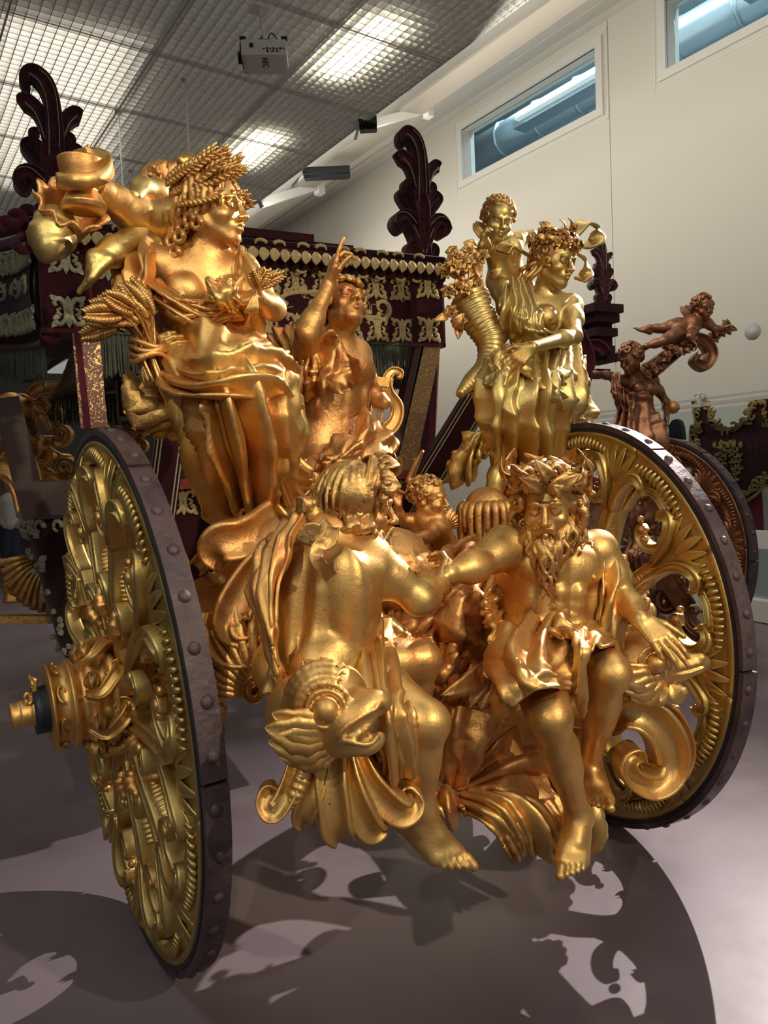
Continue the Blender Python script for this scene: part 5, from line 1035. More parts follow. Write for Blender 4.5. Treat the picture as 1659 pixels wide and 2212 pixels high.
cloth('side_drapery', grid([[(605, 1480, 1.84), (590, 1430, 1.84), (570, 1470, 1.9)], [(640, 1480, 1.78), (615, 1450, 1.76), (585, 1480, 1.80)], [(670, 1500, 1.76), (650, 1485, 1.72), (610, 1515, 1.74)], [(690, 1560, 1.80), (640, 1540, 1.76), (600, 1560, 1.78)]]), s2, seed=13, folds=4, amp=.03, thick=.009, res=(50, 50))
cloth('thigh_drapery', grid([[(772, 1300, 1.90), (800, 1310, 1.98), (840, 1350, 2.05)], [(768, 1370, 1.80), (800, 1375, 1.82), (850, 1392, 1.90)], [(762, 1430, 1.70), (812, 1420, 1.68), (862, 1430, 1.76)], [(770, 1500, 1.62), (825, 1490, 1.56), (872, 1490, 1.64)], [(790, 1560, 1.58), (838, 1545, 1.51), (885, 1530, 1.58)], [(820, 1620, 1.58), (855, 1610, 1.52), (893, 1590, 1.57)], [(832, 1685, 1.60), (862, 1680, 1.56), (897, 1655, 1.60)]]), s2, seed=14, folds=5, amp=.04, thick=.009, res=(110, 70))
cloth('lap_drapery', grid([[(770, 1330, 1.9), (800, 1330, 2.0), (850, 1340, 2.1)], [(800, 1380, 1.86), (845, 1370, 1.94), (890, 1380, 2.0)], [(850, 1420, 1.84), (880, 1400, 1.90), (905, 1395, 1.98)]]), s2, seed=15, folds=3, amp=.03, thick=.009, res=(40, 40))
cloth('hanging_fold', grid([[(750, 1400, 1.80), (775, 1390, 1.76), (800, 1400, 1.74)], [(752, 1500, 1.76), (778, 1490, 1.70), (806, 1490, 1.66)], [(765, 1600, 1.72), (790, 1600, 1.66), (818, 1590, 1.64)], [(800, 1690, 1.72), (815, 1700, 1.67), (838, 1690, 1.66)]]), s2, seed=16, folds=3, amp=.04, thick=.009, res=(80, 36))
# ------------------------------------------------------------------ wheat-crowned woman
s3 = empty('gilded_statue', at(500, 1100, 2.5), 'gilded seated woman crowned with wheat ears, looking to the right, high at the left', 'statue')
J = pj(dict(P=(480, 780, 2.60), N=(440, 560, 2.52), Ls=(520, 585, 2.50), Rs=(345, 572, 2.56), Lh=(530, 795, 2.56), Rh=(440, 790, 2.62), H=(458, 455, 2.48),
            Le=(592, 668, 2.42), Lw=(556, 640, 2.28), Re=(305, 690, 2.62), Rw=(322, 765, 2.44), Lk=(600, 840, 2.26), La=(612, 1060, 2.42), Rk=(470, 880, 2.20), Ra=(500, 1100, 2.42)))
P, k, A, T, XF = figure('harvest_woman', J, 1.0, False, mix(.94, .34, -.03), ZU, .0038, root=s3, hs=.232, mat_='gold',
    hands=dict(L=dict(D=mix(-.75, .55, -.25), N=mix(.3, .3, 1), s=.95, curl=(.7, .8, .9, .9), thumb=1), R=dict(D=mix(.7, .5, .25), N=mix(.2, -.9, 0), s=.95, curl=(.8, .8, .8, .8), thumb=-1)),
    feet=dict(L=dict(D=mix(.1, .9, -.35), N=mix(0, .3, 1), s=.9, inner=-1)), fwd=mix(.1, 1), neck_r=.050)
c = Clay(.004); c.ell(P(0, -.02, .035), np.array([.083, .100, .090])*k, .01)
paths = []
for i in range(30):
    a = i/30*2*PI; cx, cy = math.cos(a), math.sin(a)
    if cy > .80: continue
    paths.append([(cx*.03, cy*.03-.01, .122), (cx*.078, cy*.085-.01, .085), (cx*.092, cy*.104-.014, .02), (cx*.078, cy*.098-.03, -.03), (cx*.05, -.10, -.055)])
strands(c, P, k, paths, .009, .006, 16, 3)
for (x, y, z) in ((-.078, -.03, -.05), (-.07, -.06, -.07), (-.05, -.085, -.09), (-.085, .0, -.065), (.07, -.05, -.07), (-.03, -.11, -.06), (-.06, -.11, -.10), (-.09, -.06, -.10), (-.03, -.10, -.13), (-.075, -.09, -.14)):
    q = spiral(V(x, y, z), .022, .010, 0, 8, 16, V(0, 1, 0), V(.3, 0, 1)); q[:, 0] += np.linspace(-.012, .012, 16); c.chain([P(*u) for u in q], [.010*k, .006*k], .002)
c.build('hair', M['gold_hair'], s3)
b = MB(); rg = random.Random(9)
for i in range(44):
    a = rg.uniform(-.2, 1)*PI; ph = i/34
    b.mark(); lay = i % 3; lx = rg.uniform(-.085, .05)
    b0 = V(lx, -.115+.11*rg.random(), .0+.032*lay+.035*(1-abs(lx)/.09)); d0 = V(rg.uniform(-.15, .15), 1, .12+.20*lay+rg.uniform(-.1, .22))
    e = b0+nrm(d0)*rg.uniform(.11, .165); wheat(b, P(*b0), P(*e), .021*k, P(-.8, 0, .5)-P(0, 0, 0), 9)
split_build(b, 'wheat_ear', M['gold_hair'], s3)
GK = dict(thick=.009)
cloth('skirt', grid([[(352, 715, 2.60), (400, 690, 2.44), (450, 685, 2.40), (500, 690, 2.42), (535, 705, 2.52)], [(345, 785, 2.56), (395, 775, 2.28), (470, 762, 2.22), (560, 765, 2.26), (612, 795, 2.42)], [(372, 855, 2.48), (425, 862, 2.14), (495, 850, 2.06), (575, 825, 2.12), (632, 865, 2.32)], [(405, 935, 2.46), (436, 960, 2.20), (510, 960, 2.12), (590, 945, 2.15), (640, 960, 2.32)], [(425, 1040, 2.52), (452, 1065, 2.30), (520, 1065, 2.23), (585, 1055, 2.24), (642, 1045, 2.38)], [(450, 1120, 2.56), (478, 1152, 2.42), (530, 1120, 2.32), (596, 1100, 2.30), (652, 1060, 2.42)]]), s3, seed=20, folds=10, amp=.075, res=(120, 130), fade=(.5, .8, .9, 1.1, 1.2, 1.2), **GK)
cloth('over_skirt', grid([[(345, 800, 2.48), (350, 762, 2.52), (372, 730, 2.54), (420, 700, 2.48)], [(400, 850, 2.20), (400, 790, 2.20), (420, 745, 2.24), (450, 702, 2.36)], [(480, 870, 2.04), (480, 800, 2.08), (495, 755, 2.16), (500, 705, 2.34)], [(570, 860, 2.04), (572, 800, 2.12), (565, 752, 2.22), (540, 715, 2.42)], [(625, 900, 2.24), (632, 845, 2.30), (612, 790, 2.38), (570, 750, 2.50)]]), s3, seed=21, folds=6, amp=.06, res=(90, 90), **GK)
cloth('knee_fold', grid([[(560, 800, 2.12), (600, 810, 2.16), (636, 850, 2.28)], [(560, 900, 2.06), (598, 905, 2.10), (640, 915, 2.24)], [(575, 1000, 2.16), (605, 1000, 2.18), (644, 1000, 2.30)], [(600, 1080, 2.30), (625, 1075, 2.30), (655, 1050, 2.38)]]), s3, seed=22, folds=3, amp=.05, res=(80, 50), **GK)
cloth('bodice', grid([[(330, 625, 2.46), (375, 640, 2.36), (430, 650, 2.33), (490, 640, 2.34), (535, 625, 2.42)], [(340, 660, 2.46), (385, 668, 2.36), (440, 675, 2.34), (490, 668, 2.35), (530, 655, 2.42)], [(355, 710, 2.50), (400, 712, 2.38), (445, 712, 2.36), (490, 705, 2.37), (528, 700, 2.44)]]), s3, seed=23, folds=4, amp=.03, res=(50, 90), warp=1.3, **GK)
cloth('sash', grid([[(338, 600, 2.44), (325, 640, 2.46)], [(390, 640, 2.34), (370, 680, 2.36)], [(450, 665, 2.30), (440, 715, 2.34)], [(500, 640, 2.31), (510, 680, 2.35)], [(530, 580, 2.38), (545, 620, 2.42)]]), s3, seed=24, folds=3, amp=.04, res=(90, 40), **GK)
cloth('shoulder_mantle', grid([[(355, 525, 2.62), (300, 535, 2.66), (275, 560, 2.72)], [(330, 560, 2.46), (290, 580, 2.52), (265, 600, 2.62)], [(330, 620, 2.42), (290, 640, 2.48), (268, 660, 2.6)], [(345, 690, 2.46), (310, 700, 2.50), (285, 705, 2.6)], [(365, 750, 2.48), (335, 760, 2.50), (305, 750, 2.58)]]), s3, seed=25, folds=4, amp=.06, res=(90, 60), **GK)
cloth('arm_mantle', grid([[(545, 545, 2.52), (520, 560, 2.46), (505, 590, 2.42)], [(565, 590, 2.44), (540, 600, 2.38), (515, 620, 2.36)], [(560, 650, 2.44), (535, 650, 2.38), (520, 660, 2.36)], [(575, 720, 2.52), (550, 720, 2.44), (530, 700, 2.42)], [(580, 760, 2.56), (560, 750, 2.50), (540, 720, 2.46)]]), s3, seed=26, folds=3, amp=.05, res=(80, 40), **GK)
cloth('knot', grid([[(452, 620, 2.28), (475, 612, 2.26), (500, 630, 2.30)], [(450, 645, 2.24), (478, 640, 2.21), (505, 655, 2.27)], [(470, 668, 2.28), (490, 670, 2.27), (508, 672, 2.30)]]), s3, seed=27, folds=3, amp=.03, res=(30, 30), **GK)
b = MB()
for i in range(7): wheat(b, at(556, 622, 2.24), at(560+12*i-20, 578+4*abs(i-2), 2.20+.02*(i % 3)), .014, TC, 8)
for i in range(7): tube(b, [at(552, 630, 2.24), at(528+5*i, 676, 2.24)], .004, n=4, prof=CIRC6)
tag(b.build('wheat_posy', M['gold_hair'], smooth=True), 'small gilded bunch of wheat in the raised hand of the wheat-crowned woman', 'wheat')
# wheat sheaf
sf = empty('wheat_sheaf', at(345, 838, 2.36), 'large gilded wheat sheaf tied in the middle, fanning to the upper left', 'wheat sheaf')
rg = random.Random(11); tie = at(322, 762, 2.36)
for i in range(30):
    t = i/29; e = at(180+118*t+rg.uniform(-6, 6), 690-88*t**.8+rg.uniform(-10, 22)*(1-t*.6)+(28 if i % 4 == 0 else 0), 2.36+rg.uniform(-.10, .12)); m = tie*.45+e*.55+V(0, 0, .05*(1-t))+IR*.03
    pts = catmull([tie+V(rg.uniform(-.02, .02), rg.uniform(-.02, .02), 0), m, e], 12); b = MB(); tube(b, pts[:8], [.006, .005], n=8, prof=CIRC6); wheat(b, pts[6], e, .022, TC, 11)
    b.build('wheat_ear', M['gold_hair'], sf, True)
b = MB()
for i in range(46):
    a = rg.uniform(0, 6.28); r0 = math.sqrt(rg.random())*.04; q = tie+IR*math.cos(a)*r0+TC*math.sin(a)*r0; e = at(345+(math.cos(a)*r0/.04)*32, 832+rg.uniform(-8, 8), 2.36-math.sin(a)*r0*1.3); tube(b, [q, (q+e)/2, e], [.0055, .005, .0055], n=5, prof=CIRC6)
b.build('stalks', M['gold_hair'], sf, True, kind='stuff')
b = MB()
for j in range(4): 
    c0 = tie+ZU*(-.02+.014*j); pts = [c0+IR*.052*math.cos(a)+TC*.05*math.sin(a)+ZU*.012*math.sin(a*2+j) for a in np.linspace(0, 2*PI, 18)]; tube(b, pts, .009, n=30, prof=CIRC6)
b.build('straw_tie', M['gold_warm'], sf, True)
# cornucopia of the wheat woman
hn = empty('cornucopia', at(330, 500, 2.75), 'gilded horn with spiral tip, ruffled collar and wide bell, above the wheat sheaf', 'horn')
b = MB(); tube(b, [at(392, 470, 2.72), at(330, 478, 2.7), at(280, 455, 2.65), at(235, 425, 2.6), at(205, 408, 2.56)], [.080, .082, .066, .052, .042], n=60, ribs=5, ribamp=.05); b.build('horn_body', M['gold'], hn, True)
b = MB(); c0 = at(182, 455, 2.5); tube(b, [c0, c0+ZU*.015, c0+ZU*.03, c0+ZU*.06, c0+ZU*.075, c0+ZU*.12, c0+ZU*.15], [.062, .068, .060, .042, .052, .066, .070], n=30, prof=[(math.cos(a), math.sin(a)) for a in np.linspace(0, 2*PI, 28, endpoint=False)], up=(1, 0, 0)); b.build('turned_foot', M['gold'], hn, True)
b = MB(); pts = [at(150, 392, 2.5), at(180, 395, 2.46), at(207, 378, 2.47), at(214, 350, 2.5), at(198, 331, 2.52), at(178, 337, 2.52), at(180, 352, 2.51)]; v, f = sweep(catmull(pts, 40), BAND, interp([.05, .05, .045, .04, .038, .034, .03], 40), interp([.022, .02, .016], 40), mix(0, .3, 1)); b.add(v, f); b.build('spiral_tip', M['gold'], hn, True)
b = MB(); c0 = at(148, 462, 2.56); ez = mix(.55, .6, .55); e1 = nrm(np.cross(ez, ZU)); e2 = np.cross(e1, ez); th = np.linspace(0, 2*PI, 60, endpoint=False); rows = []
for (r_, h_, wv) in ((.050, -.09, 0), (.065, -.05, .0), (.085, 0, .003), (.108, .035, .010), (.100, .04, .010), (.078, .02, .0), (.055, -.02, 0), (.03, -.05, 0)):
    rows.append([c0+(e1*math.cos(a)+e2*math.sin(a))*(r_+wv*math.sin(a*11))+ez*(h_+wv*1.2*math.cos(a*9)) for a in th])
v = np.array(rows).reshape(-1, 3); n2 = 60; f = [(i*n2+j, i*n2+(j+1) % n2, (i+1)*n2+(j+1) % n2, (i+1)*n2+j) for i in range(len(rows)-1) for j in range(n2)]; b.add(v, f); b.build('ruffled_collar', M['gold_warm'], hn, True)
b = MB(); tube(b, [at(135, 470, 2.58), at(118, 490, 2.56), at(112, 515, 2.54), at(116, 540, 2.52), at(128, 552, 2.52)], [.05, .066, .072, .058, .03], n=30, ribs=3, ribamp=.08); b.build('bell', M['gold_green'], hn, True)
# cherub climbing behind the wheat crown
c1 = empty('gilded_cherub', at(330, 470, 2.75), 'gilded cherub with butterfly wings, half hidden between the horn and the wheat crown', 'statue')
c = Clay(.0055); c.ell(at(398, 430, 2.85), (.06, .07, .075), .02); c.chain([at(375, 435, 2.80), at(338, 415, 2.72), at(306, 405, 2.66), at(292, 425, 2.62)], [.045, .042, .034, .026], .02)
hand_clay(c, at(296, 415, 2.63), mix(-.3, .2, -1), mix(.3, .8, -.3), .62, (.6, .6, .6, .6), 1)
c.chain([at(285, 525, 2.66), at(245, 545, 2.58), at(215, 560, 2.55)], [.050, .046, .034], .03); foot_clay(c, at(205, 556, 2.54), mix(-.6, .3, -.7), mix(-.6, .2, .6), .62, 1); c.chain([at(300, 505, 2.7), at(330, 500, 2.72)], [.07, .07], .03)
c.ell(at(407, 365, 2.9), np.array([.055, .055, .06]), .01); c.build('body', M['gold_green'], c1)
b = MB()
for (a0, a1) in (((352, 400), (318, 352)), ((356, 398), (345, 345)), ((345, 405), (308, 378))): leaf(b, at(*a0, 2.8), at(*a1, 2.84), TC, .05, .1, 10, 3, .008)
for (x, y) in ((325, 378), (343, 372), (333, 362)): tube(b, [at(x, y, 2.78), at(x, y, 2.76)], .010, n=3)
b.build('butterfly_wing', M['gold_warm'], c1, True)
c = Clay(.004)
for i in range(10): c.chain([at(395+3*i, 360-2*(i % 3), 2.85), at(390+4*i, 345+(i % 3)*4, 2.82)], .014, .003)
c.build('curls', M['gold_hair'], c1)
# rocky-leaf bracket under the wheat woman
b = MB()
for (p0, p1, w) in (((330, 850), (275, 880), .07), ((350, 855), (290, 915), .08), ((370, 870), (320, 925), .07), ((360, 850), (300, 850), .06), ((330, 900), (385, 905), .06)): leaf(b, at(*p0, 2.5), at(*p1, 2.44), TC, w, .3, 12, 4, .02)
tube(b, [at(395, 900, 2.6), at(350, 885, 2.55), at(310, 900, 2.5)], [.09, .075, .04], n=20, ribs=5, ribamp=.12); tag(b.build('carved_leaf_bracket', M['gold_hair'], smooth=True), 'gilded curling leaf bracket sticking out left of the wheat woman above the wheel', 'carving')
# ------------------------------------------------------------------ youth pointing up, with lyre
s4 = empty('gilded_statue', at(720, 1060, 2.95), 'gilded curly-haired youth pointing upward with bare torso, between the two women', 'statue')
J = pj(dict(P=(712, 945, 2.98), N=(728, 745, 2.93), Ls=(768, 765, 2.95), Rs=(660, 772, 2.92), Lh=(745, 960, 2.98), Rh=(680, 965, 2.96), H=(742, 665, 2.88),
            Re=(662, 722, 2.72), Rw=(712, 612, 2.76), Le=(800, 850, 3.02), Lw=(830, 870, 3.0), Rk=(668, 1100, 2.75), Ra=(690, 1200, 2.9), Lk=(760, 1090, 2.75), La=(760, 1200, 2.9)))
P, k, A, T, XF = figure('youth', J, 1.0, True, mix(.45, .75, .42), mix(-.1, -.5, 1), .005, root=s4, hs=.225, mat_='gold_warm', mouth=.6, musc=.3,
    hands=dict(R=dict(D=mix(.25, .1, 1), N=mix(.9, -.4, -.2), s=1.05, curl=(.3, .9, 1.0, 1.0), thumb=-1, point=0, spread=.03)), fwd=mix(.1, 1))
c = Clay(.004); c.ell(P(0, -.02, .04), np.array([.084, .10, .086])*k, .01); hair_curls(c, P, k, 70, 12, .021, .05); c.build('curly_hair', M['gold_hair'], s4)
cloth('shoulder_cloak', grid([[(700, 740, 2.88), (655, 690, 3.0), (610, 720, 3.05)], [(735, 775, 2.82), (680, 770, 2.80), (620, 775, 2.95)], [(762, 800, 2.82), (700, 820, 2.76), (630, 830, 2.88)], [(750, 810, 2.84), (705, 850, 2.80), (640, 870, 2.92)]]), s4, M['gold_warm'], seed=30, folds=5, amp=.07, res=(70, 70), thick=.01)
cloth('arm_cloak', grid([[(650, 690, 2.95), (620, 700, 2.95), (600, 735, 3.0)], [(665, 760, 2.80), (635, 775, 2.84), (610, 790, 2.95)], [(660, 830, 2.82), (640, 850, 2.86), (625, 860, 2.98)], [(640, 900, 2.95), (632, 905, 2.98), (630, 900, 3.05)]]), s4, M['gold_warm'], seed=31, folds=4, amp=.06, res=(60, 50), thick=.01)
cloth('waist_drapery', grid([[(700, 960, 2.86), (760, 930, 2.84), (810, 905, 2.9), (845, 930, 2.98)], [(690, 985, 2.78), (750, 960, 2.70), (815, 935, 2.76), (855, 960, 2.90)], [(680, 1000, 2.76), (735, 995, 2.66), (800, 985, 2.70), (848, 1000, 2.88)], [(690, 1030, 2.80), (740, 1040, 2.74), (800, 1035, 2.76), (830, 1035, 2.9)]]), s4, M['gold_warm'], seed=32, folds=4, amp=.07, res=(60, 80), thick=.01)
cloth('lower_drapery', grid([[(640, 1000, 2.80), (655, 1020, 2.85)], [(655, 1060, 2.66), (700, 1090, 2.72)], [(600, 1090, 2.66), (650, 1120, 2.7)], [(560, 1120, 2.7), (600, 1150, 2.72)]]), s4, M['gold_warm'], seed=33, folds=3, amp=.05, res=(60, 40), thick=.01)
ly = empty('gilded_lyre', at(810, 930, 3.05), 'gilded lyre with scrolled arm and strings, right of the pointing youth', 'lyre')
for sg, pts in ((1, [(815, 945), (850, 915), (858, 880), (840, 850), (836, 820), (848, 803), (864, 806), (862, 818)]), (-1, [(810, 945), (790, 915), (792, 870), (805, 830), (800, 806), (788, 800), (782, 812)])):
    b = MB(); v, f = sweep(catmull([at(x, y, 3.03) for x, y in pts], 40), CHAN, interp([.04, .032, .026, .022, .018, .014], 40), .022, TC); b.add(v, f); b.build('lyre_arm', M['gold'], ly, True)
b = MB(); b.bar(at(796, 822, 3.03), at(846, 828, 3.03), .03, .04); b.build('crossbar', M['gold'], ly)
for i in range(5): b = MB(); tube(b, [at(808+8*i, 826, 3.02), at(800+5*i, 925, 3.02)], .004, n=3, prof=CIRC6); b.build('string', M['gold'], ly)
b = MB(); tube(b, [at(812, 960, 3.03), at(815, 935, 3.03), at(815, 915, 3.03)], [.05, .055, .03], n=10); b.build('sound_box', M['gold'], ly, True)
# ------------------------------------------------------------------ flower-crowned woman
s5 = empty('gilded_statue', at(1150, 1080, 2.85), 'gilded woman crowned with flowers, one shoulder bare, standing foot on a stump, right of centre', 'statue')
J = pj(dict(P=(1178, 790, 2.90), N=(1180, 645, 2.86), Ls=(1232, 662, 2.86), Rs=(1122, 658, 2.86), Lh=(1205, 800, 2.90), Rh=(1145, 800, 2.88), H=(1195, 567, 2.80),
            Le=(1240, 726, 2.66), Lw=(1150, 750, 2.50), Re=(1060, 760, 2.86), Rw=(1040, 800, 2.76), Rk=(1105, 870, 2.58), Ra=(1072, 1030, 2.66), Lk=(1200, 880, 2.66), La=(1205, 1060, 2.86)))
P, k, A, T, XF = figure('flower_woman', J, .97, False, mix(.60, .80, -.22), mix(.1, 0, 1), .0048, root=s5, hs=.225, mat_='gold_green',
    hands=dict(L=dict(D=mix(-.75, .1, -.6), N=mix(-.2, -1, -.3), s=.98, curl=(.45, .5, .6, .7), thumb=-1, tcurl=.3), R=dict(D=mix(-.35, .2, -.8), N=mix(.6, -.8, 0), s=.95, curl=(.8, .8, .8, .8), thumb=1)),
    feet=dict(R=dict(D=at(1040, 1075, 2.52)-J['Ra'], N=mix(-.3, .6, .8), s=.98, inner=-1)), fwd=mix(-.1, 1), neck_r=.047)
c = Clay(.004); c.ell(P(0, -.02, .035), np.array([.083, .100, .088])*k, .01); hair_curls(c, P, k, 46, 22, .017, .1)
paths = [[(sg*.07, .02-.02*j, .0), (sg*.09, .0-.03*j, -.05), (sg*(.085+.012*j), -.03-.02*j, -.10), (sg*(.10+.015*j), -.02-.02*j, -.155)] for sg in (-1, 1) for j in range(4)]
strands(c, P, k, paths, .010, .012, 18, 6); c.build('hair', M['gold_hair'], s5)
b = MB(); rg = random.Random(15)
for i in range(26):
    a = i/13*2*PI; r_ = 1.0 if i < 13 else .62; z_ = .075 if i < 13 else .125
    base_ = V(math.cos(a)*.092*r_, math.sin(a)*.108*r_-.012, z_+rg.uniform(-.01, .01)); o_ = nrm(V(math.cos(a), math.sin(a), .5 if i < 13 else 1.6)); b.mark(); flower(b, P(*base_), P(*(base_+o_))-P(*base_), .030, 6, i)
    e = base_+o_*.03+V(-math.sin(a), math.cos(a), rg.uniform(-.2, .6))*.04; leaf(b, P(*base_), P(*e), P(*(base_+o_))-P(*base_), .013, .2, 6)
split_build(b, 'crown_flower', M['gold_hair'], s5)
cloth('bodice', grid([[(1088, 622, 2.76), (1112, 602, 2.78), (1138, 612, 2.80)], [(1078, 660, 2.72), (1120, 665, 2.66), (1168, 682, 2.67)], [(1090, 710, 2.73), (1135, 715, 2.64), (1190, 716, 2.66)], [(1108, 745, 2.76), (1160, 748, 2.68), (1225, 735, 2.74)]]), s5, M['gold_green'], seed=40, folds=5, amp=.035, res=(70, 60), thick=.008)
cloth('belt_folds', grid([[(1100, 725, 2.76), (1160, 735, 2.70), (1232, 730, 2.82)], [(1105, 760, 2.74), (1160, 765, 2.68), (1236, 765, 2.82)]]), s5, M['gold_green'], seed=41, folds=2, amp=.03, res=(30, 60), thick=.008, warp=2)
cloth('skirt', grid([[(1050, 770, 2.80), (1095, 745, 2.66), (1150, 750, 2.64), (1200, 745, 2.72), (1240, 750, 2.84)], [(1040, 830, 2.70), (1090, 820, 2.50), (1150, 830, 2.50), (1205, 825, 2.56), (1250, 835, 2.78)], [(1030, 910, 2.68), (1078, 905, 2.50), (1145, 920, 2.52), (1205, 915, 2.58), (1248, 910, 2.80)], [(1012, 985, 2.74), (1070, 980, 2.60), (1140, 1000, 2.60), (1200, 1000, 2.66), (1238, 990, 2.86)], [(1005, 1040, 2.80), (1060, 985, 2.66), (1135, 1055, 2.68), (1190, 1070, 2.74), (1228, 1060, 2.92)]]), s5, M['gold_green'], seed=42, folds=10, amp=.07, res=(110, 120), thick=.009, fade=(.6, 1, 1.1, 1.2, 1.2))
cloth('over_skirt', grid([[(1100, 750, 2.64), (1180, 770, 2.62), (1240, 770, 2.76), (1268, 780, 2.92)], [(1120, 800, 2.54), (1190, 810, 2.52), (1255, 820, 2.66), (1278, 840, 2.90)], [(1150, 850, 2.52), (1200, 850, 2.52), (1250, 860, 2.66), (1272, 890, 2.90)], [(1180, 890, 2.56), (1215, 885, 2.58), (1245, 900, 2.70), (1262, 920, 2.90)]]), s5, M['gold_green'], seed=43, folds=3, amp=.06, res=(60, 80), thick=.009)
cloth('trailing_drapery', grid([[(1060, 900, 2.64), (1030, 930, 2.68), (1010, 940, 2.76)], [(1040, 980, 2.66), (1000, 1000, 2.72), (975, 1010, 2.82)], [(1030, 1035, 2.74), (1000, 1045, 2.78), (960, 1040, 2.9)]]), s5, M['gold_green'], seed=44, folds=3, amp=.05, res=(60, 40), thick=.009)
cloth('lifted_fold', grid([[(1050, 775, 2.68), (1075, 752, 2.62), (1110, 760, 2.58)], [(1055, 790, 2.62), (1080, 775, 2.54), (1115, 790, 2.54)], [(1040, 830, 2.62), (1075, 835, 2.50), (1110, 830, 2.50)]]), s5, M['gold_green'], seed=45, folds=3, amp=.05, res=(40, 50), thick=.009)
# her cornucopia of flowers
h5 = empty('cornucopia', at(1020, 850, 2.76), 'gilded ringed horn spilling flowers, held beside the flower-crowned woman', 'horn')
b = MB(); tube(b, [at(1012, 640, 2.86), at(1035, 690, 2.82), at(1060, 740, 2.78), at(1052, 790, 2.74), at(1018, 825, 2.70), at(992, 852, 2.66)], [.085, .078, .062, .050, .038, .018], n=90, ribs=26, ribamp=.12); b.build('horn_body', M['gold_green'], h5, True)
rg = random.Random(21)
for i in range(30):
    t = rg.random(); px = 975+rg.uniform(-12, 66)+(0 if i < 20 else 0); py = 560+rg.uniform(-20, 135); b = MB(); flower(b, at(px, py, 2.82+rg.uniform(-.05, .06)), mix(rg.uniform(-.6, .5), 1, rg.uniform(-.3, .6)), rg.uniform(.030, .045), 6, i); b.build('flower', M['gold_hair'], h5, True)
b = MB()
for i in range(34):
    px = 970+rg.uniform(-10, 90); py = 545+rg.uniform(-15, 170); p = at(px, py, 2.86+rg.uniform(-.05, .06)); leaf(b, p, p+mix(rg.uniform(-1, 1), .5, rg.uniform(-1, 1))*.07, TC, .020, .2, 6, 0, .005)
b.build('foliage', M['gold_hair'], h5, True, kind='stuff')
# cherub above her with wings and ribbons
c5 = empty('gilded_cherub', at(1085, 600, 3.1), 'gilded cherub with small wings leaning over the shoulder of the flower-crowned woman', 'statue')
J = pj(dict(P=(1095, 600, 3.15), N=(1085, 515, 3.12), Ls=(1115, 520, 3.12), Rs=(1058, 528, 3.12), Lh=(1115, 610, 3.15), Rh=(1075, 610, 3.15), H=(1075, 478, 3.06),
            Le=(1140, 510, 3.14), Lw=(1165, 505, 3.16), Re=(1040, 545, 3.04), Rw=(1040, 530, 2.96), Lk=(1150, 640, 3.1), La=(1160, 680, 3.15), Rk=(1090, 650, 3.0), Ra=(1090, 690, 3.1)))
P, k, A, T, XF = figure('cherub', J, .58, True, mix(.15, .9, -.30), mix(.15, 0, 1), .0048, root=c5, hs=.185, child=True, fat=.15, mat_='gold_green', hands=dict(R=dict(D=mix(.1, .3, 1), N=mix(.9, 0, 0), s=.6, curl=(.8, .8, .8, .8), thumb=1)), mouth=.4, neck_r=.044)
c = Clay(.004); c.ell(P(0, -.02, .05), np.array([.086, .102, .080])*k, .01); hair_curls(c, P, k, 54, 32, .019, .1, off=.008); c.build('curly_hair', M['gold_hair'], c5)
b = MB()
for i in range(7): leaf(b, at(1050, 520, 3.1), at(1022+6*i, 482+3*i-8*(i % 2), 3.14), TC, .022, .1, 8, 2, .006)
b.build('wing', M['gold_hair'], c5, True)
rb = empty('carved_ribbon', at(1265, 605, 2.90), 'gilded carved ribbon looping behind the flower-crowned head', 'ribbon')
for pts, w in (([(1085, 545), (1100, 530), (1130, 545), (1150, 555), (1165, 540)], .035), ([(1205, 520), (1235, 505), (1262, 480), (1290, 492), (1288, 520), (1262, 532), (1245, 530)], .040), ([(1212, 535), (1240, 545), (1262, 560), (1268, 590), (1252, 605)], .035), ([(950, 570), (965, 585), (985, 600), (990, 575)], .035)):
    v, f = sweep(catmull([at(x, y, 2.90) for x, y in pts], 30), BAND, w, .006, mix(.3, .4, 1)); mesh('ribbon_loop', v, f, M['gold_green'], rb, True)
# ------------------------------------------------------------------ globe and small cherub in the middle
gl = empty('globe', at(845, 1345, 2.2), 'gilded globe with raised continents behind the clasped hands', 'globe'); gc = at(838, 1240, 2.22); GR = .158
n1, n2 = 90, 150; v = []; f = []
for i in range(n1):
    for j in range(n2):
        a, bb = PI*i/(n1-1), 2*PI*j/n2; d = V(math.sin(a)*math.cos(bb), math.sin(a)*math.sin(bb), math.cos(a)); v.append(d)
v = np.array(v); from mathutils import noise as MN
h_ = np.array([MN.fractal(Vector(tuple(d*2.1+V(3, 1, 2))), 1.0, 2.2, 5) for d in v]); r_ = GR*(1+.022*np.clip((h_-.05)*14, 0, 1)+.006*h_)
v = gc+v*r_[:, None]; f = [(i*n2+j, (i+1)*n2+j, (i+1)*n2+(j+1) % n2, i*n2+(j+1) % n2) for i in range(n1-1) for j in range(n2)]
mesh('sphere', v, f, M['gold_warm'], gl, True)
c6 = empty('gilded_cherub', at(950, 1200, 2.55), 'small gilded cherub raising one hand behind the globe, face in profile', 'statue')
J = pj(dict(P=(962, 1192, 2.58), N=(918, 1118, 2.55), Ls=(942, 1140, 2.50), Rs=(893, 1128, 2.60), Lh=(975, 1205, 2.52), Rh=(948, 1205, 2.62), H=(925, 1080, 2.54),
            Le=(922, 1160, 2.42), Lw=(890, 1163, 2.40), Re=(862, 1120, 2.58), Rw=(860, 1090, 2.54), Lk=(1000, 1240, 2.5), La=(1010, 1270, 2.6), Rk=(960, 1250, 2.62), Ra=(960, 1280, 2.7)))
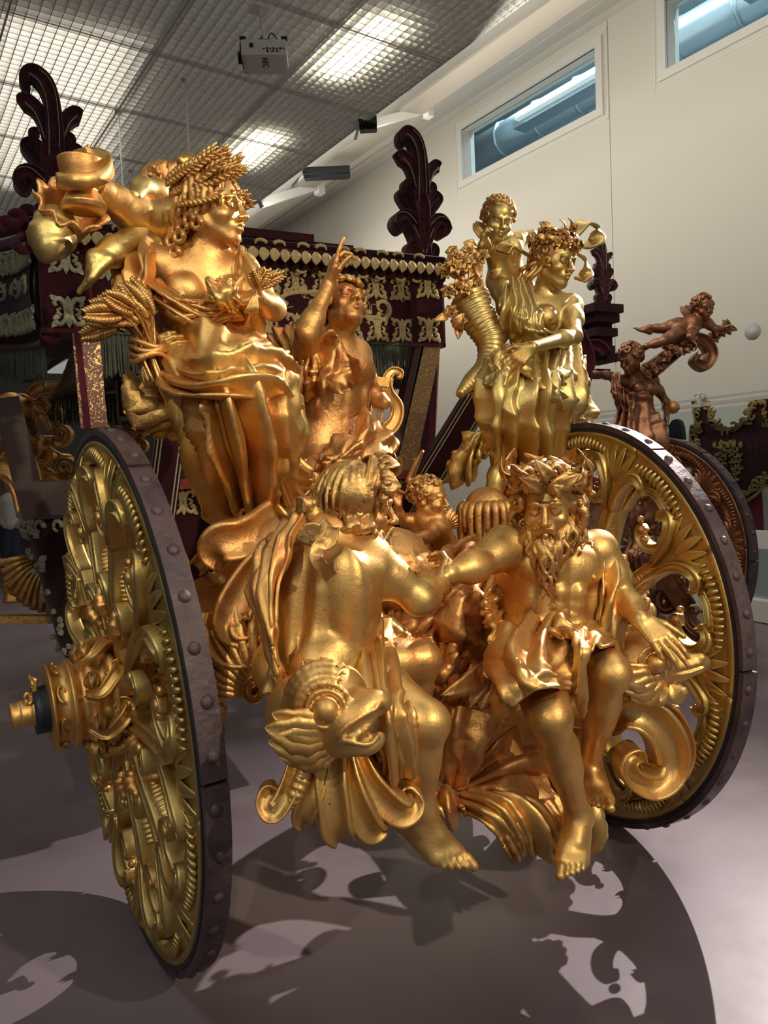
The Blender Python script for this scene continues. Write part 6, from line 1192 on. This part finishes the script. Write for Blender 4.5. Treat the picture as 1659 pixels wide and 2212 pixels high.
P, k, A, T, XF = figure('cherub', J, .46, True, mix(.95, .35, 0), mix(0, 0, 1), .0038, root=c6, hs=.150, child=True, fat=.20, mat_='gold_warm', mouth=.3, neck_r=.046,
    hands=dict(L=dict(D=mix(-.9, .3, .1), N=mix(0, .3, 1), s=.5, curl=(.4, .5, .5, .6), thumb=1), R=dict(D=mix(.05, .1, 1), N=mix(.3, .9, 0), s=.5, curl=(.2, .9, .9, .9), thumb=-1, point=0)))
c = Clay(.0032); c.ell(P(0, -.02, .05), np.array([.086, .102, .080])*k, .01); hair_curls(c, P, k, 48, 42, .019, .05, off=.008); c.build('curly_hair', M['gold_hair'], c6)
b = MB()
for i in range(6): leaf(b, at(955, 1135, 2.58), at(975+6*i, 1100+7*i, 2.64), TC, .018, -.2, 8, 0, .006)
b.build('wing', M['gold_warm'], c6, True)
# ------------------------------------------------------------------ background woman and flying cherub of the neighbouring coach
s7 = empty('bronzed_statue', at(1390, 940, 4.6), 'brown gilded woman with scarf looking down, beyond the right wheel', 'statue')
J = pj(dict(P=(1385, 905, 4.62), N=(1372, 812, 4.6), Ls=(1408, 822, 4.6), Rs=(1340, 825, 4.6), Lh=(1405, 912, 4.6), Rh=(1370, 912, 4.6), H=(1362, 776, 4.54), Le=(1440, 870, 4.58), Lw=(1440, 905, 4.46), Re=(1318, 812, 4.55), Rw=(1285, 806, 4.5), Lk=(1430, 960, 4.4), La=(1440, 1030, 4.5), Rk=(1370, 965, 4.4), Ra=(1370, 1040, 4.5)))
P, k, A, T, XF = figure('woman', J, .92, False, mix(-.75, .65, -.3), ZU, .009, root=s7, hs=.215, mat_='bronze', hands=dict(L=dict(D=mix(-.1, .2, -1), N=mix(-1, 0, 0), s=.9, curl=(.8, .8, .8, .8), thumb=1)))
c = Clay(.007); c.ell(P(0, -.02, .04), np.array([.085, .10, .086])*k, .01); hair_curls(c, P, k, 40, 52, .022, .05); c.build('hair', M['bronze'], s7)
cloth('dress', grid([[(1338, 830, 4.5), (1368, 845, 4.45), (1402, 845, 4.48)], [(1335, 880, 4.5), (1375, 885, 4.42), (1412, 885, 4.48)], [(1325, 925, 4.45), (1375, 940, 4.3), (1425, 930, 4.4)], [(1310, 965, 4.5), (1380, 985, 4.3), (1445, 975, 4.4)]]), s7, M['bronze'], seed=50, folds=6, amp=.09, res=(70, 60), thick=.012)
cloth('sleeve', grid([[(1322, 810, 4.5), (1340, 800, 4.5)], [(1325, 850, 4.45), (1345, 845, 4.45)], [(1335, 890, 4.5), (1355, 890, 4.45)]]), s7, M['bronze'], seed=51, folds=2, amp=.06, res=(40, 30), thick=.012)
c7 = empty('bronzed_cherub', at(1480, 740, 4.5), 'brown gilded cherub flying with a garland, against the pale wall at the right', 'statue')
J = pj(dict(P=(1465, 712, 4.5), N=(1510, 690, 4.45), Ls=(1527, 697, 4.42), Rs=(1498, 712, 4.40), Lh=(1462, 702, 4.52), Rh=(1462, 722, 4.44), H=(1518, 668, 4.40), Le=(1545, 712, 4.38), Lw=(1562, 708, 4.36), Re=(1490, 728, 4.32), Rw=(1497, 738, 4.30), Lk=(1432, 710, 4.55), La=(1402, 708, 4.6), Rk=(1432, 738, 4.44), Ra=(1395, 748, 4.5)))
P, k, A, T, XF = figure('cherub', J, .60, True, mix(.1, 1, -.1), ZU, .007, root=c7, hs=.19, child=True, fat=.15, mat_='bronze', hands=dict(L=dict(D=mix(.8, .3, .3), N=mix(0, -.3, -1), s=.6, curl=(.7,)*4, thumb=1), R=dict(D=mix(.3, .5, -.8), N=mix(-1, 0, 0), s=.6, curl=(.7,)*4, thumb=1)), feet=dict(L=dict(D=mix(-.9, 0, .3), N=mix(-.3, .2, .9), s=.6), R=dict(D=mix(-.9, .1, -.3), N=mix(0, 1, .2), s=.6)))
c = Clay(.006); c.ell(P(0, -.02, .05), np.array([.086, .102, .080])*k, .01); hair_curls(c, P, k, 46, 62, .022, .1, off=.008); c.build('curly_hair', M['bronze'], c7)
b = MB()
for i in range(5): leaf(b, at(1492, 690, 4.45), at(1470+6*i, 662+3*(i % 2)-2*i, 4.5), TC, .03, .1, 8, 2, .008)
b.build('wing', M['bronze'], c7, True)
b = MB(); rg = random.Random(2)
for (x0, y0, x1, y1, n_) in ((1395, 800, 1490, 735, 60), (1540, 720, 1572, 700, 22)):
    for i in range(n_):
        t = rg.random(); p = at(x0+(x1-x0)*t+rg.uniform(-6, 6), y0+(y1-y0)*t+8*math.sin(t*9)+rg.uniform(-7, 7), 4.42+rg.uniform(-.04, .04)); leaf(b, p, p+mix(rg.uniform(-1, 1), .5, rg.uniform(-1, 1))*.07, TC, .022, .2, 6, 0, .008)
o = b.build('leaf_garland', M['bronze'], smooth=True, kind='stuff'); tag(o, 'brown gilded leaf garland held by the flying cherub', 'garland')
b = MB(); pts = [at(1405, 800, 4.5), at(1450, 765, 4.48), at(1490, 735, 4.46), at(1520, 738, 4.44), at(1535, 765, 4.42), at(1520, 790, 4.42), at(1500, 780, 4.42), at(1506, 766, 4.42)]
v, f = sweep(catmull(pts, 50), CHAN2, interp([.07, .06, .05, .05, .05, .045, .03, .02], 50), .05, TC); b.add(v, f); tag(b.build('scrolled_horn', M['bronze'], smooth=True), 'brown gilded horn with ribbed spiral end under the flying cherub', 'horn')
b = MB(); tube(b, [at(1452, 880, 4.5), at(1452, 878, 4.5)+ZU*.01], .01, n=2); c = Clay(.008); c.ell(at(1453, 880, 4.5), .055); tag(c.build('gilded_ball', M['gold_warm']), 'small gilded ball behind the hand of the brown statue', 'ball')
# ------------------------------------------------------------------ dolphins, consoles and rockwork of the rear carriage
def dolphin(name, label, eye, Y, sx, pts, mat_='gold'):
    return
d1 = empty('gilded_dolphin', at(700, 1620, 1.53), 'gilded dolphin head with open toothed beak and round eye under the man seen from behind', 'dolphin')
c = Clay(.004); E1 = at(704, 1532, 1.47)
c.ell(at(695, 1530, 1.59), (.098, .11, .092), .02); c.ell(at(650, 1540, 1.61), (.08, .09, .075), .04); c.ell(at(720, 1490, 1.59), (.07, .08, .06), .04)
UJ = [(728, 1590, 1.50), (752, 1560, 1.47), (785, 1535, 1.46), (812, 1515, 1.46), (828, 1518, 1.46)]
c.chain([at(*p) for p in UJ], [.040, .036, .026, .017, .015], .02, n=12); c.chain([at(730, 1575, 1.52), at(770, 1525, 1.50), at(800, 1512, 1.48)], [.05, .030, .014], .02, n=8)
c.chain([at(732, 1600, 1.50), at(760, 1608, 1.47), at(790, 1614, 1.46), at(808, 1604, 1.46), at(818, 1590, 1.46)], [.034, .018, .013, .013, .011], .015, n=12)
c.chain([at(748, 1588, 1.44), at(775, 1580, 1.42), at(800, 1566, 1.42), at(826, 1556, 1.42)], [.008, .016, .024, .030], .004, op=-1); c.chain([at(748, 1588, 1.49), at(775, 1580, 1.48), at(800, 1566, 1.48), at(826, 1556, 1.48)], [.008, .016, .024, .030], .004, op=-1)
c.chain([at(729, 1600, 1.455), at(734, 1586, 1.44), at(756, 1563, 1.43), at(786, 1546, 1.43), at(812, 1530, 1.43), at(820, 1514, 1.44)], .0055, .004, n=16); c.chain([at(729, 1600, 1.455), at(750, 1600, 1.44), at(780, 1608, 1.43), at(802, 1606, 1.43), at(816, 1590, 1.44)], .0055, .004, n=14)
c.chain([at(745, 1593, 1.49), at(770, 1590, 1.47), at(790, 1584, 1.46), at(798, 1590, 1.46)], [.012, .010, .007, .005], .004, n=8); c.ell(at(772, 1537, 1.445), (.004, .004, .010), .004, op=-1)
for r_, z_ in ((.052, .0), (.040, .012)):
    pts = [E1-TC*-.0+TC*(z_-.012)+(IR*math.cos(a)+ZU*math.sin(a))*r_ for a in np.linspace(0, 2*PI, 22)]; c.chain(pts, .0055, .005)
c.ell(E1, .027, .004); c.chain([at(728, 1625, 1.57), at(735, 1600, 1.53), at(728, 1560, 1.49)], .008, .006)
for j in range(3): pts = [E1+TC*(-.02-.012*j)+(IR*math.cos(a)+ZU*math.sin(a))*(.066+.012*j) for a in np.linspace(.3*PI, 1.25*PI, 14)]; c.chain(pts, [.002, .007, .007, .002], .012)
c.build('head', M['gold'], d1)
b = MB()
for i in range(7): p = at(752+7*i, 1570-1.5*i, 1.585); tube(b, [p, p-ZU*.010], [.0035, .002], n=3, prof=CIRC6)
for i in range(6): p = at(760+8*i, 1600-1*i, 1.585); tube(b, [p, p+ZU*.009], [.0035, .002], n=3, prof=CIRC6)
b.build('teeth', M['white'], d1, True, kind='stuff')
b = MB()
for (p0, p1, w, cu) in (((725, 1585), (590, 1545), .035, .12), ((725, 1590), (575, 1575), .036, .10), ((725, 1600), (582, 1605), .038, .08), ((725, 1605), (605, 1635), .036, .05), ((730, 1610), (628, 1650), .030, .05)): b.mark(); leaf(b, at(*p0, 1.49), at(*p1, 1.51), TC, w, cu, 14, 4, .010)
split_build(b, 'cheek_fin', M['gold'], d1)
b = MB()
for (p0, p1, w) in (((700, 1470), (655, 1432), .030), ((715, 1465), (690, 1425), .028), ((730, 1468), (728, 1435), .026), ((745, 1480), (765, 1445), .026), ((758, 1495), (775, 1470), .022)): b.mark(); leaf(b, at(*p0, 1.57), at(*p1, 1.57), TC, w, .2, 10, 3, .010)
split_build(b, 'crest_fin', M['gold'], d1)
d2 = empty('gilded_dolphin', at(1420, 1480, 1.8), 'gilded dolphin head with long pointed snout under the hand of the bearded man', 'dolphin')
c = Clay(.0045); E2 = at(1418, 1433, 1.68)
c.ell(at(1395, 1432, 1.84), (.12, .13, .105), .02); c.ell(at(1360, 1440, 1.88), (.11, .11, .09), .04); c.ell(at(1420, 1410, 1.82), (.09, .09, .06), .03)
c.chain([at(1440, 1440, 1.76), at(1470, 1438, 1.72), at(1500, 1434, 1.70), at(1522, 1430, 1.69)], [.052, .030, .019, .014], .03, n=8); c.chain([at(1488, 1422, 1.70), at(1514, 1420, 1.68)], [.010, .014], .008)
c.chain([at(1400, 1490, 1.80), at(1430, 1500, 1.78), at(1465, 1505, 1.78)], [.04, .035, .02], .02)
for r_ in (.050, .040): c.chain([E2+TC*(-.010)+(IR*math.cos(a)+ZU*math.sin(a))*r_ for a in np.linspace(0, 2*PI, 22)], .0055, .005)
c.ell(E2, .030, .004); c.chain([at(1455, 1455, 1.70), at(1490, 1447, 1.68), at(1518, 1438, 1.67)], .005, .006, op=-1)
c.build('head', M['gold'], d2)
b = MB()
for (p0, p1, w) in (((1420, 1470), (1340, 1462), .035), ((1425, 1475), (1350, 1490), .035), ((1430, 1480), (1365, 1510), .032), ((1440, 1480), (1400, 1515), .03), ((1450, 1478), (1470, 1520), .03), ((1410, 1465), (1352, 1440), .03)): b.mark(); leaf(b, at(*p0, 1.72), at(*p1, 1.70), TC, w, .12, 12, 4, .012)
split_build(b, 'cheek_fin', M['gold'], d2)
# consoles
def console(name, label, strips, mat_='gold', Y=None, up=None):
    e = empty(name, at(*strips[0][0][0]), label, 'console')
    for pts, w, h, nm in strips:
        b = MB(); n = 44; v, f = sweep(catmull([at(*p) for p in pts], n), CHAN2 if nm != 'ribbed_husk' else CIRC, interp(w, n), interp(h, n)*(1 if nm != 'ribbed_husk' else (1+.25*np.abs(np.sin(np.linspace(0, 11*PI, n))))), up if up is not None else TC); b.add(v, f); b.build(nm, M[mat_], e, True)
    return e
console('scroll_console', 'gilded fluted console with curled ends hanging under the left dolphin', [
    ([(715, 1615, 1.60), (715, 1680, 1.57), (722, 1740, 1.56), (728, 1790, 1.56), (742, 1808, 1.585)], [.036, .038, .038, .038, .030], [.025, .025, .02], 'band'),
    ([(740, 1612, 1.61), (752, 1680, 1.575), (775, 1745, 1.56), (805, 1790, 1.565), (822, 1775, 1.60)], [.024, .032, .036, .032, .02], [.03, .03, .02], 'band'),
    ([(770, 1610, 1.61), (790, 1670, 1.58), (825, 1720, 1.565), (866, 1752, 1.56), (887, 1738, 1.58), (878, 1716, 1.60), (862, 1720, 1.60)], [.022, .030, .036, .036, .032, .03, .02], [.03, .025, .02], 'band'),
    ([(700, 1612, 1.62), (690, 1660, 1.60), (672, 1720, 1.59), (655, 1762, 1.60), (665, 1770, 1.62)], [.020, .026, .030, .026, .016], [.03, .03, .02], 'band'),
    ([(675, 1610, 1.63), (660, 1660, 1.61), (640, 1710, 1.60), (630, 1740, 1.61)], [.020, .026, .026, .018], [.028, .03, .02], 'ribbed_husk'),
    ([(650, 1600, 1.63), (638, 1660, 1.61), (618, 1715, 1.60), (592, 1750, 1.60), (577, 1735, 1.61), (582, 1712, 1.62), (596, 1712, 1.62)], [.018, .022, .024, .024, .024, .022, .016], [.025, .025, .02], 'band')])
console('scroll_console', 'gilded giant C-scroll with a coiled end below the right dolphin', [
    ([(1312, 1540, 1.90), (1350, 1528, 1.84), (1400, 1545, 1.80), (1440, 1600, 1.78), (1440, 1660, 1.78), (1405, 1690, 1.78), (1362, 1672, 1.78), (1352, 1640, 1.78), (1372, 1625, 1.78), (1384, 1642, 1.78)], [.058, .060, .062, .060, .054, .044, .034, .026, .02, .012], [.06, .06, .05, .04], 'volute'),
    ([(1330, 1515, 1.94), (1385, 1512, 1.88), (1440, 1548, 1.86), (1468, 1610, 1.86), (1455, 1665, 1.86), (1420, 1690, 1.86)], [.03, .04, .045, .04, .03, .02], [.07, .06, .05], 'volute_edge')])
console('scroll_console', 'gilded rolled scrolls and fan shell between the left wheel and the man seen from behind', [
    ([(600, 1125, 2.15), (560, 1150, 2.12), (520, 1165, 2.10), (482, 1172, 2.10), (468, 1190, 2.12), (490, 1210, 2.14)], [.07, .065, .06, .06, .05, .04], [.03, .04, .03], 'band'),
    ([(640, 1145, 2.05), (590, 1195, 2.02), (545, 1250, 2.0), (512, 1310, 1.98), (505, 1350, 1.97), (535, 1360, 1.96), (560, 1330, 1.97)], [.035, .045, .05, .055, .055, .05, .03], [.03, .03, .02], 'band'),
    ([(480, 1330, 2.02), (478, 1370, 2.0), (500, 1400, 1.98), (545, 1400, 1.97), (580, 1370, 1.98)], [.04, .05, .05, .045, .03], [.04, .04, .03], 'band'),
    ([(462, 1340, 2.04), (452, 1370, 2.03), (462, 1410, 2.02), (480, 1430, 2.02)], [.022, .028, .026, .018], [.022, .028, .018], 'ribbed_husk'),
    ([(420, 1255, 2.35), (440, 1290, 2.34), (480, 1310, 2.32), (520, 1280, 2.3), (540, 1210, 2.3)], [.09, .10, .11, .10, .08], [.06, .06, .05], 'band'),
    ([(430, 1225, 2.36), (455, 1205, 2.34), (475, 1225, 2.33), (460, 1245, 2.33), (445, 1235, 2.33)], [.03, .035, .03, .02, .015], [.05, .04], 'volute')], 'gold_warm')
fs = empty('fan_shell', at(530, 1510, 1.98), 'gilded fluted fan shell right of the near wheel', 'shell')
for i in range(9):
    a = 2.9-.19*i; c0 = at(560, 1500, 1.98); e = c0+(IR*math.cos(a)+ZU*math.sin(a))*(.17+.012*i); b = MB(); v, f = sweep(catmull([c0, (c0+e)/2+TC*.05, e+TC*.02, e-TC*.02], 16), CIRC, interp([.006, .013, .016, .008], 16), interp([.006, .013, .016, .008], 16), TC); b.add(v, f); b.build('flute', M['gold_hair'], fs, True)
b = MB(); v, f = sweep(spiral(at(556, 1492, 1.96), .035, .01, 1.5, 7, 24, IR, ZU), CHAN2, interp([.016, .008], 24), .03, TC); b.add(v, f); b.build('volute', M['gold_hair'], fs, True)
b = MB(); tube(b, [at(462, 1532, 2.05), at(480, 1530, 2.05), at(488, 1528, 2.05)], [.022, .026, .02], n=6); tag(b.build('gilded_ball_end', M['gold'], smooth=True), 'small gilded ball end at the right edge of the near tyre', 'ornament')
# rough base: stump, rockwork and leaves in the middle
sp = empty('tree_stump', at(1050, 1190, 2.6), 'gilded bark stump under the bare foot of the flower-crowned woman', 'stump')
c = Clay(.006); c.cap(at(1052, 1185, 2.62), at(1052, 1100, 2.62), .095, .095, .02); c.cap(at(1000, 1230, 2.62), at(1100, 1230, 2.62), .09, .09, .05); c.build('trunk', M['gold_warm'], sp)
b = MB()
for i in range(17):
    b.mark(); a = i/16*PI*1.5+PI*.75; d = V(math.cos(a), math.sin(a), 0); p = at(1052, 1092, 2.62)+d*.10; q = p-ZU*(.10+.04*((i*7) % 3)); v, f = sweep(catmull([p-d*.05+ZU*.012, p+ZU*.01, p+d*.018-ZU*.03, q+d*.012], 12), CIRC, interp([.018, .020, .016, .012], 12), .014, d); b.add(v, f)
split_build(b, 'bark_scallop', M['gold_hair'], sp)
rk = empty('carved_rockwork', at(1000, 1500, 2.25), 'red gilded faceted rockwork between the two seated men', 'rockwork')
def rock(name, rows, seed, folds=4, amp=.07, **k): return cloth(name, grid(rows), rk, M['gold_warm'], seed=seed, folds=folds, amp=amp, thick=.02, res=k.pop('res', (60, 60)), warp=1.6, crumple=.6, sharp=.3, **k)
rock('rock_face', [[(925, 1250, 2.25), (980, 1235, 2.2), (1050, 1200, 2.3), (1100, 1190, 2.4)], [(900, 1320, 2.2), (970, 1290, 2.08), (1040, 1280, 2.12), (1100, 1270, 2.25)], [(880, 1390, 2.22), (960, 1370, 2.10), (1020, 1380, 2.15), (1080, 1380, 2.2)], [(900, 1440, 2.3), (970, 1440, 2.2), (1040, 1450, 2.25), (1090, 1460, 2.25)]], 61, 5, .08, res=(80, 80))
rock('rock_face', [[(990, 1180, 2.38), (1000, 1220, 2.3), (960, 1290, 2.2)], [(960, 1225, 2.2), (985, 1240, 2.12), (960, 1290, 2.1)], [(925, 1270, 2.2), (940, 1275, 2.14), (930, 1310, 2.14)]], 62, 3, .06, res=(40, 40))
rock('rock_face', [[(930, 1410, 2.15), (990, 1420, 2.1), (1030, 1450, 2.15)], [(920, 1480, 2.1), (975, 1480, 2.0), (1030, 1490, 2.1)], [(925, 1560, 2.1), (980, 1560, 2.0), (1020, 1560, 2.1)]], 63, 5, .07)
rock('rock_face', [[(780, 1310, 2.2), (850, 1300, 2.2), (930, 1310, 2.25)], [(780, 1360, 2.1), (850, 1350, 2.08), (930, 1370, 2.12)], [(790, 1420, 2.12), (860, 1420, 2.1), (930, 1430, 2.15)]], 64, 7, .06)
rock('rock_back', [[(560, 1120, 2.5), (680, 1130, 2.5), (820, 1150, 2.55), (960, 1200, 2.6)], [(560, 1220, 2.4), (680, 1230, 2.4), (820, 1350, 2.4), (960, 1300, 2.4)], [(560, 1330, 2.35), (680, 1350, 2.35), (820, 1460, 2.3), (980, 1500, 2.3)]], 65, 8, .08)
rock('rock_back', [[(1060, 1180, 2.5), (1150, 1190, 2.5), (1300, 1250, 2.5)], [(1060, 1350, 2.3), (1150, 1380, 2.3), (1330, 1400, 2.3)], [(1050, 1500, 2.25), (1150, 1560, 2.2), (1320, 1560, 2.2)]], 66, 5, .08)
lv = empty('acanthus_spray', at(1030, 1500, 1.95), 'gilded curling acanthus leaf hanging between the seated men at knee height', 'carving')
b = MB()
for (p0, p1, w) in (((1030, 1440), (1000, 1500), .03), ((1035, 1445), (1020, 1520), .03), ((1045, 1445), (1040, 1530), .03), ((1055, 1450), (1062, 1520), .03), ((1040, 1440), (965, 1500), .03), ((1040, 1430), (1075, 1480), .035)): b.mark(); leaf(b, at(*p0, 1.98), at(*p1, 1.90), TC, w, .25, 12, 4, .012)
split_build(b, 'acanthus_leaf', M['gold_warm'], lv)
# webbed fins and fluted shell tails at the bottom
wf = empty('webbed_shell_base', at(1080, 1850, 1.9), 'gilded webbed fins and fluted shell leaves at the bottom between the feet', 'shell')
def fin(name, rows, seed, folds, amp=.05, m_='gold_warm', res=(60, 60), **k): return cloth(name, grid(rows), wf, M[m_], seed=seed, folds=folds, amp=amp, thick=.012, res=res, warp=.25, crumple=.12, fade=(.4, 1, 1.3), sharp=.2, **k)
fin('webbed_fin', [[(960, 1690, 1.98), (975, 1700, 1.96), (985, 1700, 1.96)], [(945, 1600, 1.98), (1000, 1610, 1.88), (1040, 1640, 1.9)], [(950, 1540, 2.0), (1020, 1530, 1.9), (1085, 1570, 1.95)]], 71, 3)
fin('webbed_fin', [[(985, 1700, 1.96), (990, 1705, 1.94), (995, 1712, 1.94)], [(1060, 1620, 1.9), (1110, 1660, 1.84), (1090, 1700, 1.86)], [(1105, 1605, 1.95), (1180, 1640, 1.85), (1190, 1720, 1.88)]], 72, 2.5)
fin('webbed_fin', [[(940, 1700, 1.96), (985, 1705, 1.94)], [(935, 1740, 1.92), (1000, 1745, 1.88)], [(940, 1770, 1.95), (1010, 1762, 1.92)]], 73, 2, res=(40, 40))
fin('fluted_tail', [[(960, 1735, 1.98), (1010, 1712, 1.92), (1050, 1708, 1.9)], [(1040, 1775, 1.84), (1090, 1740, 1.80), (1130, 1715, 1.84)], [(1085, 1830, 1.80), (1135, 1800, 1.76), (1190, 1770, 1.80)], [(1098, 1865, 1.84), (1150, 1855, 1.80), (1200, 1835, 1.82)]], 74, 7, .05, 'gold', (90, 90))
fin('fluted_tail', [[(1060, 1712, 1.92), (1100, 1705, 1.9), (1160, 1690, 1.95)], [(1130, 1740, 1.84), (1170, 1730, 1.84), (1210, 1720, 1.9)], [(1165, 1800, 1.80), (1205, 1790, 1.80), (1240, 1770, 1.86)], [(1180, 1855, 1.80), (1220, 1860, 1.80), (1260, 1850, 1.84)]], 75, 7, .04, 'gold', (90, 80))
fin('side_leaf', [[(1200, 1560, 2.05), (1240, 1570, 2.0), (1290, 1600, 2.0)], [(1180, 1680, 2.0), (1230, 1690, 1.95), (1310, 1700, 1.95)], [(1215, 1740, 1.98), (1255, 1740, 1.95), (1300, 1725, 1.95)]], 76, 4, .05)
b = MB(); v, f = sweep(catmull([at(1278, 1720, 1.85), at(1286, 1765, 1.82), at(1292, 1800, 1.82), at(1280, 1828, 1.84), at(1272, 1810, 1.85)], 30), CIRC, interp([.03, .028, .03, .028, .015], 30)*(1+.15*np.abs(np.sin(np.linspace(0, 20, 30)))), .02, TC); b.add(v, f); b.build('curled_end', M['gold'], wf, True)
b = MB(); tube(b, [at(840, 1430, 2.3), at(1000, 1620, 2.25), at(1200, 1620, 2.3)], [.12, .14, .12], n=16); tube(b, [at(700, 1480, 2.1), at(900, 1560, 2.2), at(1180, 1560, 2.2), at(1300, 1540, 2.2)], .09, n=20); b.build('carriage_beam', M['gold_warm'], coach, True)
# ================================================================== neighbouring coach beyond, brown gilding
co2 = empty('second_coach', (5.2, 5.5, 0), 'brown gilded second coach behind the far rear wheel, at the right', 'coach')
for k_ in ('bronze',): pass
carved_wheel((4.50, 4.45, .875), 0, 0, .07, co2, 'brown gilded rear wheel of the second coach', 'bronze', 100.0, -1, 'bronze')
for k, (px, py, s) in enumerate(((1380, 1240, .14), (1440, 1300, .12), (1350, 1330, .10), (1300, 1000, .10))):
    b = MB(); c0 = at(px, py, 4.3); a = k*1.7; v, f = sweep(spiral(c0, s, s*.25, a, a+5.5, 40, IR, ZU), CHAN2, interp([.05, .02], 40), .06, TC); b.add(v, f); b.build('carved_scroll', M['bronze'], co2, True)
b = MB(); tube(b, [at(1330, 1250, 4.2), at(1345, 1340, 4.2), at(1400, 1370, 4.2), at(1470, 1360, 4.2)], [.08, .07, .06, .03], n=24); b.build('sleigh_scroll', M['bronze'], co2, True)
b = MB(); v, f = sweep(catmull([at(1395, 1200, 4.2), at(1440, 1250, 4.2), at(1480, 1310, 4.2)], 20), CHAN2, .08, .05, TC); b.add(v, f); b.build('carved_brace', M['bronze'], co2, True)
for (px, py) in ((1285, 1115), (1375, 1180)):
    pass
s8 = empty('bronzed_statue', at(1370, 1250, 4.0), 'brown gilded crouching figure seen through the openings of the far rear wheel', 'statue')
J = pj(dict(P=(1395, 1180, 4.2), N=(1400, 1090, 4.15), Ls=(1430, 1100, 4.15), Rs=(1372, 1105, 4.1), Lh=(1405, 1190, 4.2), Rh=(1385, 1190, 4.15), H=(1392, 1050, 4.08), Le=(1445, 1150, 4.1), Lw=(1420, 1190, 4.0), Re=(1360, 1130, 4.0), Rw=(1368, 1085, 3.95), Lk=(1430, 1210, 3.9), La=(1425, 1270, 4.0), Rk=(1362, 1200, 3.9), Ra=(1352, 1262, 4.0)))
P, k, A, T, XF = figure('crouching', J, .8, True, mix(-.6, .7, 0), ZU, .009, root=s8, hs=.19, mat_='bronze')
c = Clay(.008); hair_curls(c, P, k, 40, 3, .022, 0); c.build('hair', M['bronze'], s8)
cloth('drapery', grid([[(1370, 1160, 4.0), (1400, 1150, 3.95), (1440, 1160, 4.0)], [(1350, 1200, 3.9), (1400, 1195, 3.82), (1450, 1200, 3.95)], [(1355, 1240, 3.95), (1400, 1230, 3.9), (1455, 1240, 4.0)]]), s8, M['bronze'], seed=80, folds=5, amp=.08, res=(40, 50), thick=.012)
s9 = empty('bronzed_statue', at(1280, 1150, 3.9), 'brown gilded draped figure with grapes behind the head of the bearded man', 'statue')
c = Clay(.009); c.cap(at(1265, 1180, 3.9), at(1275, 1090, 3.9), .16, .12, .05); c.cap(at(1255, 1080, 3.85), at(1260, 990, 3.85), .08, .05, .05); c.chain([at(1290, 1095, 3.85), at(1330, 1120, 3.8), at(1350, 1150, 3.8)], [.06, .05, .035], .03); c.build('body', M['bronze'], s9)
cloth('drapery', grid([[(1240, 985, 3.8), (1262, 975, 3.75), (1280, 990, 3.8)], [(1238, 1050, 3.75), (1262, 1060, 3.68), (1285, 1050, 3.75)], [(1240, 1110, 3.75), (1262, 1120, 3.7), (1285, 1110, 3.8)]]), s9, M['bronze'], seed=81, folds=4, amp=.07, res=(50, 40), thick=.012)
b = MB(); rg = random.Random(6)
for i in range(50):
    p = at(1300+rg.uniform(-22, 22), 1060+rg.uniform(-26, 26), 3.8+rg.uniform(-.05, .05)); tube(b, [p-ZU*.016, p-ZU*.01, p, p+ZU*.01, p+ZU*.016], [.004, .013, .017, .013, .004], n=6, prof=CIRC6, up=(1, 0, 0))
b.build('grapes', M['bronze'], s9, True, kind='stuff')
f2 = at(1300, 640, 5.2)
finial(at(1302, 655, 5.2), .50, 'crimson velvet plume of the second coach')
for o in list(bpy.data.objects):
    if o.name.startswith('finial') and o.get('label', '') == 'crimson velvet plume of the second coach': o.parent = co2; o.location = WL[o.name]-WL[co2.name]
b = MB()
for i, (r_, z_) in enumerate(((.26, 0), (.22, -.08), (.20, -.2), (.17, -.35), (.20, -.42), (.12, -.55))): b.box(at(1288, 665, 5.2)+ZU*(z_-.03), (r_*1.25, r_*1.25, .07))
b.box(at(1290, 720, 5.2), (.18, .18, .5)); b.build('velvet_bracket', M['velvet'], co2)
b = MB(); v, f = sweep(spiral(at(1275, 770, 5.1), .12, .04, 0, 5, 30, IR, ZU), BAND, .05, .06, TC); b.add(v, f); v, f = sweep(catmull([at(1240, 720, 5.1), at(1262, 780, 5.1), at(1245, 850, 5.1)], 20), BAND, .08, .06, TC); b.add(v, f); b.build('velvet_scroll', M['velvet_lit'], co2, True)
